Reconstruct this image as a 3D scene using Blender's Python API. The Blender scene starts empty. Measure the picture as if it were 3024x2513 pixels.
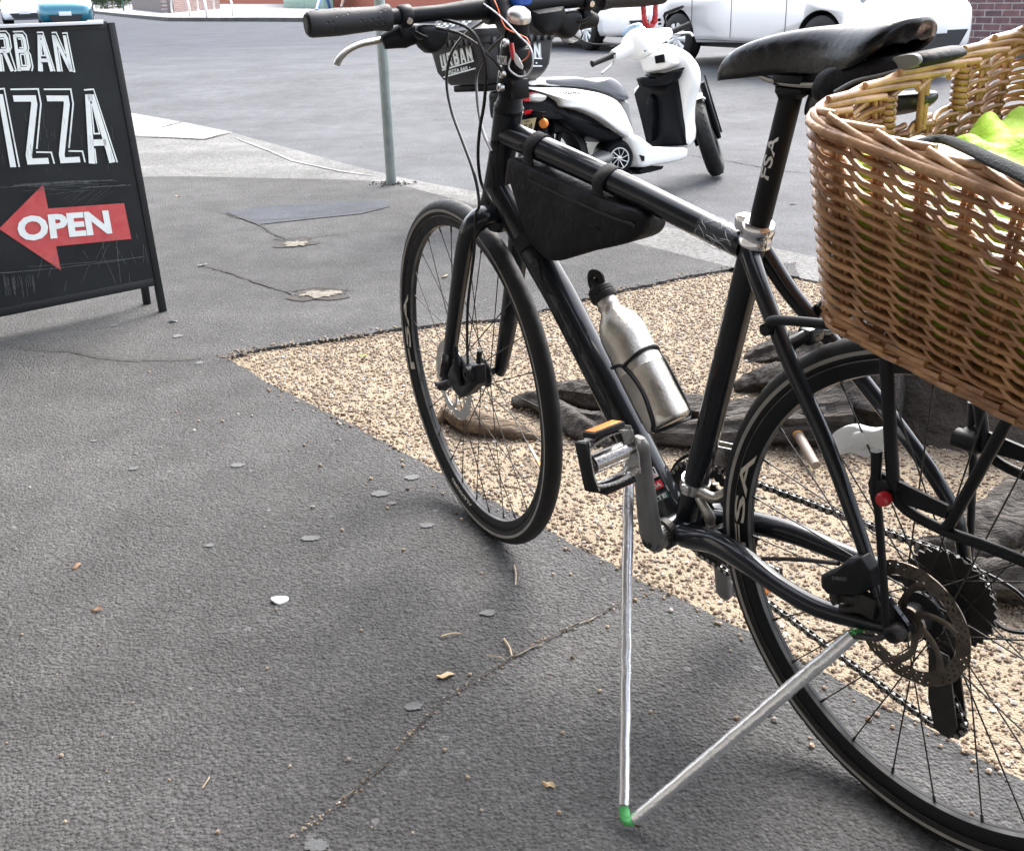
import bpy, bmesh, math, random
import numpy as np
from mathutils import Vector, Matrix
random.seed(7); RNG = np.random.default_rng(7)
R = math.radians; PI = math.pi
SC = bpy.context.scene; COL = SC.collection

# ------------------------------------------------------------------ camera, world, sun, exposure
CAM_H, PITCH, ROLL, FPX = 1.0477, 0.4027, -0.0235, 3034.613
cam = bpy.data.objects.new('camera', bpy.data.cameras.new('camera')); COL.objects.link(cam)
cam.matrix_world = Matrix.Translation((0, 0, CAM_H)) @ (Matrix.Rotation(PI/2-PITCH, 3, 'X') @ Matrix.Rotation(ROLL, 3, 'Z')).to_4x4()
cam.data.sensor_width = 36; cam.data.lens = FPX/3024*36; cam.data.clip_end = 600; cam.data.clip_start = .02
SC.camera = cam
SC.view_settings.view_transform = 'Standard'; SC.view_settings.look = 'None'; SC.view_settings.gamma = 1
SC.view_settings.exposure = 2.4
SUN_EL, SUN_AZ = R(52), R(28)          # azimuth measured from +Y towards +X
world = bpy.data.worlds.new('World'); SC.world = world; world.use_nodes = True
nt = world.node_tree; bg = nt.nodes['Background']
sky = nt.nodes.new('ShaderNodeTexSky'); sky.sky_type = 'NISHITA'; sky.sun_disc = False
sky.sun_elevation = SUN_EL; sky.sun_rotation = SUN_AZ; sky.air_density = 1.0; sky.dust_density = 4.0; sky.ozone_density = 1.0
hs = nt.nodes.new('ShaderNodeHueSaturation'); hs.inputs['Saturation'].default_value = .5
nt.links.new(sky.outputs[0], hs.inputs['Color']); nt.links.new(hs.outputs[0], bg.inputs[0]); bg.inputs[1].default_value = .15
sl = bpy.data.lights.new('sun', 'SUN'); sl.energy = .85; sl.angle = R(30); sl.color = (1, .96, .9)
so = bpy.data.objects.new('sun', sl); COL.objects.link(so)
sd = Vector((math.sin(SUN_AZ)*math.cos(SUN_EL), math.cos(SUN_AZ)*math.cos(SUN_EL), math.sin(SUN_EL)))
so.rotation_euler = sd.to_track_quat('Z', 'Y').to_euler(); so.location = (0, 5, 20)

# ------------------------------------------------------------------ measured frames: a pixel of the 2100-wide photograph -> a point on a known plane
S = 2100/3024
CR = np.array(cam.matrix_world.to_3x3()); O = np.array([0, 0, CAM_H])
def ray(p):
    x, y = p[0]/S, p[1]/S
    return CR @ np.array([(x-1512)/FPX, -(y-1256.5)/FPX, -1.])
def Z(ox, oy, k): return lambda x, y: ((ox+x/k)*S, (oy+y/k)*S)
def gp(x, y, z=0.):
    d = ray((x, y)); return O + (z-CAM_H)/d[2]*d
def rot(ax, a):
    return np.array(Matrix.Rotation(a, 3, ax))
class Frame:
    def __init__(s, org, M): s.o = np.array(org, float); s.M = M
    def w(s, l): return s.o + s.M @ np.array(l, float)
    def l(s, w): return s.M.T @ (np.array(w)-s.o)
    def y(s, p, off=0.):     # plane across: y = off
        d = s.M.T @ ray(p); o = s.l(O); return o + (off-o[1])/d[1]*d
    def x(s, p, off=0.):
        d = s.M.T @ ray(p); o = s.l(O); return o + (off-o[0])/d[0]*d
    def z(s, p, off=0.):
        d = s.M.T @ ray(p); o = s.l(O); return o + (off-o[2])/d[2]*d
    def mat(s):
        m = Matrix([list(r) for r in s.M]).to_4x4(); m.translation = Vector(s.o); return m
BK = Frame((0.5112, 1.0628, 0.3423), rot('Z', 2.1842) @ rot('X', -.0655))
FK_M = rot('Z', 2.0355) @ rot('X', -.0485)
FKW = Frame((-0.0775, 1.9117, 0.3426), FK_M)
FK = Frame(BK.l(FKW.o), BK.M.T @ FK_M)           # steered front end, expressed in the bicycle's frame
def fk(x, y, off=0.): return FKW.y((x, y), off)

# ------------------------------------------------------------------ mesh helpers
class MB:
    def __init__(s): s.v = []; s.f = []; s.mi = []
    def add(s, vs, fs, mi=0):
        b = len(s.v); s.v += [tuple(float(c) for c in p) for p in vs]
        s.f += [tuple(b+i for i in f) for f in fs]; s.mi += [mi]*len(fs); return s
    def tf(s, F):            # move everything built so far by a Frame
        s.v = [tuple(F.w(p)) for p in s.v]; return s
def V(*a): return np.array(a, float)
def unit(a): a = np.array(a, float); n = np.linalg.norm(a); return a/n if n > 1e-12 else a
def perp(t):
    t = unit(t); a = V(0, 0, 1) if abs(t[2]) < .9 else V(1, 0, 0)
    u = unit(np.cross(a, t)); return u, np.cross(t, u)
def cr(pts, k=6, closed=False):
    P = [np.array(p, float) for p in pts]; n = len(P); out = []
    rng = range(n if closed else n-1)
    for i in rng:
        p0 = P[(i-1) % n] if closed or i > 0 else 2*P[0]-P[1]
        p1 = P[i]; p2 = P[(i+1) % n]
        p3 = P[(i+2) % n] if closed or i+2 < n else 2*P[-1]-P[-2]
        for j in range(k):
            t = j/k
            out.append(.5*((2*p1)+(p2-p0)*t+(2*p0-5*p1+4*p2-p3)*t*t+(3*p1-p0-3*p2+p3)*t**3))
    if not closed: out.append(P[-1])
    return out
def tube(m, pts, r, n=10, mi=0, closed=False, cap=True, oval=(1, 1), up=None, sq=0):
    P = [np.array(p, float) for p in pts]; N = len(P)
    rr = list(r) if hasattr(r, '__len__') else [r]*N
    if len(rr) != N: rr = list(np.interp(np.linspace(0, 1, N), np.linspace(0, 1, len(rr)), rr))
    T = [unit(P[(i+1) % N]-P[i-1]) if closed else unit(P[min(i+1, N-1)]-P[max(i-1, 0)]) for i in range(N)]
    if up is not None: u = np.array(up, float)
    else: u = perp(T[0])[0]
    vs = []
    for i in range(N):
        if up is not None: u = np.array(up, float)
        u = unit(u-T[i]*(u@T[i])); w = np.cross(T[i], u)
        for j in range(n):
            a = 2*PI*(j+.5*(n == 4))/n; c, s_ = math.cos(a), math.sin(a)
            if sq: c = math.copysign(abs(c)**sq, c); s_ = math.copysign(abs(s_)**sq, s_)
            vs.append(P[i]+rr[i]*(oval[0]*c*u+oval[1]*s_*w))
    fs = []
    for i in range(N if closed else N-1):
        a = i*n; b = ((i+1) % N)*n
        for j in range(n): k = (j+1) % n; fs.append((a+j, a+k, b+k, b+j))
    if cap and not closed: fs += [tuple(range(n-1, -1, -1)), tuple((N-1)*n+j for j in range(n))]
    return m.add(vs, fs, mi)
def lathe(m, org, ax, prof, n=24, mi=0, closed=False, cap=True):   # prof: (distance along ax, radius)
    org = np.array(org, float); ax = unit(ax); u, w = perp(ax); vs = []
    for t, r in prof:
        for j in range(n):
            a = 2*PI*j/n; vs.append(org+ax*t+r*(math.cos(a)*u+math.sin(a)*w))
    K = len(prof); fs = []
    for i in range(K if closed else K-1):
        a = i*n; b = ((i+1) % K)*n
        for j in range(n): k = (j+1) % n; fs.append((a+j, a+k, b+k, b+j))
    if not closed and cap:
        if prof[0][1] > 1e-6: fs.append(tuple(range(n-1, -1, -1)))
        if prof[-1][1] > 1e-6: fs.append(tuple((K-1)*n+j for j in range(n)))
    return m.add(vs, fs, mi)
def box(m, c, s, A=None, mi=0, bev=0):
    c = np.array(c, float); h = np.array(s, float)/2; A = np.eye(3) if A is None else A
    if bev <= 0:
        vs = [c+A@(h*V(x, y, z)) for x in (-1, 1) for y in (-1, 1) for z in (-1, 1)]
        return m.add(vs, [(0, 1, 3, 2), (4, 6, 7, 5), (0, 4, 5, 1), (2, 3, 7, 6), (0, 2, 6, 4), (1, 5, 7, 3)], mi)
    b = min(bev, *(h*.9)); bm = bmesh.new(); bmesh.ops.create_cube(bm, size=2)
    for v in bm.verts: v.co = Vector([v.co[i]*h[i] for i in range(3)])
    bmesh.ops.bevel(bm, geom=bm.edges[:], offset=b, segments=2, affect='EDGES', profile=.5)
    bm.verts.index_update(); vs = [c+A@np.array(v.co) for v in bm.verts]; fs = [tuple(v.index for v in f.verts) for f in bm.faces]
    bm.free(); return m.add(vs, fs, mi)
def prism(m, poly, off, mi=0, both=True):    # poly: list of 3D points, off: vector
    P = [np.array(p, float) for p in poly]; off = np.array(off, float); n = len(P)
    vs = P+[p+off for p in P]; fs = [(i, (i+1) % n, (i+1) % n+n, i+n) for i in range(n)]
    fs += [tuple(range(n-1, -1, -1)), tuple(range(n, 2*n))]
    return m.add(vs, fs, mi)
def pillow(m, poly, levels, ax, mi=0, ctr=None):  # poly 3D; levels: (offset along ax, scale about centre)
    P = [np.array(p, float) for p in poly]; n = len(P); ax = np.array(ax, float)
    c = sum(P)/n if ctr is None else np.array(ctr, float); vs = []
    for t, s in levels: vs += [c+(p-c)*s+ax*t for p in P]
    fs = []; K = len(levels)
    for k in range(K-1):
        a = k*n; b = a+n
        for i in range(n): j = (i+1) % n; fs.append((a+i, a+j, b+j, b+i))
    vs += [c+ax*levels[0][0], c+ax*levels[-1][0]]; q = K*n
    for i in range(n):
        j = (i+1) % n; fs.append((j, i, q)); fs.append(((K-1)*n+i, (K-1)*n+j, q+1))
    return m.add(vs, fs, mi)
def loft(m, rings, mi=0, cap=True):
    n = len(rings[0]); vs = [p for r in rings for p in r]; fs = []
    for k in range(len(rings)-1):
        a = k*n; b = a+n
        for i in range(n): j = (i+1) % n; fs.append((a+i, a+j, b+j, b+i))
    if cap: fs += [tuple(range(n-1, -1, -1)), tuple((len(rings)-1)*n+i for i in range(n))]
    return m.add(vs, fs, mi)
def poly_fill(m, pts, mi=0):                 # any simple polygon, triangulated
    from mathutils.geometry import tessellate_polygon
    P = [Vector(tuple(float(c) for c in p)) for p in pts]
    return m.add([tuple(p) for p in P], [tuple(t) for t in tessellate_polygon([P])], mi)
def build(m, name, mats, parent=None, smooth=40, mod=None, F=None):
    if F is not None: m.tf(F)
    me = bpy.data.meshes.new(name); me.from_pydata(m.v, [], m.f); 
    for k in (mats if isinstance(mats, (list, tuple)) else [mats]): me.materials.append(k)
    me.polygons.foreach_set('material_index', m.mi)
    bm = bmesh.new(); bm.from_mesh(me); bmesh.ops.recalc_face_normals(bm, faces=bm.faces[:]); bm.to_mesh(me); bm.free()
    if smooth:
        me.polygons.foreach_set('use_smooth', [True]*len(me.polygons)); me.set_sharp_from_angle(angle=R(smooth))
    me.update(); o = bpy.data.objects.new(name, me); COL.objects.link(o)
    if parent is not None: o.parent = parent
    if mod: mod(o)
    return o
def subsurf(l=1, bev=0):
    def f(o):
        if bev: b = o.modifiers.new('b', 'BEVEL'); b.width = bev; b.segments = 2; b.limit_method = 'ANGLE'
        if l: s = o.modifiers.new('s', 'SUBSURF'); s.levels = l; s.render_levels = l
    return f
def tag(o, label=None, cat=None, group=None, kind=None):
    if label: o['label'] = label
    if cat: o['category'] = cat
    if group: o['group'] = group
    if kind: o['kind'] = kind
    return o
def empty(name, mat=None, label=None, cat=None, group=None, parent=None):
    o = bpy.data.objects.new(name, None); COL.objects.link(o); o.empty_display_size = .1
    if mat is not None: o.matrix_world = mat
    if parent is not None: o.parent = parent
    return tag(o, label, cat, group)
def text_tris(s, bold=0.0, shear=0):          # unit-square outline of a word, as (verts, faces)
    cu = bpy.data.curves.new('t', 'FONT'); cu.body = s; cu.offset = bold; cu.resolution_u = 3
    ob = bpy.data.objects.new('t', cu); COL.objects.link(ob); bpy.context.view_layer.update()
    me = bpy.data.meshes.new_from_object(ob.evaluated_get(bpy.context.evaluated_depsgraph_get()))
    v = np.array([list(p.co) for p in me.vertices]); f = [tuple(p.vertices) for p in me.polygons]
    bpy.data.objects.remove(ob); bpy.data.curves.remove(cu); bpy.data.meshes.remove(me)
    lo, hi = v[:, :2].min(0), v[:, :2].max(0); return (v[:, :2]-lo)/(hi-lo), f
def quad_text(m, s, quad, mi=0, bold=.02):     # quad: BL, BR, TR, TL (3D)
    uv, f = text_tris(s, bold); A, B, C_, D = [np.array(q, float) for q in quad]
    m.add([A*(1-u)*(1-v)+B*u*(1-v)+C_*u*v+D*(1-u)*v for u, v in uv], f, mi); return m

# ------------------------------------------------------------------ materials
def mat(name, col, rough=.5, metal=0., var=None, bump=None, coat=0., col2=None, spec=.5, trans=0, obj=True, alpha=None, rvar=None, emit=None, sheen=0, vor=False):
    """var=(scale, amount) mottles the colour towards col2; bump=(scale, metres)"""
    k = bpy.data.materials.new(name); k.use_nodes = True; t = k.node_tree; b = t.nodes['Principled BSDF']
    b.inputs['Base Color'].default_value = (*col, 1); b.inputs['Roughness'].default_value = rough
    b.inputs['Metallic'].default_value = metal; b.inputs['Coat Weight'].default_value = coat; b.inputs['Specular IOR Level'].default_value = spec
    b.inputs['Transmission Weight'].default_value = trans; b.inputs['Coat Roughness'].default_value = .08
    if sheen: b.inputs['Sheen Weight'].default_value = sheen
    if alpha is not None: b.inputs['Alpha'].default_value = alpha
    if emit: b.inputs['Emission Color'].default_value = (*emit[0], 1); b.inputs['Emission Strength'].default_value = emit[1]
    tc = t.nodes.new('ShaderNodeTexCoord')
    def noise(sc, det=6, ro=.6):
        n = t.nodes.new('ShaderNodeTexNoise'); n.inputs['Scale'].default_value = sc; n.inputs['Detail'].default_value = det
        n.inputs['Roughness'].default_value = ro; t.links.new(tc.outputs['Object'], n.inputs['Vector']); return n
    if var:
        n = noise(var[0]); rp = t.nodes.new('ShaderNodeMapRange'); rp.inputs[1].default_value = .35; rp.inputs[2].default_value = .65
        t.links.new(n.outputs['Fac'], rp.inputs[0]); rp.inputs[4].default_value = var[1]
        mx = t.nodes.new('ShaderNodeMix'); mx.data_type = 'RGBA'; mx.inputs[6].default_value = (*col, 1)
        c2 = col2 or tuple(c*.5 for c in col); mx.inputs[7].default_value = (*c2, 1)
        t.links.new(rp.outputs[0], mx.inputs[0]); t.links.new(mx.outputs[2], b.inputs['Base Color'])
    if rvar:
        n = noise(rvar[0]); rp = t.nodes.new('ShaderNodeMapRange'); rp.inputs[1].default_value = .3; rp.inputs[2].default_value = .7
        rp.inputs[3].default_value = rvar[1]; rp.inputs[4].default_value = rvar[2]
        t.links.new(n.outputs['Fac'], rp.inputs[0]); t.links.new(rp.outputs[0], b.inputs['Roughness'])
    if bump:
        bu = t.nodes.new('ShaderNodeBump'); bu.inputs['Distance'].default_value = bump[1]; bu.inputs['Strength'].default_value = 1
        if vor:
            n = t.nodes.new('ShaderNodeTexVoronoi'); n.inputs['Scale'].default_value = bump[0]; t.links.new(tc.outputs['Object'], n.inputs['Vector'])
            t.links.new(n.outputs['Distance'], bu.inputs['Height'])
        else:
            n = noise(bump[0]); t.links.new(n.outputs['Fac'], bu.inputs['Height'])
        t.links.new(bu.outputs[0], b.inputs['Normal'])
    return k
def node_graph(k):
    t = k.node_tree; b = t.nodes['Principled BSDF']; tc = t.nodes.new('ShaderNodeTexCoord')
    def N(ty, **kw):
        n = t.nodes.new('ShaderNode'+ty)
        for a, v in kw.items():
            if a.startswith('i_'): n.inputs[a[2:].replace('_', ' ')].default_value = v
            elif a.startswith('n'): n.inputs[int(a[1:])].default_value = v
            else: setattr(n, a, v)
        return n
    return t, b, tc, N, t.links.new
def asphalt(name, c1, c2, grain=150, depth=.004, patch=None, spec=.12, rough=.85, pale=(.3, .3, .29), palef=.5):
    k = mat(name, c1, rough); t, b, tc, N, L = node_graph(k)
    v = N('TexVoronoi', i_Scale=grain); v2 = N('TexVoronoi', i_Scale=grain*.45); big = N('TexNoise', i_Scale=1.1, i_Detail=5.); mid = N('TexNoise', i_Scale=grain*.55, i_Detail=5., i_Roughness=.75)
    mp = N('Mapping'); wob = N('TexNoise', i_Scale=grain*.5, i_Detail=2.)
    for q in (v, v2, big, mid, wob): L(tc.outputs['Object'], q.inputs['Vector'])
    # grain colour: random per aggregate stone
    r1 = N('MapRange', n1=0., n2=1., n3=0., n4=1.); L(v.outputs['Color'], r1.inputs[0])
    m1 = N('Mix', data_type='RGBA'); m1.inputs[6].default_value = (*c1, 1); m1.inputs[7].default_value = (*c2, 1); L(r1.outputs[0], m1.inputs[0])
    # dark pits between stones
    r2 = N('MapRange', n1=.44, n2=.66, n3=0., n4=.7); L(mid.outputs['Fac'], r2.inputs[0])
    m2 = N('Mix', data_type='RGBA'); L(m1.outputs[2], m2.inputs[6]); m2.inputs[7].default_value = (*[c*.35 for c in c1], 1); L(r2.outputs[0], m2.inputs[0])
    # large tone changes
    r3 = N('MapRange', n1=.35, n2=.7, n3=.82, n4=1.2); L(big.outputs['Fac'], r3.inputs[0])
    m3 = N('Mix', data_type='RGBA', blend_type='MULTIPLY'); m3.inputs[0].default_value = 1; L(m2.outputs[2], m3.inputs[6]); L(r3.outputs[0], m3.inputs[7])
    st = N('TexNoise', i_Scale=5.5, i_Detail=7., i_Roughness=.7); L(tc.outputs['Object'], st.inputs['Vector']); r5 = N('MapRange', n1=.38, n2=.62, n3=.86, n4=1.12); L(st.outputs['Fac'], r5.inputs[0])
    m5 = N('Mix', data_type='RGBA', blend_type='MULTIPLY'); m5.inputs[0].default_value = 1; L(m3.outputs[2], m5.inputs[6]); L(r5.outputs[0], m5.inputs[7]); m3 = m5
    # odd pale stones
    v3 = N('TexVoronoi', i_Scale=grain*.22); L(tc.outputs['Object'], v3.inputs['Vector'])
    sp = N('SeparateColor'); L(v3.outputs['Color'], sp.inputs[0])
    a = N('Math', operation='GREATER_THAN', n1=.965); L(sp.outputs[0], a.inputs[0])
    d = N('Math', operation='LESS_THAN', n1=.22); L(v3.outputs['Distance'], d.inputs[0])
    e = N('Math', operation='MULTIPLY'); L(a.outputs[0], e.inputs[0]); L(d.outputs[0], e.inputs[1])
    e2 = N('Math', operation='MULTIPLY', n1=palef); L(e.outputs[0], e2.inputs[0])
    m4 = N('Mix', data_type='RGBA'); L(m3.outputs[2], m4.inputs[6]); m4.inputs[7].default_value = (*pale, 1); L(e2.outputs[0], m4.inputs[0])
    L(m4.outputs[2], b.inputs['Base Color'])
    # relief
    h1 = N('Math', operation='MULTIPLY', n1=-1.); L(v.outputs['Distance'], h1.inputs[0])
    h2 = N('Math', operation='MULTIPLY_ADD', n1=-1.4); L(mid.outputs['Fac'], h2.inputs[0]); L(h1.outputs[0], h2.inputs[2])
    bu = N('Bump', i_Strength=1., i_Distance=depth); L(h2.outputs[0], bu.inputs['Height']); L(bu.outputs[0], b.inputs['Normal'])
    b.inputs['Specular IOR Level'].default_value = spec
    return k
M = {}
M['footpath'] = asphalt('footpath_asphalt', (.073, .0725, .072), (.112, .1115, .111), 160, .0058, palef=.22)
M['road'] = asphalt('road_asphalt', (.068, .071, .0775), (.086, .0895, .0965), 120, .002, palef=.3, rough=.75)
M['patch'] = asphalt('patch_asphalt', (.05, .054, .063), (.066, .071, .082), 260, .001)
M['concrete'] = asphalt('pale_concrete', (.24, .24, .235), (.3, .3, .295), 90, .001, palef=.2)
M['rough_concrete'] = asphalt('worn_concrete', (.125, .125, .123), (.185, .185, .18), 90, .004, palef=.2)
M['crack'] = mat('crack_dirt', (.010, .009, .008), .95, var=(60, .7), col2=(.05, .042, .034))
M['gum'] = mat('trodden_gum', (.092, .096, .098), .85, var=(50, .95), col2=(.075, .076, .077), bump=(150, .003))
M['pale_chip'] = mat('pale_chip', (.22, .2, .165), .9, var=(70, .9), col2=(.08, .065, .05), bump=(150, .01))
M['black_paint'] = mat('satin_black_frame_paint', (.005, .0065, .0095), .5, bump=(900, .00008), rvar=(8, .42, .58), coat=.7, spec=.06, var=(22, .6), col2=(.011, .013, .016))
M['black_metal'] = mat('black_anodised', (.008, .0092, .011), .45, bump=(700, .0002), rvar=(30, .38, .6), spec=.2)
M['dirty_black'] = mat('greasy_black_steel', (.010, .0095, .009), .55, metal=.1, var=(60, .7), col2=(.03, .026, .022), bump=(400, .0006))
M['rubber'] = mat('rubber', (.007, .007, .0075), .7, bump=(300, .0006), var=(25, .6), col2=(.014, .0135, .013), spec=.3)
M['tyre'] = mat('tyre_rubber', (.008, .008, .0085), .6, bump=(500, .0004), var=(14, .6), col2=(.018, .017, .016), spec=.3)
M['stripe'] = mat('reflective_stripe', (.3, .29, .27), .5, var=(30, .6), col2=(.2, .19, .17))
M['cream'] = mat('cream_lettering', (.6, .56, .47), .5, var=(60, .6), col2=(.4, .36, .3))
M['silver'] = mat('brushed_aluminium', (.62, .62, .61), .3, metal=1, bump=(300, .0003), rvar=(40, .2, .42))
M['steel'] = mat('scratched_steel', (.5, .48, .44), .3, metal=1, var=(20, .8), col2=(.34, .32, .28), bump=(160, .0006), rvar=(14, .2, .5))
M['chrome'] = mat('chrome', (.42, .41, .4), .25, metal=1, rvar=(60, .12, .45), bump=(200, .0006))
M['grey_alloy'] = mat('grey_alloy', (.2, .2, .2), .42, metal=.4, var=(30, .7), col2=(.13, .13, .125), bump=(300, .0003))
M['rotor'] = mat('rotor_steel', (.2, .17, .14), .45, metal=.9, var=(30, .8), col2=(.09, .075, .06), bump=(300, .0003))
M['bright_rotor'] = mat('clean_rotor_steel', (.6, .59, .57), .3, metal=1, var=(40, .5), col2=(.4, .38, .35))
M['foil'] = mat('foil_covered_tube', (.74, .75, .76), .24, metal=.85, bump=(60, .0012), rvar=(24, .14, .34))
M['foil'].node_tree.nodes['Principled BSDF'].inputs['Anisotropic'].default_value = .0
M['green_tape'] = mat('green_tape', (.09, .42, .12), .5, bump=(120, .002))
M['leather'] = mat('worn_saddle_vinyl', (.0025, .0025, .003), .2, bump=(110, .0005), rvar=(70, .12, .34), spec=.24)
M['fabric'] = mat('black_nylon', (.0065, .0065, .0085), .6, bump=(11, .010), spec=.2)
M['strap'] = mat('webbing', (.006, .006, .007), .85, bump=(700, .002))
M['red'] = mat('red_plastic', (.55, .02, .03), .3, trans=.2)
M['orange'] = mat('orange_reflector', (.75, .22, .03), .3, bump=(400, .001), vor=True)
M['white_plastic'] = mat('white_plastic', (.8, .82, .84), .35)
M['blue'] = mat('blue_plastic', (.02, .1, .45), .35)
M['wire_o'] = mat('orange_wire', (.7, .12, .03), .4)
M['wire_w'] = mat('pale_wire', (.55, .56, .58), .4)
M['cable'] = mat('black_cable_housing', (.005, .005, .006), .3)
M['bark'] = mat('root_bark', (.12, .105, .092), .92, var=(40, .95), col2=(.022, .019, .016), bump=(60, .06))
M['tanbark'] = mat('sandy_root_bark', (.26, .19, .125), .9, var=(40, .9), col2=(.07, .05, .035), bump=(55, .04))
def stretch(k, sc):
    t = k.node_tree; tc = [n for n in t.nodes if n.type == 'TEX_COORD'][0]; mp = t.nodes.new('ShaderNodeMapping'); mp.inputs['Scale'].default_value = sc; mp.inputs['Rotation'].default_value = (0, 0, R(12))
    for l in list(tc.outputs['Object'].links): t.links.new(mp.outputs[0], l.to_socket)
    t.links.new(tc.outputs['Object'], mp.inputs['Vector'])
stretch(M['bark'], (.3, 1.2, 1.2)); stretch(M['tanbark'], (.3, 1.2, 1.2))
M['stump'] = mat('dark_trunk_bark', (.028, .022, .018), .92, var=(8, .9), col2=(.06, .048, .038), bump=(16, .03))
M['scoot_white'] = mat('white_scooter_paint', (.84, .84, .81), .3, coat=.8)
M['scoot_grey'] = mat('grey_scooter_plastic', (.2, .2, .2), .5)
M['scoot_black'] = mat('dark_scooter_plastic', (.004, .0046, .0065), .42, bump=(300, .0003), spec=.12)
M['seat'] = mat('grey_seat_vinyl', (.10, .105, .12), .35, bump=(200, .0008))
M['car_white'] = mat('white_car_paint', (.9, .9, .9), .25, coat=1)
M['car_teal'] = mat('teal_car_paint', (.008, .13, .19), .22, metal=.35, coat=1)
M['car_dark'] = mat('dark_trim', (.018, .019, .021), .6)
M['glass'] = mat('car_glass', (.02, .024, .028), .06, coat=.5)
M['hub'] = mat('hubcap_plastic', (.6, .61, .62), .3, metal=.4)
M['lamp'] = mat('headlamp_lens', (.6, .63, .65), .1, metal=.5)
M['galv'] = mat('galvanised_steel', (.3, .34, .33), .5, metal=.55, var=(14, .8), col2=(.2, .235, .225), bump=(60, .001), rvar=(20, .35, .65))
M['board'] = mat('chalkboard', (.0055, .0065, .0075), .5, var=(5, .8), col2=(.014, .0165, .018), bump=(40, .0004), spec=.25)
M['board_frame'] = mat('black_wood', (.010, .0105, .0115), .6, bump=(60, .001), spec=.3)
M['letter'] = mat('cream_white_paint', (.74, .78, .76), .6, var=(40, .4), col2=(.58, .62, .6))
M['sign_red'] = mat('faded_red_paint', (.45, .045, .05), .6, var=(25, .6), col2=(.5, .1, .09))
M['chalk'] = mat('chalk_scratch', (.13, .14, .14), .9, var=(90, .8), col2=(.035, .038, .04))
M['pale_trim'] = mat('pale_top_trim', (.55, .57, .6), .5)
M['hivis'] = mat('hi_vis_cloth', (.3, .5, .012), .6, bump=(60, .003))
M['leaf'] = mat('dry_leaf', (.4, .3, .17), .8, var=(60, .6), col2=(.25, .16, .09))
M['greenleaf'] = mat('green_leaf', (.2, .26, .05), .7)
M['twig'] = mat('dry_twig', (.36, .28, .19), .85, var=(90, .6))
M['paper'] = mat('white_litter', (.8, .81, .8), .6)
M['orange_wall'] = mat('orange_render', (.4, .13, .085), .85, var=(2, .5), col2=(.33, .11, .07), bump=(20, .003))
M['boxgreen'] = mat('pale_green_cabinet', (.24, .36, .29), .5)
M['hedge'] = mat('hedge_leaf', (.045, .085, .025), .7, var=(10, .8), col2=(.02, .04, .012))
M['pole_green'] = mat('green_pole_paint', (.04, .12, .09), .5)
M['jeans'] = mat('blue_jeans', (.03, .1, .32), .85, bump=(100, .002))
M['greycloth'] = mat('grey_cloth', (.3, .29, .28), .85, bump=(100, .002))
M['shirt'] = mat('dark_shirt', (.05, .05, .06), .85)
M['skin'] = mat('skin', (.5, .3, .21), .55)
M['hair'] = mat('hair', (.03, .02, .015), .6)
M['plate'] = mat('number_plate_yellow', (.62, .53, .3), .5)
M['plate_w'] = mat('number_plate_white', (.75, .76, .76), .5)
M['tail_red'] = mat('tail_light_red', (.5, .01, .015), .15, coat=1)
M['clear'] = mat('clear_lens', (.6, .58, .55), .1, metal=.3, coat=1)
M['shop_wall'] = mat('shop_render', (.42, .39, .35), .8)
M['awning'] = mat('awning_cloth', (.3, .29, .28), .8)
M['box_black'] = mat('moulded_black_box', (.02, .0205, .0235), .45, bump=(200, .001))

def wicker(name, a, b_, c):
    k = mat(name, a, .45); t, b, tc, N, L = node_graph(k)
    g = N('NewGeometry'); n = N('TexNoise', i_Scale=28., i_Detail=6.); L(tc.outputs['Object'], n.inputs['Vector'])
    m1 = N('Mix', data_type='RGBA'); m1.inputs[6].default_value = (*a, 1); m1.inputs[7].default_value = (*b_, 1); L(g.outputs['Random Per Island'], m1.inputs[0])
    r = N('MapRange', n1=.4, n2=.66, n3=0., n4=.75); L(n.outputs['Fac'], r.inputs[0])
    m2 = N('Mix', data_type='RGBA'); L(m1.outputs[2], m2.inputs[6]); m2.inputs[7].default_value = (*c, 1); L(r.outputs[0], m2.inputs[0])
    L(m2.outputs[2], b.inputs['Base Color'])
    n2 = N('TexNoise', i_Scale=220., i_Detail=4.); L(tc.outputs['Object'], n2.inputs['Vector'])
    bu = N('Bump', i_Strength=1., i_Distance=.0012); L(n2.outputs['Fac'], bu.inputs['Height']); L(bu.outputs[0], b.inputs['Normal'])
    b.inputs['Coat Weight'].default_value = .5; b.inputs['Coat Roughness'].default_value = .28
    return k
M['wicker'] = wicker('wicker_rods', (.36, .17, .062), (.56, .31, .135), (.16, .062, .022))
M['rim_wicker'] = wicker('weathered_rim_rods', (.42, .21, .09), (.62, .38, .2), (.2, .09, .035))
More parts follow.
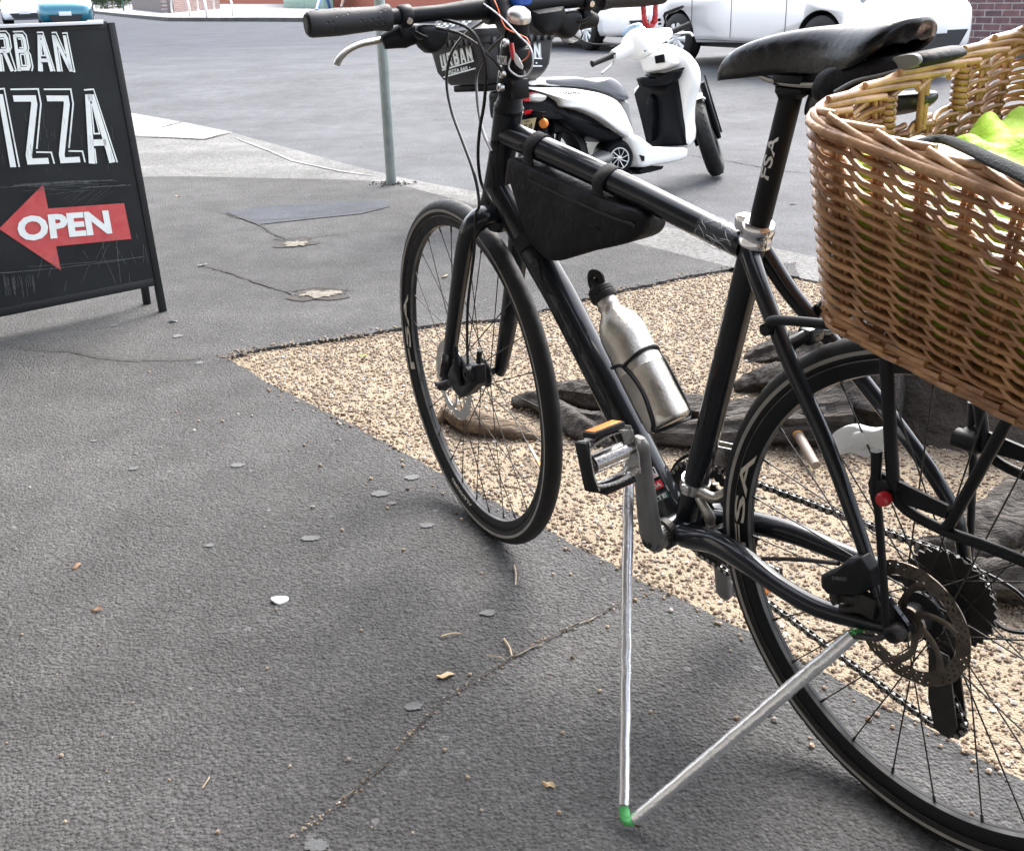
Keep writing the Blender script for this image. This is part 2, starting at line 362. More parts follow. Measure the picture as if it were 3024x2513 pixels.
def pebble_mat():
    k = mat('gravel_stones', (.5, .38, .22), .85); t, b, tc, N, L = node_graph(k)
    g = N('NewGeometry'); rp = N('ValToRGB'); L(g.outputs['Random Per Island'], rp.inputs[0])
    e = rp.color_ramp; e.elements[0].color = (.13, .085, .06, 1); e.elements[1].color = (.62, .58, .53, 1)
    for p, c in ((.12, (.2, .15, .11)), (.35, (.3, .24, .17)), (.6, (.37, .305, .23)), (.78, (.25, .19, .15)), (.9, (.27, .25, .23))):
        x = e.elements.new(p); x.color = (*c, 1)
    n = N('TexNoise', i_Scale=3.2, i_Detail=6., i_Roughness=.65); L(tc.outputs['Object'], n.inputs['Vector']); q = N('MapRange', n1=.4, n2=.66, n3=0., n4=.75); L(n.outputs['Fac'], q.inputs[0])
    m = N('Mix', data_type='RGBA', blend_type='MULTIPLY'); L(q.outputs[0], m.inputs[0]); L(rp.outputs[0], m.inputs[6]); m.inputs[7].default_value = (.5, .44, .4, 1); hv = N('HueSaturation', i_Value=.9, i_Saturation=1.05); L(m.outputs[2], hv.inputs['Color']); L(hv.outputs[0], b.inputs['Base Color']); return k
M['pebble'] = pebble_mat()
M['sand'] = mat('gravel_bed', (.26, .21, .145), .95, var=(7, .7), col2=(.17, .13, .09), bump=(200, .004), vor=True)
def brick(name, c1, c2, mortar, sx=1., soldier=False):
    k = mat(name, c1, .85); t, b, tc, N, L = node_graph(k)
    uv = N('Mapping'); L(tc.outputs['Object'], uv.inputs['Vector']); uv.inputs['Rotation'].default_value = (R(90), 0, R(90) if soldier else 0)
    br = N('TexBrick'); br.inputs['Scale'].default_value = 1.; br.inputs['Brick Width'].default_value = .225; br.inputs['Row Height'].default_value = .084 if not soldier else .084
    br.inputs['Mortar Size'].default_value = .008; br.inputs['Color1'].default_value = (*c1, 1); br.inputs['Color2'].default_value = (*c2, 1); br.inputs['Mortar'].default_value = (*mortar, 1)
    if soldier: br.offset = 0
    L(uv.outputs[0], br.inputs['Vector'])
    n = N('TexNoise', i_Scale=9., i_Detail=5.); L(tc.outputs['Object'], n.inputs['Vector']); r = N('MapRange', n1=.3, n2=.7, n3=.7, n4=1.25); L(n.outputs['Fac'], r.inputs[0])
    m = N('Mix', data_type='RGBA', blend_type='MULTIPLY'); m.inputs[0].default_value = 1; L(br.outputs['Color'], m.inputs[6]); L(r.outputs[0], m.inputs[7]); L(m.outputs[2], b.inputs['Base Color'])
    bu = N('Bump', i_Strength=1., i_Distance=.006); bu.invert = True; L(br.outputs['Fac'], bu.inputs['Height']); L(bu.outputs[0], b.inputs['Normal'])
    return k
M['brick'] = brick('purple_brick', (.10, .062, .075), (.18, .095, .095), (.3, .28, .27))
M['soldier'] = brick('brick_coping', (.15, .12, .14), (.2, .155, .17), (.34, .33, .32), soldier=True)

# ------------------------------------------------------------------ setting
ROADZ = -.03
def g(y): return ROADZ if y < 9.5 else ROADZ+.0276*(min(y, 14.5)-9.5)
def rp(x, y, off=0):                          # point on the road surface seen at a pixel
    P = gp(x, y, ROADZ)
    for _ in range(8): P = gp(x, y, g(P[1])+off)
    return P
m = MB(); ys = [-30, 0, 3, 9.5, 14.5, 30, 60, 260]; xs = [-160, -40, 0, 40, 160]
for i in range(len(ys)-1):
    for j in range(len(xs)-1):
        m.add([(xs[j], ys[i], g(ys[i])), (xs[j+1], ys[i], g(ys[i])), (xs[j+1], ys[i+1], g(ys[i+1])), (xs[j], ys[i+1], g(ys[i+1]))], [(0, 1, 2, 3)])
# below: long cracks, and a dark reflection painted into the far road
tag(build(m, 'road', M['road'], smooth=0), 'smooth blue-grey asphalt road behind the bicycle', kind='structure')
def strip(pts, w, z, jitter=.3, seed=1, taper=True):
    rnd = random.Random(seed); P = []
    for i in range(len(pts)-1):
        a, b = np.array(pts[i][:2]), np.array(pts[i+1][:2]); n = max(2, int(np.linalg.norm(b-a)/.012))
        for k in range(n): P.append(a+(b-a)*k/n)
    P.append(np.array(pts[-1][:2])); N = len(P); L_, R_ = [], []
    o = 0
    for i, p in enumerate(P):
        t = unit(np.append(P[min(i+1, N-1)]-P[max(i-1, 0)], 0))[:2]; nn = np.array([-t[1], t[0]]); o = o*.8+rnd.uniform(-1, 1)*w*1.2*jitter
        ww = w*(.35+rnd.random()*.9)*(min(1, 6*min(i, N-1-i)/N+.15) if taper else 1)
        L_.append((*(p+nn*(o+ww)), z)); R_.append((*(p+nn*(o-ww)), z))
    return L_, R_
def add_strip(m, pts, w, z, mi=0, **kw):
    A, B = strip(pts, w, z, **kw); n = len(A)
    m.add(A+B, [(i, i+1, n+i+1, n+i) for i in range(n-1)], mi)
def slab(m, pts, z0, z1, mi=0):
    poly_fill(m, [(p[0], p[1], z1) for p in pts], mi); n = len(pts)
    m.add([(p[0], p[1], z1) for p in pts]+[(p[0], p[1], z0) for p in pts], [(i, (i+1) % n, n+(i+1) % n, n+i) for i in range(n)], mi)
def rag(pts, amp, step=.05, seed=3):
    rnd = random.Random(seed); out = []
    for i in range(len(pts)):
        a, b = np.array(pts[i][:2]), np.array(pts[(i+1) % len(pts)][:2]); L_ = np.linalg.norm(b-a); n = max(1, min(120, int(L_/step)))
        for k in range(n): out.append((a+(b-a)*k/n)+(np.array([rnd.uniform(-amp, amp), rnd.uniform(-amp, amp)]) if k else 0))
    return out
P2 = lambda *a: gp(*a)[:2]
# kerb-side edge of the footpath, from far left to right (road edge), and the asphalt edge inside it
edge_far = [P2(270, 231), P2(380, 250), P2(470, 270), P2(600, 305), P2(700, 333), P2(830, 365), P2(965, 390), P2(1100, 412), P2(1300, 452), P2(1450, 480), P2(1650, 520), P2(1800, 556)]
edge_near = [P2(285, 363), P2(400, 362), P2(560, 366), P2(700, 368), P2(800, 374), P2(900, 400), P2(1000, 428), P2(1150, 458), P2(1300, 498), P2(1500, 548), P2(1640, 568), P2(1800, 600)]
kd = unit(V(.64, -.77, 0))[:2]                # direction of the kerb
far_l = edge_far[0]+V(-1.0, .55)*30; near_l = edge_near[0]+V(-1, .1)*30
pit_a = P2(465, 733)
pit_edge = [P2(465, 733), P2(520, 718), P2(640, 700), P2(720, 690), P2(820, 672), P2(1060, 650), P2(1250, 600), P2(1400, 568), P2(1530, 545), P2(1620, 540)]
pit_low = [P2(560, 790), P2(700, 860), P2(850, 940), P2(1000, 1020), P2(1130, 1090), P2(1300, 1180), P2(1500, 1280), P2(1700, 1382), P2(1900, 1490), P2(2100, 1600)]
pit_low.append(pit_low[-1]+kd*2.5)
# asphalt footpath with the tree pit left open
fp = rag([near_l, *edge_near], .006, seed=5)[:-1]
right_out = edge_near[-1]+kd*9
m = MB()
near_back = pit_low[-1]+kd*6
west = V(-34, -9); 
outer = [near_l] + rag(edge_near, .012, .04, 5)[:-1]
# split: strip beyond the pit (between pit edge and kerb) then the walking strip before it
upper = [near_l, *edge_near, edge_near[-1]+kd*.2, P2(1640, 566)+kd*.0]
pitr = rag(pit_edge, .008, .03, 6); cut = [i for i in range(len(pitr)) if np.linalg.norm(pitr[i]-pit_edge[-1]) < 1e-6][0]
pe = pitr[:cut+1]
plr = rag([pit_edge[0], *pit_low], .005, .03, 8); cut2 = [i for i in range(len(plr)) if np.linalg.norm(plr[i]-pit_low[-1]) < 1e-6][0]
plow = plr[:cut2+1]
nearslab = [west] + [near_l] + [pe[0]] + plow[1:] + [near_back, near_back+V(-6, -8), V(-30, -16)]
slab(m, nearslab, -.06, 0)
farslab = [near_l, *edge_near[:-1], pe[-1]+V(.02, .02)]+pe[::-1]
slab(m, farslab, -.06, 0)
# darker repair patch, holes showing the base, cracks: separate materials of the same surface
z3 = .0035
def px(pts, z=z3): return [(*P2(*p), z) for p in pts]
poly_fill(m, px([(462, 437), (530, 425), (640, 418), (790, 412), (800, 425), (740, 440), (640, 450), (530, 462), (505, 452)]), 1)
def blob(cx, cy, rx, ry, mi, z=z3, seed=0, n=26, j=.25):
    rnd = random.Random(seed); c = P2(cx, cy); sx = np.linalg.norm(P2(cx+rx, cy)-c); sy = np.linalg.norm(P2(cx, cy-ry)-c)
    poly_fill(m, [(c[0]+math.cos(a)*sx*q, c[1]+math.sin(a)*sy*q, z) for a, q in [(2*PI*i/n, 1+rnd.uniform(-j, j)) for i in range(n)]], mi)
blob(607, 500, 36, 9, 2, .003, 2, j=.35); blob(609, 502, 24, 5, 4, .006, 3, j=.4)
blob(657, 604, 62, 13, 2, .003, 4); blob(655, 606, 40, 6.5, 4, .006, 5, j=.4)
for i, (cx, cy, rx, ry) in enumerate([(487, 955, 14, 4), (845, 980, 16, 5), (780, 1013, 17, 6), (803, 1033, 9, 3), (637, 1105, 19, 5), (848, 1450, 18, 8), (650, 1735, 24, 12), (875, 1078, 14, 5), (274, 962, 10, 3), (193, 905, 6, 2), (365, 690, 10, 3), (410, 745, 8, 3), (235, 668, 8, 2.5), (430, 1120, 8, 3), (1000, 1258, 16, 6)]):
    blob(cx, cy, rx, ry, 3, .0025, 20+i, j=.18)
def crk(pts, w, seed, mi=2, j=.5): add_strip(m, [P2(*p) for p in pts], w, .0045, mi, seed=seed, jitter=j)
crk([(0, 706), (60, 718), (140, 722), (200, 735), (270, 742), (360, 740), (465, 733)], .0035, 1)
crk([(445, 435), (505, 453), (540, 468), (600, 500)], .006, 2); crk([(505, 456), (600, 450), (680, 442), (795, 425)], .004, 3)
crk([(595, 495), (560, 492), (640, 488), (720, 478)], .006, 4)
crk([(410, 545), (470, 560), (520, 578), (590, 600), (620, 612)], .006, 5); crk([(590, 600), (640, 592), (720, 598)], .008, 6)
crk([(565, 1738), (640, 1690), (720, 1630), (800, 1560), (850, 1500), (920, 1430), (1000, 1385), (1060, 1345), (1110, 1315), (1200, 1275), (1280, 1235), (1350, 1210)], .0015, 7, j=1.2)
crk([(700, 1640), (780, 1580)], .0014, 8, 4, 1.2); crk([(1040, 1352), (1120, 1318)], .002, 9, 4, 1.2); crk([(1150, 1300), (1235, 1265)], .002, 10, 4, 1.2)

tag(build(m, 'footpath', [M['footpath'], M['patch'], M['crack'], M['gum'], M['pale_chip']], smooth=0), 'coarse grey asphalt footpath the bicycle stands on', kind='structure')
# pale concrete crossing and worn kerb between footpath and road
m = MB()
slab(m, [far_l, *edge_far, edge_near[-1], *edge_near[:-1][::-1], near_l], -.06, -.004, 0)
poly_fill(m, [(*p[:2], .0) for p in [far_l, edge_far[0]+V(-.02, -.02), P2(378, 252), P2(478, 272), P2(420, 286), P2(275, 279), P2(275, 279)+V(-30, 6)]], 1)
add_strip(m, [P2(275, 280), P2(420, 286), P2(478, 270)], .012, .002, 2, seed=31); add_strip(m, [P2(395, 246)+V(0, 0), P2(330, 262)], .012, .003, 2, seed=32)
add_strip(m, [P2(480, 282), P2(560, 312), P2(600, 330), P2(700, 352), P2(780, 362)], .014, .001, 1, seed=33, jitter=.1)
tag(build(m, 'kerb', [M['rough_concrete'], M['concrete'], M['crack']], smooth=0), 'worn pale concrete kerb and crossing at the road edge', kind='structure')
# cracks on the road, then the dark reflection painted into its colour
m = MB()
def rcrk(pts, w, seed): add_strip(m, [rp(*p)[:2] for p in pts], w, ROADZ+.004, 0, seed=seed, jitter=.3)
rcrk([(1075, 208+0), (1300, 240), (1480, 265), (1700, 270), (1900, 300)], .004, 1); rcrk([(745, 147), (800, 160), (900, 178), (1060, 195), (1300, 240)], .012, 2)
rcrk([(1360, 310-0), (1420, 320), (1500, 332), (1600, 352), (1690, 357)], .006, 4)
tag(build(m, 'road_crack', M['crack'], smooth=0), 'thin dark cracks wandering across the road asphalt', kind='structure')
t = M['road'].node_tree; b = t.nodes['Principled BSDF']; src = b.inputs['Base Color'].links[0].from_socket    # dark building's grazing reflection, painted into the colour of the far road
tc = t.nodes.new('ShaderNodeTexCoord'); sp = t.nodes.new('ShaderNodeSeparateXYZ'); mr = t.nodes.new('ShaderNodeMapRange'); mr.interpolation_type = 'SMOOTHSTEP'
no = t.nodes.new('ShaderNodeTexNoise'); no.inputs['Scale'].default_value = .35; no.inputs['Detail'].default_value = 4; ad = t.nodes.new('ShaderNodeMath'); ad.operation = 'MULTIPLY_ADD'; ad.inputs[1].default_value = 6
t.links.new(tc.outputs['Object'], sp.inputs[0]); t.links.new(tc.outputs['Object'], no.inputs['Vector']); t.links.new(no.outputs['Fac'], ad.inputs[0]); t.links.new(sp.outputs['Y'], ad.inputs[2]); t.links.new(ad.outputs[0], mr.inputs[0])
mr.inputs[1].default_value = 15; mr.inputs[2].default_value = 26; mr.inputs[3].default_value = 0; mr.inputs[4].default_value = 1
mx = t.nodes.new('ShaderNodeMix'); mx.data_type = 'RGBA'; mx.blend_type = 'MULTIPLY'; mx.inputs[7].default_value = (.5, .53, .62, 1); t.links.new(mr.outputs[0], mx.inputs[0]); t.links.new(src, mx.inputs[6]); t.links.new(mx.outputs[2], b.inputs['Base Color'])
# far footpath with kerb
m = MB(); KH = .13
fk_edge = [rp(x, y)[:2] for x, y in [(60, 21), (120, 23), (183, 27), (258, 36), (347, 44.5), (450, 45), (531, 45), (575, 45.5), (700, 46), (900, 49)]]
fk_edge = [fk_edge[0]+V(-60, 40)]+fk_edge
cr1 = [V(2.5, 27.5), V(7, 24), V(6.2, 19), V(5.2, 16.6), V(5.6, 15.0), V(6.4, 13.9), V(9, 11.3), V(16, 3), V(28, -12)]
fe = fk_edge[:-1]+cr1
slab(m, fe+[V(80, -12), V(80, 120), V(-80, 120)], g(20)-.06, g(20)+KH, 0)
ko = []; n = len(fe)
for i in range(n-1):     # kerb face, standing 3 cm proud
    a, b = fe[i], fe[i+1]; d = unit(np.append(b-a, 0)); nn = V(-d[1], d[0], 0)
    nn = -nn
    q = [(*(a+nn[:2]*.03), g(20)-.1), (*(b+nn[:2]*.03), g(20)-.1), (*(b+nn[:2]*.03), g(20)+KH+.004), (*(a+nn[:2]*.03), g(20)+KH+.004), (*(a-nn[:2]*.14), g(20)+KH+.004), (*(b-nn[:2]*.14), g(20)+KH+.004)]
    m.add(q, [(0, 1, 2, 3), (3, 2, 5, 4)], 1)
M['kerbstone'] = mat('dark_kerbstone', (.06, .06, .055), .85, var=(3, .7), col2=(.11, .105, .095), bump=(20, .01))
tag(build(m, 'pavement', [M['concrete'], M['kerbstone']], smooth=0), 'pale concrete pavement with a dark kerb across the road', kind='structure')
PAVZ = g(20)+KH
# gravel bed of the tree pit
m = MB(); pp = [pit_edge[0]+V(-.1, .02), *[p+V(0, .02) for p in pit_edge], pit_edge[-1]+kd*7, pit_low[-1]+kd*3+V(-.1, -.1), *[p+V(-.02, -.02) for p in pit_low[::-1]]]
bedz = -.012
poly_fill(m, [(p[0], p[1], bedz) for p in pp])
tag(build(m, 'gravel_ground', M['sand'], smooth=0), 'sandy bed under the loose stones around the tree', kind='structure')
def inside(P, poly):
    x, y = P[:, 0], P[:, 1]; c = np.zeros(len(P), bool); n = len(poly)
    for i in range(n):
        x1, y1 = poly[i]; x2, y2 = poly[(i+1) % n]
        k = ((y1 > y) != (y2 > y)) & (x < (x2-x1)*(y-y1)/(y2-y1+1e-12)+x1); c ^= k
    return c
def pebbles(n, lo, hi, poly, zb, seed, dens=None):
    r = np.random.default_rng(seed); P = np.stack([r.uniform(-1, 2.6, n*6), r.uniform(.3, 4.2, n*6)], 1)
    P = P[inside(P, poly)]
    # keep more near the camera, fewer far away, only what the view can reach
    Pc = (np.c_[P, np.full(len(P), 0.)]-O)@CR; u = Pc[:, 0]/-Pc[:, 2]; vv = Pc[:, 1]/-Pc[:, 2]
    P = P[(np.abs(u) < .62) & (vv > -.55)][:n]; n = len(P)
    t = [(0, 0, 1), (.9, 0, .25), (.2, .85, .3), (-.75, .55, .2), (-.7, -.6, .3), (.3, -.9, .2), (.5, .4, -.8), (-.5, .1, -.8), (.2, -.6, -.7)]
    T = np.array(t, float); F = [(0, 1, 2), (0, 2, 3), (0, 3, 4), (0, 4, 5), (0, 5, 1), (1, 6, 2), (2, 6, 3), (3, 6, 7), (3, 7, 4), (4, 7, 8), (4, 8, 5), (5, 8, 1), (1, 8, 6), (6, 8, 7)]
    s = lo+(hi-lo)*r.random(n)**2.2; a = r.uniform(0, 2*PI, n); sq = r.uniform(.55, 1, (n, 3)); sq[:, 2] *= .75
    Vt = T[None]*(1+r.uniform(-.18, .18, (n, 9, 1)))*sq[:, None]*s[:, None, None]
    c, s_ = np.cos(a)[:, None], np.sin(a)[:, None]; x = Vt[..., 0]*c-Vt[..., 1]*s_; y = Vt[..., 0]*s_+Vt[..., 1]*c
    Q = np.stack([x+P[:, :1], y+P[:, 1:], Vt[..., 2]+zb+s[:, None]*.35], 2).reshape(-1, 3)
    Fa = (np.array(F)[None]+(np.arange(n)*9)[:, None, None]).reshape(-1, 3); return Q, Fa
Q1, F1 = pebbles(60000, .0024, .0078, pp, bedz, 1)
me = bpy.data.meshes.new('gravel'); me.from_pydata(Q1.tolist(), [], F1.tolist()); me.materials.append(M['pebble']); me.update()
o = bpy.data.objects.new('gravel', me); COL.objects.link(o); tag(o, 'loose tan and cream gravel stones filling the tree pit', kind='stuff')

# sky is the world; building behind the photographer shades the near footpath
nrm = V(.77, .64, 0); kd3 = V(.64, -.77, 0)
A = np.stack([kd3, nrm, V(0, 0, 1)], 1)
sh = empty('shop_building', label='dark rendered shop wall with a deep awning along the near footpath', cat='building')
m = MB(); box(m, nrm*-2.4+kd3*-2+V(0, 0, 3), (26, .3, 6.2), A); build(m, 'wall', M['shop_wall'], sh, smooth=0)
AW_D = .18
m = MB(); box(m, nrm*(-2.25+(AW_D+2.25)/2)+kd3*0+V(0, 0, 2.95), (15, AW_D+2.25, .1), A); box(m, nrm*(AW_D)+kd3*0+V(0, 0, 2.8), (15, .06, .34), A); build(m, 'awning', M['awning'], sh, smooth=0)

# ------------------------------------------------------------------ tree stump and roots
rt = Vector(gp(1960, 880)); tr = empty('tree_stump', Matrix.Translation(rt), 'dark low tree base with gnarled roots spreading over the gravel behind the rear wheel', 'tree')
def loc(p): return np.array(p, float)-np.array(rt)
def bark_tube(pts, r, mat_, name, seed, n=18, amp=.18):
    P = cr([loc(p) for p in pts], 9); rnd = np.random.default_rng(seed); mm = MB(); tube(mm, P, list(np.interp(np.linspace(0, 1, len(P)), np.linspace(0, 1, len(r)), r)), n, oval=(1, 1))
    vs = np.array(mm.v); c = np.repeat(np.array(P), n, 0)[:len(vs)]; k = len(P)
    prof = 1+amp*rnd.uniform(-1, 1, n)[None]+amp*.8*np.cumsum(rnd.uniform(-.5, .5, (k, n)), 0)*.35+amp*.5*rnd.uniform(-1, 1, (k, n))
    prof = np.clip(prof, .5, 1.6).reshape(-1, 1); vs[:k*n] = c[:k*n]+(vs[:k*n]-c[:k*n])*prof; mm.v = [tuple(p) for p in vs]
    return build(mm, name, mat_, tr, smooth=70, mod=subsurf(1))
def rg(x, y, z): return gp(x, y, z)
bark_tube([rg(900, 868, -.01), rg(925, 845, .015), rg(960, 862, .02), rg(1010, 875, .012), rg(1060, 885, .005), rg(1110, 900, -.01)], [.012, .03, .036, .03, .024, .012], M['tanbark'], 'root', 1)
bark_tube([rg(1050, 826, .005), rg(1100, 822, .02), rg(1150, 850, .015), rg(1200, 885, .01), rg(1250, 915, -.01)], [.015, .028, .035, .035, .016], M['bark'], 'root', 2)
bark_tube([rg(1120, 800, .0), rg(1190, 805, .03), rg(1290, 820, .04), rg(1380, 835, .035), rg(1480, 850, .04), rg(1600, 860, .05), rg(1750, 850, .07)], [.02, .036, .04, .04, .042, .05, .06], M['bark'], 'root', 3, amp=.4)
bark_tube([rg(1150, 850, .01), rg(1250, 872, .02), rg(1400, 888, .025), rg(1560, 880, .03), rg(1700, 870, .05)], [.02, .03, .033, .034, .045], M['bark'], 'root', 4, amp=.4)
bark_tube([rg(1530, 738, -.01), rg(1580, 722, .01), rg(1650, 712, .03), rg(1720, 730, .06), rg(1800, 770, .1)], [.02, .04, .055, .075, .1], M['bark'], 'root', 5, amp=.4)
bark_tube([rg(1505, 800, -.01), rg(1570, 782, .02), rg(1650, 790, .045), rg(1750, 820, .07), rg(1850, 830, .08)], [.02, .04, .055, .075, .1], M['bark'], 'root', 6, amp=.42)
bark_tube([rg(2180, 980, .04), rg(2080, 1050, .03), rg(2010, 1095, .03), rg(1960, 1130, .01), rg(1880, 1120, -.01)], [.06, .05, .045, .035, .016], M['bark'], 'root', 7, amp=.4)
bark_tube([rg(2250, 1120, .04), rg(2140, 1180, .04), rg(2060, 1190, .03), rg(1990, 1160, .0)], [.065, .055, .045, .02], M['bark'], 'root', 8, amp=.4)
m = MB(); c0 = loc(gp(2060, 880)); c0 = c0+V(.12, .32, 0); rnd = np.random.default_rng(4); rings = []
for k, (zz, rr) in enumerate([(-.03, .5), (.05, .47), (.14, .44), (.26, .42), (.34, .4), (.36, .36), (.35, .15)]):
    rings.append([c0+V(math.cos(a)*rr*(1+.08*math.sin(5*a+1)+.05*math.sin(11*a+k*.2)), math.sin(a)*rr*(1+.08*math.sin(5*a+1)+.04*math.sin(9*a)), zz) for a in [2*PI*i/72 for i in range(72)]])
loft(m, rings); build(m, 'trunk', M['stump'], tr, smooth=60)

# ------------------------------------------------------------------ bicycle
bike = empty('bicycle', BK.mat(), 'black hybrid bicycle with disc brakes leaning on a silver prop in the foreground', 'bicycle')
def B(x, y, off=0.): return BK.y((x, y), off)
def part(m, name, mt, parent=bike, **kw): return build(m, name, mt, parent, **kw)
ht, hb = V(.828, 0, .526), V(.893, 0, .352)
sax = unit(ht-hb)
# frame
m = MB()
lathe(m, hb, sax, [(-.004, .0), (-.004, .026), (.012, .0275), (.03, .025), (.1, .0225), (.165, .0235), (.185, .024), (.187, .0)], 28)
tt0, tt1 = ht+sax*-.03-V(.0, 0, .01), V(.318, 0, .392)
tube(m, cr([tt0, tt0*.5+tt1*.5+V(0, 0, .004), tt1], 8), [.0215, .0195, .0185, .0175], 24, oval=(1, 1))
d0, d1 = B(1048, 408), B(1396, 1086)
tube(m, [hb+sax*.045, d0*.7+d1*.3, d1], [.0255, .0265, .027], 24)
bbc = V(.43, 0, -.072)
lathe(m, bbc+V(0, -.036, 0), (0, 1, 0), [(0, .0), (0, .0235), (.072, .0235), (.072, 0)], 28)
stT = V(.2965, 0, .424); stB = bbc+V(-.006, 0, .02)
tube(m, [stB, stT], [.0195, .018], 24)
for s in (1, -1):       # seat stays
    P = [V(.30, s*.012, .388), V(.262, s*.03, .352), V(.20, s*.043, .273), V(.13, s*.052, .185), V(.07, s*.06, .09), V(.03, s*.066, .018)] if s > 0 else [V(.30, -.012, .388), V(.268, -.032, .332), V(.214, -.048, .277), V(.155, -.052, .226), V(.105, -.055, .183), V(.055, -.058, .135), V(.02, -.062, .085), V(.004, -.066, .02)]
    tube(m, cr(P, 6), [.0125, .0115, .0105, .010, .009, .0085], 16)
    P = [bbc+V(-.012, s*.028, .0), V(.385, s*.036, -.062), V(.33, s*.040, -.043), V(.26, s*.052, -.035), V(.19, s*.062, -.037), V(.12, s*.067, -.034), V(.05, s*.0665, -.018), V(.008, s*.067, -.006)]
    tube(m, cr(P, 6), [.016, .0175, .018, .0165, .0135, .013, .011, .009], 16, oval=(1, 1))
    # dropout plate
    prism(m, [V(.055, s*.066, -.022), V(.01, s*.066, -.022), V(-.014, s*.066, -.01), V(-.012, s*.066, .012), V(.018, s*.066, .035), V(.045, s*.066, .028), V(.035, s*.066, .006)], V(0, s*.006, 0))
tube(m, [V(.214, .036, .292), V(.205, 0, .305), V(.214, -.036, .292)], .009, 12); box(m, V(.208, 0, .300), (.02, .03, .022), bev=.004)
tube(m, [V(.355, .033, -.048), V(.35, 0, -.048), V(.355, -.033, -.048)], .010, 10)
frame = part(m, 'frame', M['black_paint'])
m = MB()     # faint tube lettering and the stickers by the bottom bracket
def on_tube(a, b, r, ang, u0, u1, h0, h1):   # quad hugging the near side of a tube
    a, b = np.array(a), np.array(b); t = unit(b-a); side = V(0, 1, 0); up = np.cross(t, side); L_ = np.linalg.norm(b-a)
    def P(u, h): al = ang+h/r; return a+t*u+(r+.0009)*(side*math.cos(al)+up*math.sin(al))
    return P
def tube_text(mm, s, a, b, r, u0, u1, h, ang=0, mi=0, flip=False):
    uv, f = text_tris(s, .02); P = on_tube(a, b, r, ang, 0, 0, 0, 0)
    mm.add([P(u0+(u1-u0)*((1-u) if flip else u), ((v-.5) if flip else (.5-v))*h) for u, v in uv], f, mi)
M['ghost'] = mat('faint_grey_lettering', (.011, .0118, .013), .35, spec=.2)
tube_text(m, 'MERIDA', d0, d1, .0265, .12, .48, .022, -.2, 0)
part(m, 'frame_lettering', M['ghost'], frame, smooth=0)
m = MB(); P = on_tube(d1, d0, .0268, -.05, 0, 0, 0, 0)
def patchq(u0, u1, h0, h1, mi, lift=0):
    n = 6; a, b = d1, d0; vs = []
    for i in range(n+1):
        hh = h0+(h1-h0)*i/n
        for u in (u0, u1): p = P(u, hh); c_ = a+unit(b-a)*u; vs.append(p+unit(p-c_)*lift)
    m.add(vs, [(2*i, 2*i+1, 2*i+3, 2*i+2) for i in range(n)], mi)
tt_ = unit(d0-d1); us = [float((B(x, y, .02)-d1)@tt_) for x, y in ((1352, 948), (1358, 970), (1362, 976), (1368, 992), (1374, 1000), (1380, 1014))]; print('stickers', us)
patchq(us[1], us[0], -.004, .034, 1); patchq(us[3], us[2], -.004, .034, 0); patchq(us[5], us[4], .004, .034, 2)
def ptext(s, u0, u1, h0, h1, mi):
    uv, f = text_tris(s, .02); vs = []
    for u, v in uv:
        p = P(u0+(u1-u0)*v, h0+(h1-h0)*u); c_ = d1+unit(d0-d1)*(u0+(u1-u0)*v); vs.append(p+unit(p-c_)*.0006)
    m.add(vs, f, mi)
lp = lambda a, b, t: a+(b-a)*t
ptext('6061', lp(us[1], us[0], .35), lp(us[1], us[0], .92), .0, .032, 3); ptext('HEAT TREATED', lp(us[1], us[0], .08), lp(us[1], us[0], .24), .0, .032, 0); ptext('MERIDA', lp(us[3], us[2], .2), lp(us[3], us[2], .8), -.001, .031, 1); ptext('LITE', lp(us[5], us[4], .2), lp(us[5], us[4], .8), .007, .031, 4)
M['dark_mark'] = mat('dark_print', (.02, .02, .02), .5); M['stk_white'] = mat('white_sticker', (.7, .7, .68), .4); M['stk_red'] = mat('red_sticker', (.5, .02, .03), .4); M['stk_green'] = mat('dark_green_sticker', (.03, .08, .06), .4)
part(m, 'sticker', [M['stk_red'], M['stk_white'], M['stk_green'], M['dark_mark'], M['stk_white']], frame, smooth=0)
# clear torn film at the rear of the top tube
m = MB(); tdir = unit(tt1-tt0); a = tt0+tdir*(np.linalg.norm(tt1-tt0)-.075); lathe(m, a, tdir, [(0, .0192), (.004, .0196), (.03, .0199), (.045, .0193), (.06, .0197), (.066, .0188)], 30)
M['film'] = mat('clear_film', (.75, .8, .85), .12, bump=(160, .006), alpha=.05, coat=.6)
part(m, 'clear_film', M['film'], frame)
m = MB(); up_ = unit(np.cross(V(0, 1, 0), tdir)); up_ = up_ if up_[2] > 0 else -up_; rnd = random.Random(6)
for i in range(24):
    a0_, u0_ = rnd.uniform(-.5, 2.2), rnd.uniform(.002, .05); a1_, u1_ = a0_+rnd.uniform(-1.2, 1.2), u0_+rnd.uniform(.004, .03); P = [a+tdir*(u0_+(min(u1_, .064)-u0_)*t+.003*math.sin(5*t+i))+.0199*(math.cos(a0_+(a1_-a0_)*t)*up_+math.sin(a0_+(a1_-a0_)*t)*V(0, 1, 0)) for t in np.linspace(0, 1, 7)]; tube(m, P, [.0002, .0004, .0002], 5)
part(m, 'film_crease', mat('film_crease', (.3, .32, .34), .3), frame)
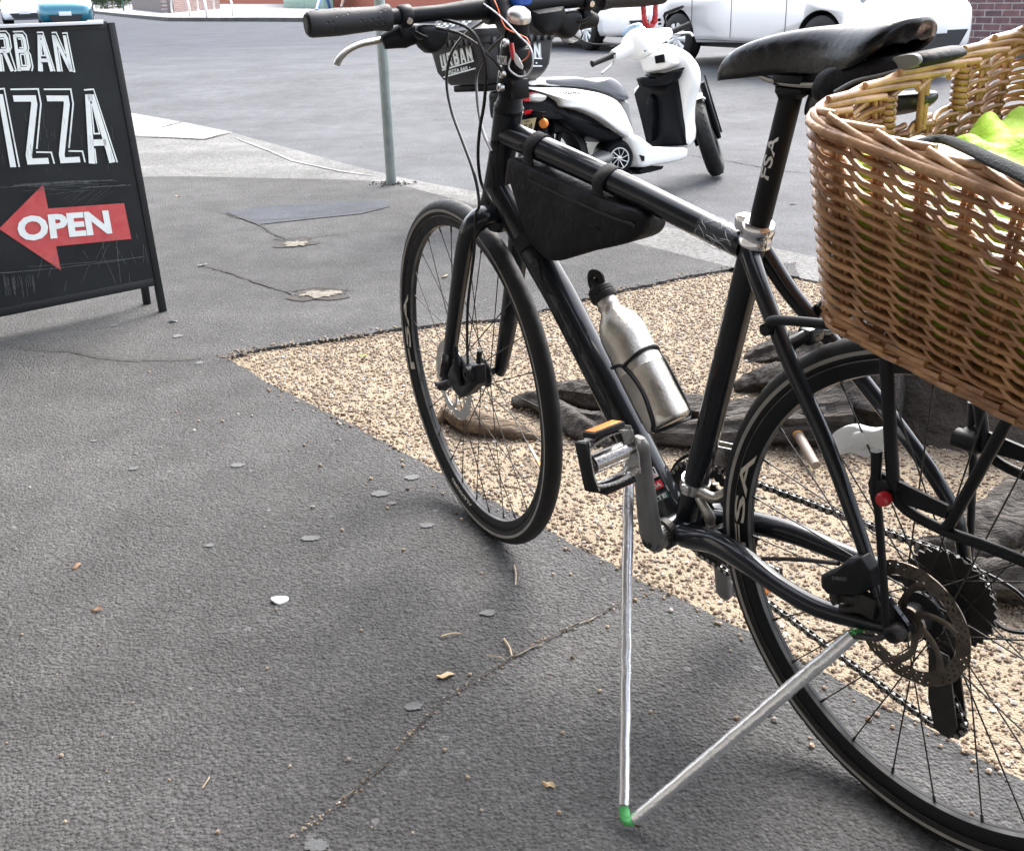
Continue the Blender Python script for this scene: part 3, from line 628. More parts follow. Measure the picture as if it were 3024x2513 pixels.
# headset and steerer stack
m = MB(); lathe(m, ht, sax, [(0, .0), (0, .0235), (.005, .0245), (.008, .022), (.014, .021), (.016, .0195), (.03, .0195), (.032, .018), (.034, 0)], 28)
part(m, 'headset', M['black_metal'])
def S_(p, s=None):  # steered frame -> bicycle frame
    return FK.w(p)
def steer(m): m.tf(FK); return m
hF = fk(1043, 225); ax = unit(V(-.36, 0, .933))
m = MB(); s0 = hF
tube(m, [s0+ax*.028, s0+ax*.143], .0175, 24)
for t in (.045, .092): lathe(m, s0+ax*(t-.017), ax, [(0, .0), (0, .0215), (.003, .0225), (.03, .0225), (.033, .0215), (.033, .0)], 28)
box(m, s0+ax*.045+V(-.026, 0, -.008), (.018, .026, .03), bev=.004); box(m, s0+ax*.092+V(-.026, 0, -.008), (.018, .026, .03), bev=.004)
riser = build(steer(m), 'stem', M['black_metal'], bike)
for t in (.040, .062, .11):
    m = MB(); c = s0+ax*t+V(-.014, .0215, 0); lathe(m, c, (0, 1, 0), [(0, 0), (0, .0062), (.006, .0062), (.008, .005), (.008, .003), (.004, .003), (.004, 0)], 14); build(steer(m), 'bolt', M['silver'], riser)
m = MB(); lathe(m, s0+ax*.142, ax, [(0, 0), (0, .0185), (.006, .019), (.012, .017), (.018, .009), (.02, 0)], 24); build(steer(m), 'top_cap', M['silver'], riser)
bar_c = V(-.2285, 0, .678)
m = MB(); tube(m, cr([s0+ax*.125, s0+ax*.13+V(.03, 0, .012), bar_c+V(-.01, 0, 0)], 6), [.021, .02, .019], 18, oval=(1, 1.1)); lathe(m, bar_c+V(0, -.024, 0), (0, 1, 0), [(0, 0), (0, .022), (.003, .0235), (.045, .0235), (.048, .022), (.048, 0)], 28)
build(steer(m), 'stem_extension', M['black_metal'], riser)
m = MB(); quad_text(m, 'SATORI', [s0+ax*.078+V(.012, .0235, -.002), s0+ax*.078+V(-.021, .0235, -.002), s0+ax*.088+V(-.021, .0235, .002), s0+ax*.088+V(.012, .0235, .002)])
build(steer(m), 'stem_lettering', M['stk_white'], riser, smooth=0)
# handlebar
m = MB(); tube(m, [bar_c+V(0, y, 0) for y in (-.30, -.1, -.04, .04, .1, .30)], [.0111, .0111, .0155, .0155, .0111, .0111], 20); hbar = build(steer(m), 'handlebar', M['black_metal'], bike)
M['grip'] = mat('dimpled_grip_rubber', (.018, .019, .022), .55)
t, b, tc, N, L = node_graph(M['grip']); v = N('TexVoronoi', i_Scale=120.); v.inputs['Randomness'].default_value = .35; L(tc.outputs['Object'], v.inputs['Vector'])
q = N('MapRange', n1=.1, n2=.26, n3=0., n4=1.); L(v.outputs['Distance'], q.inputs[0]); bu = N('Bump', i_Strength=1., i_Distance=.0016); L(q.outputs[0], bu.inputs['Height']); L(bu.outputs[0], b.inputs['Normal'])
for s in (1, -1):
    m = MB(); e = bar_c+V(0, s*.304, 0); inn = bar_c+V(0, s*.18, 0); d = unit(inn-e)
    pr = [(0, .0), (0, .0128), (.002, .0165), (.006, .0178), (.02, .0182), (.045, .0188), (.07, .0178), (.1, .0165), (.112, .0175), (.116, .0185), (.124, .0185), (.126, .012)]
    lathe(m, e, d, pr, 32)
    gr = build(steer(m), 'grip', M['grip'], bike)
    m = MB(); lathe(m, e+d*-.0015, d, [(0, 0), (0, .0095), (.002, .0095)], 20); lathe(m, e-d*.0008, d, [(0, .0125), (0, .0142)], 24); build(steer(m), 'end_plug', M['dirty_black'], gr)
    # brake lever: clamp, body, blade
    m = MB(); cy = s*.155; c = bar_c+V(0, cy, 0)
    lathe(m, c-V(0, .009, 0), (0, 1, 0), [(0, 0), (0, .0145), (.002, .0158), (.016, .0158), (.018, .0145), (.018, 0)], 24)
    box(m, c+V(.004, 0, -.021), (.012, .015, .02), bev=.003)
    tube(m, cr([c+V(.012, -s*.026, -.026), c+V(.018, 0, -.028), c+V(.024, s*.03, -.034)], 5), [.011, .015, .009], 14, oval=(1, 1.2))
    lv = build(steer(m), 'brake_lever', M['black_metal'], bike)
    if s > 0: P = [FKW.x(p, bar_c[0]+.034) for p in ((800, 78), (775, 84), (745, 90), (722, 99), (706, 110), (695, 123), (690, 134))]
    else: P = [FKW.x(p, bar_c[0]+.034) for p in ((1100, 46), (1130, 54), (1160, 54), (1190, 43), (1212, 28), (1226, 16))]
    m = MB(); P = cr(P, 6)
    tube(m, P, [.007, .0065, .006, .006, .0062, .0066] if s > 0 else [.013, .014, .013, .011, .010, .007], 12, oval=(1.25, .75) if s > 0 else (.7, 1), up=(1, 0, 0)); build(steer(m), 'lever_blade', M['steel'] if s > 0 else M['rubber'], lv)
    m = MB(); lathe(m, c+V(-.004, s*.0, -.012), (0, s, 0), [(0, 0), (0, .0)], 4) if False else None
    lathe(m, c+V(-.014, 0, -.006), (-1, 0, -.25), [(0, 0), (0, .0045), (.004, .0045), (.004, 0)], 12); build(steer(m), 'clamp_bolt', M['silver'], lv)
    # gear shifter pod with thumb paddle
    m = MB(); c2 = bar_c+V(.006, s*.118, -.028)
    pr = [c2+V(.0, s*.03, .012), c2+V(.0, s*.012, .016), c2+V(.0, -s*.02, .012), c2+V(.0, -s*.034, .002), c2+V(.0, -s*.024, -.018), c2+V(0, -s*.002, -.032), c2+V(0, s*.018, -.022)]
    pillow(m, pr, [(-.022, .6), (-.018, .9), (-.008, 1), (.01, 1), (.016, .8)], V(1, 0, 0)); pod = build(steer(m), 'gear_shifter', M['black_metal'], bike, smooth=60, mod=subsurf(1))
    m = MB(); tube(m, cr([c2+V(-.012, s*.012, .0), c2+V(-.024, s*.022, -.002), c2+V(-.026, s*.034, .006)], 4), [.005, .006, .004], 10, oval=(1.5, .6)); build(steer(m), 'thumb_paddle', M['black_metal'], pod)
# right-hand computer / lamp mount and the big dark paddle hanging below the bar on the far side, blue lamp by the stem
m = MB(); c = bar_c+V(.0, -.075, -.02)
pr = [c+V(0, .028, .012), c+V(0, -.03, .014), c+V(0, -.036, -.004), c+V(0, -.018, -.022), c+V(0, .008, -.026), c+V(0, .026, -.01)]
pillow(m, pr, [(-.02, .7), (-.014, 1), (.014, 1), (.02, .7)], V(1, 0, 0)); box(m, c+V(-.012, .012, -.004), (.012, .02, .012), bev=.003); box(m, c+V(-.012, -.016, .002), (.012, .014, .016), bev=.003); pass
build(steer(m), 'light_bracket', M['black_metal'], hbar, smooth=40)
m = MB(); c = bar_c+V(-.034, -.02, .014); lathe(m, c+V(0, 0, -.012), (0, 0, 1), [(0, 0), (0, .014), (.004, .017), (.03, .017), (.034, .012), (.034, 0)], 20); build(steer(m), 'front_lamp', M['blue'], hbar)
# cables, traced and laid in a plane just left of the head tube
def cable(pts, r, mt, name, off, parent=bike, k=8):
    n = len(pts); P = []
    for i, p in enumerate(pts):
        o = off[0]+(off[1]-off[0])*i/(n-1) if isinstance(off, tuple) else off
        P.append(fk(*[p][0:1], off=o) if False else FKW.y(p, o))
    m = MB(); tube(m, cr(P, k), r, 8); return build(steer(m), name, mt, parent)
z3b = Z(850, 0, 2.4706)
cable([z3b(1130, 150), z3b(1210, 165), z3b(1310, 205), z3b(1385, 290), z3b(1432, 420), z3b(1446, 560), z3b(1432, 760), z3b(1400, 950), z3b(1388, 1150), z3b(1410, 1330), z3b(1470, 1450), z3b(1500, 1520)], .0026, M['cable'], 'gear_cable', (.10, .028))
cable([z3b(1080, 205), z3b(1170, 225), z3b(1270, 260), z3b(1400, 345), z3b(1500, 440), z3b(1560, 520)], .0026, M['cable'], 'gear_cable', (.12, .03))
cable([z3b(1600, 250), z3b(1500, 340), z3b(1420, 440), z3b(1378, 560), z3b(1380, 700), z3b(1398, 850), z3b(1430, 980), z3b(1490, 1110)], .0026, M['cable'], 'brake_cable', (-.06, .022))
cable([z3b(1480, 130), z3b(1400, 175), z3b(1290, 255), z3b(1200, 380), z3b(1163, 520), z3b(1163, 660), z3b(1200, 830), z3b(1270, 1020), z3b(1340, 1210), z3b(1380, 1360), z3b(1395, 1500), (975, 445), (972, 520), (960, 620), (958, 700), (960, 755)], .0026, M['cable'], 'brake_cable', (.0, .068))
zc = Z(1150, 0, 4.2)
cable([zc(1070, -20), zc(1180, 60), zc(1330, 170), zc(1460, 290), zc(1600, 440), zc(1720, 560), zc(1775, 680), zc(1770, 830), zc(1700, 940), zc(1600, 950), zc(1500, 880), zc(1480, 810), zc(1520, 700)], .0013, M['wire_w'], 'lamp_wire', .032)
cable([zc(1285, -20), zc(1340, 100), zc(1400, 280), zc(1470, 370), zc(1600, 430), zc(1700, 480), zc(1740, 580), zc(1720, 700), zc(1640, 770)], .001, M['wire_o'], 'lamp_wire', .030)
m = MB(); c = FKW.y(zc(1525, 650), .03); tube(m, [c+V(.002, 0, .012), c+V(-.002, 0, -.01)], .0035, 10); build(steer(m), 'wire_connector', M['red'], bike)
m = MB(); c = FKW.y(zc(1590, 730), .028); tube(m, cr([c+V(.02, 0, .012), c+V(.0, 0, -.004), c+V(-.014, 0, -.012)], 4), [.004, .007, .003], 8, oval=(.4, 1)); build(steer(m), 'cable_wrap', M['stk_white'], bike)
# fork
m = MB(); cz = .375; cx = -.05-.355*.36
lathe(m, V(-.048-.36*.345, 0, .345)-ax*.005, ax, [(-.012, 0), (-.012, .02), (0, .026), (.01, .026), (.012, .0)], 24)
for s in (1, -1):
    P = [V(-.172, s*.008, .352), V(-.168, s*.034, .347), V(-.152, s*.05, .32), V(-.115, s*.056, .235), V(-.06, s*.059, .11), V(-.018, s*.06, .022), V(-.002, s*.06, -.008)]
    tube(m, cr(P, 6), [.02, .0205, .0185, .0172, .0155, .013, .010], 18, oval=(1.15, .9))
frk = build(steer(m), 'fork', M['black_paint'], bike)
M['polished'] = mat('polished_aluminium', (.66, .66, .67), .18, metal=1)
# wheels
M['rim_edge'] = mat('worn_rim_edge', (.16, .16, .155), .35, metal=.4, var=(20, .8), col2=(.05, .05, .05))
RT = .0165; RC = .329
def wheel(side_front, F=None):
    w = empty('wheel', parent=bike)
    st = (lambda m: m.tf(FK)) if side_front else (lambda m: m)
    m = MB(); n = 300; nc = 20      # tyre with side stripe and shallow zigzag tread
    ring = []
    for i in range(n):
        a = 2*PI*i/n; ca, sa = math.cos(a), math.sin(a); rg_ = []
        for j in range(nc):
            b = 2*PI*j/nc; rr = RT*(1.0); x = RC+rr*math.cos(b)*1.02; y = rr*math.sin(b)
            if math.cos(b) > .3: x -= .0013*((i+int(abs(math.sin(b))*6)) % 5 == 0)
            rg_.append(V(x*ca, y, x*sa))
        ring.append(rg_)
    vs = [p for r_ in ring for p in r_]; fs = []; mis = []
    for i in range(n):
        for j in range(nc):
            k = (j+1) % nc; i2 = (i+1) % n; fs.append((i*nc+j, i*nc+k, i2*nc+k, i2*nc+j))
    m.add(vs, fs, 0)
    for s in (1, -1):           # thin pale reflective stripe on each sidewall
        b0, b1 = R(90), R(108); prf = []
        for b in (b0, b1): prf.append((s*(RT+.0004)*math.sin(b), RC+(RT+.0004)*math.cos(b)))
        lathe(m, V(0, 0, 0), V(0, 1, 0), prf, n, 1, cap=False)
    build(st(m), 'tyre', [M['tyre'], M['stripe']], w, smooth=50)
    m = MB(); pr = [(-.0115, .317), (-.0125, .312), (-.0118, .306), (-.007, .297), (0, .2945), (.007, .297), (.0118, .306), (.0125, .312), (.0115, .317), (0, .314)]
    lathe(m, V(0, 0, 0), V(0, 1, 0), pr, n, 0, closed=True); lathe(m, V(0, 0, 0), V(0, 1, 0), [(.0118, .3172), (.0132, .3168), (.0134, .3155)], n, 1, cap=False); lathe(m, V(0, 0, 0), V(0, 1, 0), [(.0012, .2946), (.0065, .2968)], n, 1, cap=False); rm = build(st(m), 'rim', [M['black_metal'], M['rim_edge']], w, smooth=35)
    m = MB(); ns = 28; rnd = random.Random(3)
    for i in range(ns):
        a = 2*PI*(i+.5)/ns; s = 1 if i % 2 == 0 else -1; tang = 1 if (i//2) % 2 == 0 else -1
        hr = .026 if (s > 0 or not side_front) else .02; hy = s*(.028 if s > 0 else (.03 if side_front else .019))
        ha = a+tang*R(80)*.9; 
        p0 = V(hr*math.cos(ha), hy, hr*math.sin(ha)); p1 = V(.296*math.cos(a), s*.001, .296*math.sin(a))
        tube(m, [p0, p1], .00105, 6); u = unit(p1-p0); tube(m, [p1-u*.012, p1], .0021, 6)
    build(st(m), 'spokes', M['dirty_black'], w)
    m = MB(); hw = .048 if side_front else .062
    lathe(m, V(0, -hw, 0), V(0, 1, 0), [(0, 0), (0, .009), (.012, .011), (.014, .016), (hw-.034, .022), (hw-.03, .03), (hw-.027, .03), (hw-.02, .016), (hw, .0145), (hw+.02, .016), (hw+.025, .031), (hw+.03, .031), (hw+.034, .02), (2*hw-.008, .014), (2*hw, .009), (2*hw, 0)], 28)
    tube(m, [V(0, -hw-.03, 0), V(0, hw+.03, 0)], .0045, 12)
    hubo = build(st(m), 'hub', M['black_metal'], w)
    # brake rotor: perforated ring on curved arms
    ry = .040 if side_front else .052; m = MB(); nr, nn = 7, 126; r0, r1 = .062, .080
    G = [[V((r0+(r1-r0)*i/nr+(.0012*math.sin(12*2*PI*j/nn) if i in (0, nr) else 0))*math.cos(2*PI*j/nn), 0, (r0+(r1-r0)*i/nr+(.0012*math.sin(12*2*PI*j/nn) if i in (0, nr) else 0))*math.sin(2*PI*j/nn)) for j in range(nn)] for i in range(nr+1)]
    keep = [[not ((i in (1, 3, 5)) and (j+i) % 3 == 0 and (j//3) % 7 != 6) for j in range(nn)] for i in range(nr)]
    for yy in (-.0009, .0009):
        vs = [p+V(0, ry+yy, 0) for r_ in G for p in r_]; m.add(vs, [(i*nn+j, i*nn+(j+1) % nn, (i+1)*nn+(j+1) % nn, (i+1)*nn+j) for i in range(nr) for j in range(nn) if keep[i][j]])
    lathe(m, V(0, ry, 0), V(0, 1, 0), [(-.0009, r1), (.0009, r1)], nn, cap=False); lathe(m, V(0, ry, 0), V(0, 1, 0), [(-.0009, r0), (.0009, r0)], nn, cap=False)
    for k in range(6):
        a = 2*PI*k/6; P = [V((.018+.046*t)*math.cos(a+.75*t), ry, (.018+.046*t)*math.sin(a+.75*t)) for t in np.linspace(0, 1, 7)]
        tube(m, P, [.006, .0045, .004, .0045, .006], 8, oval=(.25, 1), up=(0, 1, 0))
    lathe(m, V(0, ry, 0), V(0, 1, 0), [(-.002, 0), (-.002, .022), (.002, .022), (.003, .013), (.006, .013), (.006, 0)], 24)
    build(st(m), 'disc_rotor', M['bright_rotor'] if side_front else M['rotor'], w, smooth=30)
    return w, st, rm
wF, stF, rimF = wheel(True)
wR, stR, rimR = wheel(False)
# rim lettering (partly visible cream graphics)
def rim_text(s, a0, a1, r0, r1, st, w, rev=False):
    uv, f = text_tris(s, .02); m = MB(); vs = []
    for u, v in uv:
        a = a0+(a1-a0)*u; r = r0+(r1-r0)*v; t = (r-.297)/(.317-.297); y = .0135 if r > .306 else .0078+(.0135-.0078)*max(0, (r-.296)/.010)
        vs.append(V(r*math.cos(a), y+.0012, r*math.sin(a)))
    m.add(vs, f); build(st(m), 'rim_lettering', M['cream'], w, smooth=0)
def ang_of(p, fr): q = fr.y(p, .012); return math.atan2(q[2], q[0]), math.hypot(q[0], q[2])
aT = ang_of((1518, 905), BK)[0]; aB = ang_of((1524, 1130), BK)[0]
rim_text('FSA', aB, aT, .299, .314, stR, wR)
a1_, a2_ = ang_of((838, 606), FKW)[0], ang_of((843, 756), FKW)[0]; rim_text('FSA', a2_, a1_, .299, .315, stF, wF)
a1_, a2_ = ang_of((968, 1032), FKW)[0], ang_of((928, 985), FKW)[0]; rim_text('ALEXRIMS', a1_, a2_, .302, .309, stF, wF)
# spoke light on the rear wheel
m = MB(); z4m = Z(2100, 900, 1.939); out = [B(*z4m(x, y), .0) for x, y in ((690, 768), (718, 722), (770, 694), (830, 687), (885, 702), (940, 708), (990, 697), (1035, 684), (1046, 715), (1046, 775), (1015, 820), (960, 855), (900, 866), (850, 852), (800, 842), (735, 854), (706, 812))]
c = sum(out)/len(out); pillow(m, cr(out, 3, closed=True), [(-.007, .8), (-.0045, .985), (.0045, .985), (.007, .8)], V(0, 1, 0)); lathe(m, c+V(0, .005, 0), V(0, 1, 0), [(0, .013), (.004, .012), (.006, .009), (.006, 0)], 20)
M['milky'] = mat('milky_plastic', (.93, .95, .95), .3); build(m, 'spoke_light', M['milky'], wR, smooth=50)
# cassette and chain
m = MB()
for k in range(9):
    yy = -.024-.0042*k; rr = .066-.0052*k; nt_ = 34-3*k; pts = []
    for i in range(nt_*2): a = PI*i/nt_; q = rr+(.0 if i % 2 else -.005); pts.append(V(q*math.cos(a), yy, q*math.sin(a)))
    m2 = pts; c = V(0, yy, 0); n = len(m2); m.add(m2+[p+V(0, -.0018, 0) for p in m2]+[c, c+V(0, -.0018, 0)], [(i, (i+1) % n, n+(i+1) % n, n+i) for i in range(n)]+[(i, (i+1) % n, 2*n) for i in range(n)]+[(n+i, n+(i+1) % n, 2*n+1) for i in range(n)])
build(m, 'cassette', M['dirty_black'], wR, smooth=30)
m = MB(); rr = .088; nt_ = 44; pts = []
for i in range(nt_*2): a = PI*i/nt_; q = rr+(0 if i % 2 else -.005); pts.append(bbc+V(q*math.cos(a), -.047, q*math.sin(a)))
def disc_ring(m, pts, c, inner, th):
    n = len(pts); inn = [c+(p-c)*inner for p in pts]; o_ = V(0, -th, 0)
    vs = pts+inn+[p+o_ for p in pts]+[p+o_ for p in inn]
    m.add(vs, [(i, (i+1) % n, n+(i+1) % n, n+i) for i in range(n)]+[(2*n+i, 2*n+(i+1) % n, 3*n+(i+1) % n, 3*n+i) for i in range(n)]+[(i, (i+1) % n, 2*n+(i+1) % n, 2*n+i) for i in range(n)]+[(n+i, n+(i+1) % n, 3*n+(i+1) % n, 3*n+i) for i in range(n)])
disc_ring(m, pts, bbc+V(0, -.047, 0), .8, .003)
pts2 = [bbc+V(0, -.040, 0)+(p-bbc-V(0, -.047, 0))*.75 for p in pts]; disc_ring(m, pts2, bbc+V(0, -.040, 0), .8, .0025)
for k in range(5):
    a = 2*PI*k/5+.3; tube(m, [bbc+V(0, -.05, 0), bbc+V(.074*math.cos(a), -.05, .074*math.sin(a))], [.011, .007], 10, oval=(.4, 1), up=(0, 1, 0))
part(m, 'chainring', M['dirty_black'])
m = MB(); lathe(m, bbc+V(0, -.058, 0), (0, 1, 0), [(0, .093), (.0, .098), (.003, .098), (.003, .093)], 60, closed=True); part(m, 'chain_guard', M['black_metal'])
def chain_path():
    cR, rR = V(0, -.046, 0), .046; cF, rF = bbc+V(0, -.048, 0), .086
    P = []
    top0 = cR+V(.008, 0, rR); top1 = cF+V(.0, 0, rF)
    for t in np.linspace(0, 1, 12): P.append(top0+(top1-top0)*t)
    for a in np.linspace(R(80), R(-98), 20): P.append(cF+V(rF*math.cos(a), 0, rF*math.sin(a)))
    p1 = V(-.012, -.046, -.196); p0 = P[-1]
    for t in np.linspace(.05, 1, 14): P.append(p0+(p1+V(.022, 0, -.022)-p0)*t)
    for a in np.linspace(R(-70), R(-200), 6): P.append(p1+V(.0, 0, 0)+V(.022*math.cos(a), 0, .022*math.sin(a)))
    p2 = V(.008, -.046, -.098)
    P.append(p2+V(.016, 0, -.01)); P.append(p2+V(.02, 0, .01))
    for a in np.linspace(R(-75), R(-265), 12): P.append(cR+V(rR*math.cos(a), 0, rR*math.sin(a)))
    return P
P = chain_path(); D = [0]
for a, b in zip(P[:-1], P[1:]): D.append(D[-1]+np.linalg.norm(b-a))
m = MB(); nl = int(D[-1]/.0127)
def at(d):
    i = min(max(np.searchsorted(D, d)-1, 0), len(P)-2); return P[i]+(P[i+1]-P[i])*((d-D[i])/(D[i+1]-D[i]+1e-9))
for i in range(nl):
    a, b = at(i*.0127), at((i+1)*.0127); c = (a+b)/2; d = unit(b-a); A_ = np.stack([d, V(0, 1, 0), np.cross(d, V(0, 1, 0))], 1); yo = .0034 if i % 2 else .0022
    for s in (1, -1):
        for q in (-.0045, .0045): box(m, c+V(0, s*yo, 0)+d*q, (.0075, .0011, .0085), A_, 0)
        box(m, c+V(0, s*yo, 0), (.005, .0011, .005), A_, 0)
    lathe(m, a+V(0, -.004, 0), (0, 1, 0), [(0, 0), (0, .0037), (.008, .0037), (.008, 0)], 8, 1)
part(m, 'chain', [M['dirty_black'], M['steel']])
# rear derailleur
m = MB(); tube(m, cr([V(.0, -.07, -.02), V(.004, -.078, -.045), V(.006, -.064, -.085), V(.008, -.05, -.1)], 5), [.012, .014, .016, .012], 14, oval=(1, 1.3))
for yy in (-.036, -.056):
    prism(m, [V(.022, yy, -.09), V(-.006, yy, -.09), V(-.03, yy, -.19), V(-.022, yy, -.215), V(.0, yy, -.212), V(.014, yy, -.17)], V(0, .0025, 0))
for c in (V(.008, -.046, -.1), V(-.012, -.046, -.196)): lathe(m, c+V(0, -.004, 0), (0, 1, 0), [(0, 0), (0, .018), (.003, .021), (.006, .018), (.006, 0)], 18)
part(m, 'rear_derailleur', M['dirty_black'])
m = MB(); tube(m, cr([V(-.01, -.078, -.03), V(-.05, -.078, -.045), V(-.09, -.074, -.02), V(-.06, -.07, .02), V(.03, -.066, .03)], 6), .0025, 8); part(m, 'gear_cable', M['cable'])
# front derailleur with silver band on the seat tube
m = MB(); sdir = unit(stT-stB); c = B(1437, 1000, 0); c = stB+sdir*((c-stB)@sdir)
lathe(m, c-sdir*.009, sdir, [(0, .0195), (.0, .0225), (.018, .0225), (.018, .0195)], 26, closed=True); box(m, c+V(.0, .024, 0)+V(-.004, 0, 0), (.014, .008, .016), bev=.002)
fd = part(m, 'front_derailleur', M['silver'])
m = MB(); tube(m, cr([c+V(-.02, .012, 0), c+V(-.045, .0, -.006), c+V(-.06, -.03, .02), c+V(-.03, -.045, .03)], 5), [.008, .009, .008, .006], 10); tube(m, cr([c+V(-.022, .016, -.008), c+V(-.04, .01, -.04), c+V(-.028, .0, -.07)], 4), [.006, .009, .005], 8)
prism(m, [c+V(.03, -.04, .045), c+V(-.05, -.04, .06), c+V(-.062, -.04, .04), c+V(-.02, -.04, .02), c+V(.03, -.04, .02)], V(0, .002, 0)); prism(m, [c+V(.03, -.058, .045), c+V(-.05, -.058, .06), c+V(-.062, -.058, .03), c+V(-.02, -.058, .01), c+V(.03, -.058, .01)], V(0, .002, 0))
part(m, 'cage', M['steel'], fd)
# cranks and pedals
cz3 = Z(1650, 1100, 2.493)
def crank(s, up):
    y0 = s*.068; c = bbc+V(0, y0, 0); e = c+V(.0, s*.022, .17*up); mm = MB(); c = c+V(0, s*.004, 0)
    P = [c+V(0, 0, -.012*up), c+V(0, 0, .01*up), c+(e-c)*.35, c+(e-c)*.75, e, e+V(0, 0, .012*up)]
    tube(mm, cr(P, 4), [.012, .021, .019, .016, .016, .009], 16, oval=(1, .58), up=(1, 0, 0), sq=.7)
    lathe(mm, c+V(0, -s*.022, 0), (0, s, 0), [(0, 0), (0, .02), (.014, .02), (.016, .022), (.022, .02)], 24)
    o = part(mm, 'crank_arm', M['grey_alloy']); mm = MB()
    lathe(mm, c+V(0, s*.007, 0), (0, s, 0), [(0, 0), (0, .0105), (.0025, .0105), (.0035, .008), (.0035, .0045), (.001, .0045), (.001, 0)], 20); part(mm, 'crank_bolt', M['dirty_black'], o)
    if s > 0:
        mm = MB(); yb = y0+s*.004+.0095; quad_text(mm, 'SHIMANO', [bbc+V(.004, yb+.004, .035), bbc+V(.004, yb+.009, .075), bbc+V(-.004, yb+.009, .075), bbc+V(-.004, yb+.004, .035)]); part(mm, 'crank_lettering', M['dark_mark'], o, smooth=0)
    return e, o
eL, crL = crank(1, 1); eR, crR = crank(-1, -1)
lathe_bb = MB(); lathe(lathe_bb, bbc+V(0, .036, 0), (0, 1, 0), [(0, 0), (0, .024), (.012, .024), (.013, .02), (.02, .02), (.02, 0)], 28); part(lathe_bb, 'bottom_bracket_cup', M['dirty_black'])
def pedal(e, s, tilt):
    a0 = e+V(0, s*.014, 0); A_ = np.array(Matrix.Rotation(tilt, 3, 'Y')); F = Frame(a0+V(0, s*.044, 0), A_)
    mm = MB(); tube(mm, [V(0, -s*.042, 0), V(0, s*.034, 0)], [.0085, .0075], 14); tube(mm, [V(0, -s*.026, 0), V(0, s*.033, 0)], .0145, 16)
    for x in (-1, 1):
        for z in (1, -1):     # four toothed cage plates
            pts = []; nth = 12
            for i in range(nth*2+1):
                t = -1+2*i/(nth*2); pts.append(V(x*(.036-.006*t*t), t*.039, z*(.0155+(.004 if i % 2 else 0))))
            base = [V(x*(.036-.006*t*t), t*.039, z*.006) for t in np.linspace(1, -1, nth*2+1)]
            prism(mm, pts+base, V(-x*.002, 0, 0))
    for y in (-1, 1):
        prism(mm, [V(.036, y*.039, .013), V(.036, y*.039, -.013), V(.012, y*.043, -.013), V(-.012, y*.043, -.013), V(-.036, y*.039, -.013), V(-.036, y*.039, .013), V(-.012, y*.043, .013), V(.012, y*.043, .013)], V(0, -y*.0025, 0))
    mm.tf(F); o = part(mm, 'pedal', M['chrome'])
    for x in (-1, 1):
        mm = MB(); box(mm, V(x*.0415, 0, 0), (.009, .058, .027), bev=.002); mm.tf(F); part(mm, 'reflector_housing', M['rubber'], o)
        mm = MB(); box(mm, V(x*.0464, 0, 0), (.0018, .05, .021), bev=.0006); mm.tf(F); part(mm, 'reflector', M['orange'], o)
    mm = MB(); box(mm, V(0, s*.043, 0), (.074, .007, .026), bev=.003); mm.tf(F); part(mm, 'pedal_end', M['rubber'], o)
pedal(eL, 1, R(-76)); pedal(eR, -1, R(10))
# seat post, clamp, saddle
m = MB(); sp0 = stT-sdir*.02; sp1 = V(.2505, 0, .596); tube(m, [sp0, sp0*.5+sp1*.5, sp1], .0138, 24); tube(m, [V(.262, 0, .588), V(.225, 0, .604)], [.017, .014], 14); post = part(m, 'seat_post', M['black_metal'])
m = MB(); a_ = sp0+(sp1-sp0)*.5; tube_text(m, 'FSA', sp0, sp1, .0140, .085, .14, .013, .05, 0, flip=False); part(m, 'seat_post_lettering', M['stk_white'], post, smooth=0)
m = MB(); sd_ = unit(sp1-sp0); lathe(m, stT-sd_*.026, sd_, [(0, .018), (.0, .0215), (.006, .0215), (.0075, .0205), (.016, .0205), (.0175, .0215), (.026, .0215), (.03, .0185), (.03, .014)], 30); box(m, stT+V(.025, 0, .0), (.02, .02, .022), bev=.005)
sc_ = part(m, 'seat_clamp', M['polished'])
m = MB()
# saddle: stations from nose to tail (x, z top, half width, drop)
ST = [(.364, .613, .010, .012), (.356, .624, .016, .024), (.34, .636, .021, .036), (.30, .648, .023, .044), (.25, .657, .025, .046), (.21, .661, .030, .048), (.18, .663, .037, .05), (.155, .666, .047, .048), (.13, .669, .054, .042), (.112, .672, .055, .032), (.10, .672, .047, .02), (.097, .667, .028, .011), (.098, .66, .012, .005)]
rings = []
for x, z, w, d in ST:
    rg_ = []
    for t in np.linspace(-1, 1, 13):
        a = t*PI*.5; yy = w*math.sin(a); zz = z-d*(1-math.cos(a))**1.35-(.004 if abs(t) < .1 and w > .05 else 0); rg_.append(V(x-.006*(1-abs(t)), yy, zz))
    for t in np.linspace(.9, -.9, 11): a = t*PI*.5; rg_.append(V(x, w*.93*math.sin(a), z-.01-d*(1-math.cos(a))**1.35-(.004 if abs(t) < .8 else 0)))
    rings.append(rg_)
loft(m, rings); sad = part(m, 'saddle', M['leather'], smooth=80, mod=subsurf(1))
m = MB()
for s in (1, -1): tube(m, cr([V(.325, s*.006, .622), V(.30, s*.014, .616), V(.27, s*.021, .603), V(.20, s*.022, .602), V(.15, s*.026, .622), V(.135, s*.03, .63)], 6), .0035, 8)
part(m, 'saddle_rail', M['steel'], sad)
m = MB(); box(m, V(.240, 0, .604), (.045, .05, .014), bev=.004); box(m, V(.24, 0, .592), (.04, .046, .008), bev=.003); part(m, 'saddle_clamp', M['black_metal'], sad)
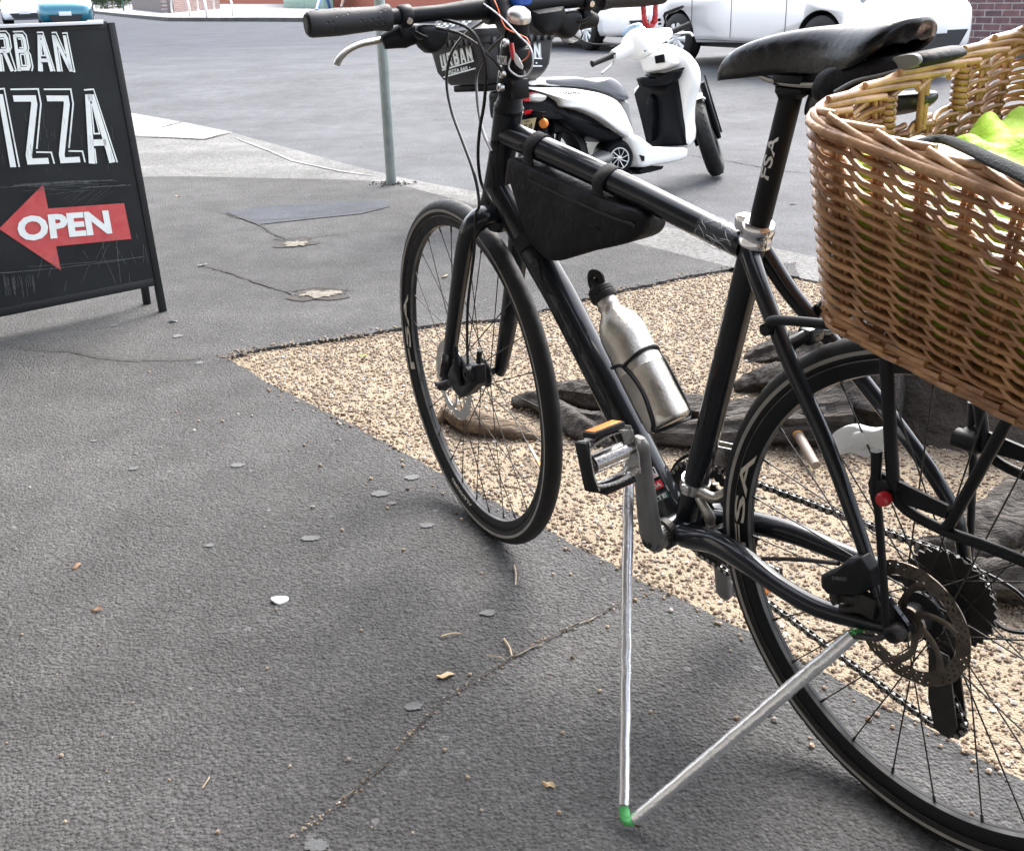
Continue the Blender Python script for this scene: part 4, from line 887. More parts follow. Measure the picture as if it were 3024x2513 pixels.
# disc brake calipers
def caliper(st, pts, name_off, txt=None):
    mm = MB(); pr, yy = pts; pillow(mm, pr, [(-.014, .75), (-.010, 1), (.010, 1), (.016, .8)], V(0, 1, 0), ctr=None)
    mm.v = [tuple(np.array(p)+V(0, yy, 0)) for p in mm.v]; return build(st(mm), 'brake_caliper', M['black_metal'], bike, smooth=40, mod=subsurf(0, .002))
q5 = Z(2100, 1600, 1.911)
def bp(pts, off): return [BK.y(p, off)-V(0, off, 0) for p in pts]
cr_ = caliper(lambda m: m, (bp([q5(640, 175), q5(730, 140), q5(800, 80), q5(860, 75), q5(915, 150), q5(930, 250), q5(860, 290), q5(770, 285), q5(680, 285), q5(640, 240)], .075), .072), 0)
m = MB(); tube(m, [B(*q5(690, 300), .07), B(*q5(900, 335), .07)], .008, 10); tube(m, [B(*q5(700, 310), .078), B(*q5(720, 345), .078)], .008, 8); box(m, B(*q5(880, 350), .072), (.03, .012, .03), bev=.003); tube(m, [B(*q5(740, 375), .068), B(*q5(900, 370), .068)], .007, 10)
part(m, 'caliper_bracket', M['dirty_black'], cr_)
m = MB(); A0, A1 = B(*q5(680, 215), .0895), B(*q5(765, 222), .0895); up_ = V(0, 0, .006); quad_text(m, 'SHIMANO', [A0, A1, A1+up_, A0+up_]); part(m, 'caliper_lettering', M['grey_alloy'], cr_, smooth=0)
m = MB(); tube(m, cr([B(*q5(290, 95), .06), B(*q5(500, 100), .065), B(*q5(720, 122), .075)], 5), .003, 8); part(m, 'brake_cable', M['cable'])
q1 = Z(1150, 550, 1.6317)
def fp_(pts, off): return [FKW.y(p, off)-V(0, off, 0) for p in pts]
m = MB(); c_ = FKW.y(q1(400, 900), .07); lathe(m, c_, (0, 1, 0), [(0, 0), (0, .014), (.012, .014), (.014, .011), (.014, .005), (.01, .005), (.01, 0)], 18); tube(m, [FKW.y(q1(318, 770), .078), FKW.y(q1(330, 880), .082), FKW.y(q1(345, 960), .08)], [.005, .006, .004], 8); tube(m, [FKW.y(q1(430, 850), .06), FKW.y(q1(435, 790), .06)], .005, 8); box(m, FKW.y(q1(325, 850), .078), (.016, .01, .01), bev=.002)
build(stF(m), 'caliper_arm', M['black_metal'], bike)
cf = caliper(stF, (fp_([q1(340, 830), q1(365, 815), q1(385, 850), q1(440, 860), q1(445, 950), q1(400, 1000), q1(365, 1015), q1(335, 980), q1(305, 900)], .06), .06), 0)
m = MB(); tube(m, cr([FKW.y(q1(240, 965), .085), FKW.y(q1(290, 950), .07)], 2), .0085, 12); tube(m, cr([FKW.y(q1(270, 812), .085), FKW.y(q1(265, 860), .09), FKW.y(q1(250, 915), .088)], 5), [.006, .007, .004], 10, oval=(1, .6)); build(stF(m), 'quick_release', M['dirty_black'], bike)
m = MB(); lathe(m, V(0, -.062, 0), (0, -1, 0), [(0, 0), (0, .009), (.012, .009), (.014, .006), (.014, 0)], 14); build(stF(m), 'axle_nut', M['silver'], bike)
m = MB(); lathe(m, V(0, .073, 0), (0, 1, 0), [(0, 0), (0, .013), (.012, .012), (.016, .009), (.016, 0)], 18); tube(m, cr([V(0, .082, 0), V(.02, .086, -.016), V(.05, .084, -.03)], 4), [.006, .005, .006], 10, oval=(1, .6)); part(m, 'quick_release', M['dirty_black'])
# luggage rack
m = MB(); rr = .0058
z4 = Z(2100, 900, 1.939)
for s in (1, -1):
    y = .085*s; yt = .072*s
    tube(m, cr([V(.075, yt, .372), V(.055, yt, .368), V(.045, yt+s*.004, .33), V(.02, y, .215), V(.014, y, .19)], 6), .0075, 12)
    tube(m, cr([V(.022, y, .196), V(.0, y, .172), V(-.05, y, .165), V(-.10, y, .168), V(-.2, y, .172), V(-.24, y, .19), V(-.26, yt, .26), V(-.28, yt, .368)], 6), .0065, 10)
    tube(m, cr([V(-.115, yt, .37), V(-.10, y, .31), V(-.06, y, .19), V(-.052, y, .17)], 5), .0065, 10)
    prism(m, [V(.030, y, .205), V(-.052, y, .198), V(-.052, y, .182), V(.012, y, .178), V(.03, y, .186)], V(0, s*.004, 0))
    tube(m, [V(-.29, yt, .372), V(.085, yt, .372)], .0065, 12)
tube(m, cr([V(.085, -.072, .372), V(.11, -.05, .372), V(.115, 0, .372), V(.11, .05, .372), V(.085, .072, .372)], 6), .0065, 12)
for x in (.04, -.06, -.16, -.26): tube(m, [V(x, -.07, .372), V(x, .07, .372)], .0045, 8)
for s in (1, -1): tube(m, cr([V(.232, s*.046, .316), V(.225, s*.055, .328), V(.19, s*.06, .338), V(.11, s*.06, .352), V(.07, s*.055, .366)], 6), .0062, 12); lathe(m, V(.234, s*.044, .314), (0, s, 0), [(0, 0), (0, .008), (.012, .008), (.012, 0)], 14)
rack = part(m, 'luggage_rack', M['black_metal'])
m = MB(); hy = -.075; tube(m, cr([V(.10, hy, .40), V(.15, hy, .392), V(.172, hy, .37), V(.165, hy, .335), V(.13, hy, .322), V(.09, hy, .335)], 8), .008, 12)
for k in range(6): x0 = .155-.012*k; tube(m, [V(x0, hy, .385), V(x0-.01, hy, .335)], .0035, 6)
part(m, 'rack_hoop', M['rubber'], rack)
for s in (1, -1): m = MB(); y = .092*s; tube(m, [V(.037, y, .232), V(.036, y, .222), V(.034, y, .175), V(.028, y, .16), V(.008, y*.9, -.0)], [.0065, .0062, .0052, .0048, .0048], 12); lathe(m, V(.045, s*.078, .187), (-1, 0, 0), [(0, 0), (0, .0125), (.03, .0125), (.03, 0)], 16); box(m, V(.028, s*.086, .188), (.026, .02, .024), bev=.003); part(m, 'rack_leg', M['black_metal'], rack)
m = MB(); c = B(*z4(988, 1112), .104); lathe(m, c-V(0, .006, 0), (0, 1, 0), [(0, 0), (0, .0075), (.002, .0085), (.009, .0085), (.012, .007), (.013, 0)], 8); part(m, 'clamp_knob', M['red'], rack)
# bottle cage
m = MB(); u = unit(d0-d1); n_ = V(-u[2], 0, u[0]); n_ = -n_ if n_[0] > 0 else n_
bq = Z(1650, 1100, 2.493)
bA, bB = B(1372, 868, 0), B(1240, 612, 0)
bu = unit(bB-bA); bn = unit(np.cross(bu, V(0, 1, 0)))
if bn[0] > 0: bn = -bn
cb = bA+bu*.0; rb = .039
def cyl(a, h, r=rb): return cb+bu*h+r*(math.cos(a)*bn+math.sin(a)*V(0, 1, 0))
P = [cyl(R(165), .12), cyl(R(120), .115), cyl(R(75), .105), cyl(R(60), .06), cyl(R(70), .012), cyl(R(80), -.004, .036), cyl(R(0), -.008, .03), cyl(R(-80), -.004, .036), cyl(R(-70), .012), cyl(R(-60), .06), cyl(R(-75), .105), cyl(R(-120), .115), cyl(R(-165), .12)]
tube(m, cr(P, 6), .0028, 8)
P = [cyl(R(75), .105), cyl(R(30), .112), cyl(R(0), .114), cyl(R(-30), .112), cyl(R(-75), .105)]; tube(m, cr(P, 6), .0028, 8)
box(m, cb+bu*.075-bn*(rb+.004), (.012, .022, .11), np.stack([bn, V(0, 1, 0), bu], 1), bev=.002); part(m, 'bottle_cage', M['black_metal'])
# red loop hanging from the far bar end
m = MB(); a0 = bar_c+V(0, -.275, -.008); P = [FKW.y(p, a0[1]) for p in ((1312, 4), (1311, 20), (1313, 38), (1318, 52), (1330, 57), (1340, 50), (1342, 34), (1341, 18), (1338, 2))]
P = [a0+(p-P[4])*1.0+V(0, 0, -.052) for p in P]
w_ = [a0+V(0, .013, 0), a0+V(0, .012, -.018), a0+V(0, .010, -.033), a0+V(0, .005, -.04), a0+V(0, -.004, -.04), a0+V(0, -.009, -.033), a0+V(0, -.011, -.018), a0+V(0, -.012, 0)]
tube(m, cr(w_, 5), [.0042, .005, .005, .005, .005, .005, .005, .004], 8, oval=(.45, 1), up=(1, 0, 0)); vs = np.array(m.v); vs += np.random.default_rng(3).uniform(-.0012, .0012, vs.shape); m.v = vs.tolist()
build(steer(m), 'red_loop', M['red'], bike, smooth=60)

# ------------------------------------------------------------------ things carried by the bicycle
BM = BK.mat()
def thing(name, label, cat, M_=None, group=None): return empty(name, M_ if M_ is not None else BM, label, cat, group)
z2 = Z(1400, 350, 2.0)
# frame bag
bag = thing('frame_bag', 'black nylon triangular bag strapped under the top tube of the bicycle', 'bag')
out = [B(*z2(x, y), .022) for x, y in [(225, 235), (330, 280), (480, 350), (620, 412), (760, 470), (880, 515), (950, 535), (990, 575), (1006, 625), (995, 680), (950, 722), (860, 750), (700, 785), (600, 815), (520, 838), (450, 835), (395, 800), (340, 730), (290, 610), (245, 480), (208, 340), (205, 270)]]
pol = cr(out, 3, closed=True)
m = MB(); pillow(m, pol, [(-.046, .5), (-.046, .8), (-.044, .95), (-.04, 1.0), (.0, 1.0), (.003, .99), (.005, .96), (.007, .8), (.010, .5), (.011, .2)], V(0, 1, 0))
k = len(pol); rnd = np.random.default_rng(2)
vs = np.array(m.v); vs[:, 1] += .0012*np.sin(vs[:, 0]*60+vs[:, 2]*35); m.v = vs.tolist()
body = build(m, 'bag_body', M['fabric'], bag, smooth=70)
m = MB(); zl = [pol[i] for i in range(3, 20)]; tube(m, [np.append(p[:2], p[2])*1.0+V(-.004, .0105, -.019) for p in zl], .002, 6); build(m, 'zip', M['strap'], bag)
tdir = unit(tt1-tt0)
for (px_, py_), q in (((1107, 298), .022), ((1250, 380), .022)):
    p = B(px_, py_, 0); c = tt0+tdir*((p-tt0)@tdir); m = MB(); up_ = unit(np.cross(V(0, 1, 0), tdir)); up_ = up_ if up_[2] > 0 else -up_; ring = []
    for w in (-.011, .011):
        rg_ = [c+tdir*(w+.002*math.sin(3*a))+(.0215)*(math.cos(a)*up_+math.sin(a)*V(0, 1, 0)) for a in np.linspace(-PI*.62, PI*.62, 17)]
        rg_ = [rg_[0]+V(0, .004, -.03)+tdir*.0]+rg_+[rg_[-1]+V(0, -.0, -.022), rg_[-1]+V(0, .010, -.055)]; ring.append(rg_)
    n = len(ring[0]); m.add(ring[0]+ring[1], [(i, i+1, n+i+1, n+i) for i in range(n-1)])
    o = build(m, 'strap', M['strap'], bag, smooth=70); s = o.modifiers.new('s', 'SOLIDIFY'); s.thickness = .003; s.offset = 1
m = MB(); p = B(*z2(310, 770), 0); c = d0+unit(d1-d0)*((p-d0)@unit(d1-d0)); dd = unit(d1-d0); lathe(m, c-dd*.012, dd, [(0, .0270), (0, .0295), (.024, .0295), (.024, .027)], 26, closed=True); build(m, 'strap', M['strap'], bag)
# water bottle
wb = thing('water_bottle', 'scuffed bare steel water bottle with black cap in the cage on the down tube', 'bottle')
m = MB(); lathe(m, cb-bu*.002, bu, [(0, 0), (0, .031), (.003, .0355), (.008, .0365), (.02, .0365), (.095, .0365), (.096, .0371), (.0975, .0365), (.15, .0365), (.163, .0358), (.178, .0315), (.188, .025), (.195, .0195), (.2, .0172), (.206, .0165), (.209, .0178), (.212, .0165), (.222, .016), (.222, 0)], 48)
btl = build(m, 'bottle_body', M['steel'], wb, smooth=50)
m = MB(); lathe(m, cb+bu*.217, bu, [(0, 0), (0, .0195), (.004, .0212), (.009, .0212), (.011, .019), (.012, .0202), (.019, .0202), (.021, .0185), (.023, .017), (.028, .0095), (.036, .0088), (.036, 0)], 32)
tube(m, cr([cb+bu*.24+bn*.012, cb+bu*.252+bn*.016, cb+bu*.262+bn*.004, cb+bu*.262-bn*.006, cb+bu*.250-bn*.014, cb+bu*.24-bn*.012], 5), .0042, 10, oval=(1, 1.6)); build(m, 'cap', M['rubber'], wb, smooth=40)
# saddle bag and pouch
sb = thing('saddle_bag', 'black saddle bag with grey patch slung under the rear of the saddle', 'bag')
def bagpoly(pts, off, lv, mt, name, par, sub=1):
    P_ = cr([B(*p, off) for p in pts], 3, closed=True); mm = MB(); pillow(mm, P_, lv, V(0, 1, 0)); return build(mm, name, mt, par, smooth=70, mod=subsurf(sub))
z6b = Z(2300, 100, 2.9)
bagpoly([z6b(300, 420), z6b(360, 330), z6b(500, 265), z6b(760, 225), z6b(1000, 190), z6b(1225, 160), z6b(1300, 245), z6b(1100, 320), z6b(880, 360), z6b(640, 420), z6b(500, 510), z6b(470, 580), z6b(330, 580), z6b(285, 500)], .035, [(-.08, .6), (-.076, .85), (-.066, .96), (-.04, 1.0), (-.005, 1.0), (.004, .96), (.009, .86), (.012, .6)], M['fabric'], 'bag_body', sb, 0)
bagpoly([z6b(1010, 200), z6b(1200, 168), z6b(1245, 240), z6b(1160, 290), z6b(1070, 305), z6b(1040, 250)], .04, [(0.0, .9), (.004, 1), (.007, .95)], mat('grey_panel', (.12, .125, .125), .5), 'patch', sb, 0)
m = MB(); tube(m, cr([B(*z6b(480, 500), .05), B(*z6b(660, 405), .052), B(*z6b(880, 355), .05), B(*z6b(1200, 265), .04)], 5), .0022, 6); build(m, 'zip', M['grey_alloy'], sb)
m = MB(); a_, b_ = B(*z6b(450, 400), .045), B(*z6b(420, 580), .045); box(m, (a_+b_)/2, (.022, .003, np.linalg.norm(a_-b_)*1.1), bev=.001); build(m, 'strap', M['strap'], sb)
pch = thing('black_pouch', 'rounded glossy black pouch hanging behind the seat post below the saddle bag', 'pouch')
bagpoly([z6b(200, 560), z6b(260, 470), z6b(390, 430), z6b(600, 470), z6b(900, 530), z6b(1230, 520), z6b(1210, 640), z6b(950, 720), z6b(600, 680), z6b(330, 640), z6b(180, 720)], .0, [(-.045, .6), (-.04, .85), (-.028, 1), (-.006, 1), (.004, .85), (.008, .6)], mat('shiny_black_pouch', (.02, .021, .023), .35), 'pouch_body', pch)
# wicker basket
w0 = V(.083, .186, .600)
pitch, roll = R(10.6), R(-5.6)
WM = np.array(Matrix.Rotation(-pitch, 3, 'Y') @ Matrix.Rotation(roll, 3, 'X'))
bx = unit(V(-.218, 0, -.041)); by = unit(V(0, -.366, .035)); bz = unit(np.cross(by, bx)); bz = bz if bz[2] > 0 else -bz
LX, LY, HB = .40, .372, .218
top = lambda: None
def rrect(lx, ly, r, n):   # rounded rectangle loop as function of arc length fraction, origin at front-left corner; returns points & normals
    segs = [((r, 0), (lx-r, 0), (0, -1)), ('c', (lx-r, r), -90), ((lx, r), (lx, ly-r), (1, 0)), ('c', (lx-r, ly-r), 0), ((lx-r, ly), (r, ly), (0, 1)), ('c', (r, ly-r), 90), ((0, ly-r), (0, r), (-1, 0)), ('c', (r, r), 180)]
    L_ = []; 
    for s in segs: L_.append(r*PI/2 if s[0] == 'c' else math.dist(s[0], s[1]))
    T = sum(L_)
    def f(u):
        d = (u % 1)*T
        for s, l in zip(segs, L_):
            if d <= l:
                if s[0] == 'c':
                    a = R(s[2]+90*d/l); return (s[1][0]+r*math.cos(a), s[1][1]+r*math.sin(a)), (math.cos(a), math.sin(a))
                t = d/l; return (s[0][0]+(s[1][0]-s[0][0])*t, s[0][1]+(s[1][1]-s[0][1])*t), s[2]
            d -= l
        return (r, 0), (0, -1)
    return f, T
ftop, TT = rrect(LX, LY, .03, 0)
tin = (.026, .026, .042)    # how far the foot draws in: front, back, sides
def bw(u, h, r=0.):      # u along loop, h depth below rim (0..HB), r outward
    (x, y), (nx, ny) = ftop(u); q = h/HB
    x2 = x*(1-(tin[0]+tin[1])/LX*q)+tin[0]*q; y2 = y*(1-2*tin[2]/LY*q)+tin[2]*q
    return w0+bx*(x2+nx*r)+by*(y2+ny*r)-bz*h
wk = thing('wicker_basket', 'large brown wicker basket with a hand hole mounted on the rear rack', 'basket')
NS = 32; PR = .0030
U_ = lambda k: (k+.22)/NS
# the hand hole in the front panel: y from .13 to .245 of the panel width
def in_hole(u, h):
    (x, y), (nx, ny) = ftop(u); return nx < -.9 and .132 < y < .252 and .014 < h < .052
m = MB(); rnd = random.Random(5); course = .0124; nc = int((HB-.012)/course)
for c in range(nc):
    for k in range(NS):
        z0 = .014+c*course; A_ = .0052; seg = []
        jit = [rnd.uniform(-.0009, .0009) for _ in range(4)]; rr = PR*rnd.uniform(.85, 1.12)
        for t in np.linspace(0, 2, 12):
            u = U_(k+t); q_ = min(t, 2-t); r = A_*(-1.1+2.35*(min(q_/.62, 1)**.8)); tt_ = min(max((t-.1)/.75, 0), 1); h = z0-.0085+.0105*tt_*tt_*(3-2*tt_)+jit[0]+(t-1)*jit[1]+.0018*max(0, t-1.2)
            seg.append((u, h, r))
        runs = [[]]
        for s_ in seg:
            if in_hole(s_[0], s_[1]): 
                if runs[-1]: runs.append([])
            else: runs[-1].append(s_)
        for rn in runs:
            if len(rn) > 2: tube(m, cr([bw(*s_) for s_ in rn], 1), rr, 6, cap=True)
build(m, 'weave', M['wicker'], wk, smooth=60)
m = MB()     # paired upright stakes
for k in range(NS):
    for d in (-.0034, .0034):
        u = U_(k)+d/TT
        if in_hole(u, .03): tube(m, [bw(u, h, 0) for h in (.054, HB*.6, HB)], .0028, 6)
        else: tube(m, [bw(u, h, 0) for h in (.004, HB*.5, HB)], .0028, 6)
for d in (-.004, .004): tube(m, [w0+by*(.191+d)+bx*(tin[0]*h/HB)-bz*h for h in (.004, .06)], .0036, 8)
# wrapped posts each side of the hole
for yy in (.130, .256):
    for i in range(7):
        h = .012+i*.0066; P = []
        u = 1-(.03*PI/2+yy-.03+0)/TT if False else None
        c = w0+by*yy+bx*(tin[0]*h/HB)-bz*h; tube(m, [c+V(0, 0, 0)+.009*(math.cos(a)*bx*.75+math.sin(a)*by)-bz*.0018*math.sin(a) for a in np.linspace(0, 2*PI, 13)], .0031, 6, cap=False)
build(m, 'stake', M['wicker'], wk, smooth=60)
m = MB()     # plaited rim: long overlapping rods
N_ = 28
for k in range(N_):
    u0 = k/N_
    P = []
    for t in np.linspace(0, 1, 9):
        u = u0+t*4.4/N_; r = .010*math.sin(PI*(t*1.0))*1.0-.003; h = -.010+.024*t+.004*math.sin(2*PI*t); P.append(bw(u, h, r))
    tube(m, cr(P, 2), [.0036, .0043, .0043, .004, .0032], 8)
for k in range(N_):
    u0 = (k+.5)/N_; P = []
    for t in np.linspace(0, 1, 7): u = u0+t*2.6/N_; P.append(bw(u, .006-.018*t, -.007+.004*math.sin(PI*t)))
    tube(m, cr(P, 2), [.0034, .0042, .0042, .0034], 8)
build(m, 'rim', M['rim_wicker'], wk, smooth=60)
m = MB()     # foot border and base
for j in range(3):
    for k in range(20):
        P = [bw((k+t*1.7)/20+j*.013, HB-.006+.010*j*.7+.006*math.sin(PI*t)-.003, .004*math.cos(PI*2*t)+.003) for t in np.linspace(0, 1, 7)]; tube(m, P, .0036, 6)
for i in range(26): q = (i+.5)/26; tube(m, [w0+bx*(tin[0]+(LX-tin[0]-tin[1])*q)+by*tin[2]-bz*HB, w0+bx*(tin[0]+(LX-tin[0]-tin[1])*q)+by*(LY-tin[2])-bz*HB], .0068, 6)
build(m, 'base', M['wicker'], wk, smooth=60)
# contents
hv = thing('hi_vis_vest', 'crumpled fluorescent yellow-green vest stuffed in the wicker basket', 'vest')
m = MB(); n = 46; G = []; rnd = np.random.default_rng(3)
def cloth(i, j):
    u, v = i/(n-1), j/(n-1); x = .012+(LX-.024)*u; y = .012+(LY-.024)*v; e = min(u, 1-u, v, 1-v)
    h = .060+.010*math.sin(u*13+3*math.sin(v*7))*math.sin(v*9+1)+.007*math.sin(u*23+v*31)+.006*abs(math.sin(u*31+2*math.sin(v*23)))+.004*abs(math.sin(v*47-u*19))-.034*math.exp(-((u-.3)**2/.018+(v-.42)**2/.05))+.02*max(0, u-.55)-.036*math.exp(-(v/.16)**2)
    h += (.02 if v > .5 else 0)*0
    if e < .04: h += (.04-e)*.5
    if e < .001: h = .185
    q = h/HB; return w0+bx*(x+(tin[0]*(1-u)-tin[1]*u)*q)+by*(y+tin[2]*(1-2*v)*q)-bz*h
m.add([cloth(i, j) for i in range(n) for j in range(n)], [(i*n+j, i*n+j+1, (i+1)*n+j+1, (i+1)*n+j) for i in range(n-1) for j in range(n-1)])
build(m, 'vest_cloth', M['hivis'], hv, smooth=70, mod=subsurf(1))
m = MB(); m2_ = [cloth(i, 8)+bz*.004 for i in range(10, 30)]; m3_ = [cloth(i, 12)+bz*.004 for i in range(10, 30)]; m.add(m2_+m3_, [(i, i+1, 21+i, 20+i) for i in range(19)]); build(m, 'reflective_band', mat('reflective_tape', (.55, .58, .57), .35), hv, smooth=70)
hl = thing('white_bottle', 'smooth white plastic bottle lying on the yellow-green vest in the basket', 'bottle')
m = MB(); c = w0+bx*.115+by*.075-bz*.046; tube(m, [c-bx*.05+by*.012, c-bx*.045+by*.01, c, c+bx*.045-by*.01, c+bx*.052-by*.012], [.012, .026, .029, .028, .014], 28); build(m, 'bottle_body', M['white_plastic'], hl)
sp_ = thing('black_strap', 'fuzzy dark grey strap lying across the top of the basket contents', 'strap')
m = MB(); P = []
for (x, y), dz in [((1878, 292), .0), ((1930, 286), .004), ((1985, 305), .006), ((2035, 330), .004), ((2100, 360), 0), ((2160, 392), 0)]:
    p = BK.z((x, y), .585); P.append(p)
tube(m, cr(P, 6), [.003, .0052, .006, .006], 10, oval=(1.1, .9)); build(m, 'strap_webbing', mat('fuzzy_webbing', (.018, .022, .024), .9, bump=(400, .003)), sp_)
# prop made of two foil-covered tubes
apex = gp(1290, 1678, .010)
pr_ = thing('prop_stand', 'improvised stand of two silver tubes with green tape propping the bicycle', 'bicycle stand', Matrix.Translation(Vector(apex)))
tA = BK.w(B(1289, 950, .06)); tB = BK.w(B(1760, 1297, .085))
def lw(p): return np.array(p, float)-apex
m = MB()
def foil_tube(a, b, r0, r1, seed):
    rnd = random.Random(seed); n = 26; P = [a+(b-a)*t+V(rnd.uniform(-1, 1), rnd.uniform(-1, 1), 0)*.0006 for t in np.linspace(0, 1, n)]
    mm = MB(); tube(mm, [lw(p) for p in P], [(r0+(r1-r0)*i/(n-1))*(1+rnd.uniform(-.05, .05)) for i in range(n)], 14, oval=(1, .93)); return mm
e1 = gp(1280, 1650, .028); e2 = gp(1302, 1680, .016)
build(foil_tube(e1, tA, .0078, .0085, 1), 'tube', M['foil'], pr_, smooth=60); build(foil_tube(e2, BK.w(B(1748, 1303, .085)), .0088, .0098, 2), 'tube', M['foil'], pr_, smooth=60)
m = MB(); pA, pB = lw(gp(1279, 1652, .026)), lw(gp(1300, 1684, .014)); tube(m, cr([pA, (pA+pB)/2+V(-.004, -.004, -.006), pB], 6), [.0066, .0074, .0064], 12, oval=(1, .8)); vs = np.array(m.v); vs += np.random.default_rng(1).uniform(-.0009, .0009, vs.shape); m.v = vs.tolist(); build(m, 'tape_wrap', M['green_tape'], pr_, smooth=70)
m = MB(); pA, pB = lw(BK.w(B(1750, 1302, .085))), lw(BK.w(B(1768, 1300, .075))); tube(m, [pA, pB], [.0072, .0055], 10); vs = np.array(m.v); vs += np.random.default_rng(2).uniform(-.0014, .0014, vs.shape); m.v = vs.tolist(); build(m, 'tape_wrap', M['green_tape'], pr_, smooth=70)

# ------------------------------------------------------------------ sandwich board
sp0_ = gp(337, 640); hdir = unit(V(.75, .66, 0)); awy = V(-.66, .75, 0)
lean = R(13)
best = None
for a in np.linspace(R(2), R(35), 120):     # lean that carries the top right corner through its pixel
    u_ = awy*math.sin(a)+V(0, 0, math.cos(a)); nn = np.cross(hdir, u_); d = ray((223, 47)); t = ((sp0_-O)@nn)/(d@nn); P = O+t*d; off = (P-sp0_)@hdir
    if best is None or abs(off+.01) < abs(best[1]+.01): best = (a, off, P)
lean, L_s = best[0], None
su = awy*math.sin(lean)+V(0, 0, math.cos(lean)); sn = -np.cross(hdir, su); sn = sn if sn[1] < 0 else -sn
SG = Frame(sp0_, np.stack([hdir, su, sn], 1))     # x along the board, y up the board, z towards the viewer
print('sign lean', math.degrees(lean), 'top', SG.l(best[2]))
topY = SG.l(best[2])[1]; SM = SG.mat()
def sg(p, off=.0): return SG.z(p, off)
sgn = empty('sandwich_board', SM, 'black chalkboard pavement sign lettered URBAN PIZZA with red OPEN arrow', 'sign')
WB = .66; tr_, br_ = sg((226, 47)), sg((322, 586)); botY = br_[1]
m = MB(); box(m, V(-WB/2-.0, (topY+botY)/2, -.008), (WB, topY-botY, .006)); build(m, 'panel', M['board'], sgn, smooth=0)
m = MB(); fw = .024
for x in (.0, -WB): box(m, V(x, topY/2-.0, -.012), (fw, topY, .022), bev=.002)
for y in (botY+.015, topY-.008): box(m, V(-WB/2, y, -.013), (WB-fw-.002, .026, .018), bev=.002)
build(m, 'frame', M['board_frame'], sgn)
m = MB(); box(m, V(-WB/2-.02, topY+.001, -.006), (WB-.02, .010, .03), bev=.001); box(m, V(-.05, topY+.008, -.006), (.05, .004, .012)); build(m, 'top_strip', M['pale_trim'], sgn)
# rear leaf of the A-frame
ang = 2*lean; A2 = np.array(Matrix.Rotation(ang, 3, 'X')); 
m = MB()
for x in (.0, -WB): box(m, V(x, topY, -.03)+A2@V(0, -topY/2, -.012), (fw, topY, .022), A2, bev=.002)
box(m, V(-WB/2, topY, -.03)+A2@V(0, -(topY-botY)/2, -.012), (WB-fw, topY-botY, .008), A2); build(m, 'rear_panel', M['board_frame'], sgn)
zs1 = Z(0, 0, 2.3333)
def px_quad(bl, br, tr, tl, off): return [sg(p, off) for p in (bl, br, tr, tl)]
def glyph(mm, g_, quad, wf, wt, mi=0, off=.0):
    """fat strokes plus a thin offset outline to the upper right, in a unit cell mapped to the quad"""
    A_, B_, C_, D_ = [np.array(q) for q in quad]
    wx = np.linalg.norm(B_-A_); hy_ = np.linalg.norm(D_-A_)
    T = lambda u, v: A_*(1-u)*(1-v)+B_*u*(1-v)+C_*u*v+D_*(1-u)*v
    def stroke(pts, w):
        P = [np.array([u*wx, v*hy_]) for u, v in pts]
        n = len(P); L1, L2 = [], []
        for i in range(n):
            if i == 0: t = P[1]-P[0]; t /= np.linalg.norm(t); nn = np.array([-t[1], t[0]]); k_ = 1
            elif i == n-1: t = P[-1]-P[-2]; t /= np.linalg.norm(t); nn = np.array([-t[1], t[0]]); k_ = 1
            else:
                t1 = P[i]-P[i-1]; t1 /= np.linalg.norm(t1); t2 = P[i+1]-P[i]; t2 /= np.linalg.norm(t2); n1 = np.array([-t1[1], t1[0]]); n2 = np.array([-t2[1], t2[0]]); nn = n1+n2; l = np.linalg.norm(nn); nn = nn/l if l > .2 else n1; k_ = min(1/max(nn@n1, .35), 2.2)
            L1.append(P[i]+nn*w/2*k_); L2.append(P[i]-nn*w/2*k_)
        mm.add([T(p[0]/wx, p[1]/hy_) for p in L1+L2], [(i, i+1, n+i+1, n+i) for i in range(n-1)], mi)
    W = wf*wx
    for s in G_[g_]['s']: stroke(s, W)
    for s in G_[g_]['o']: stroke(s, wt)
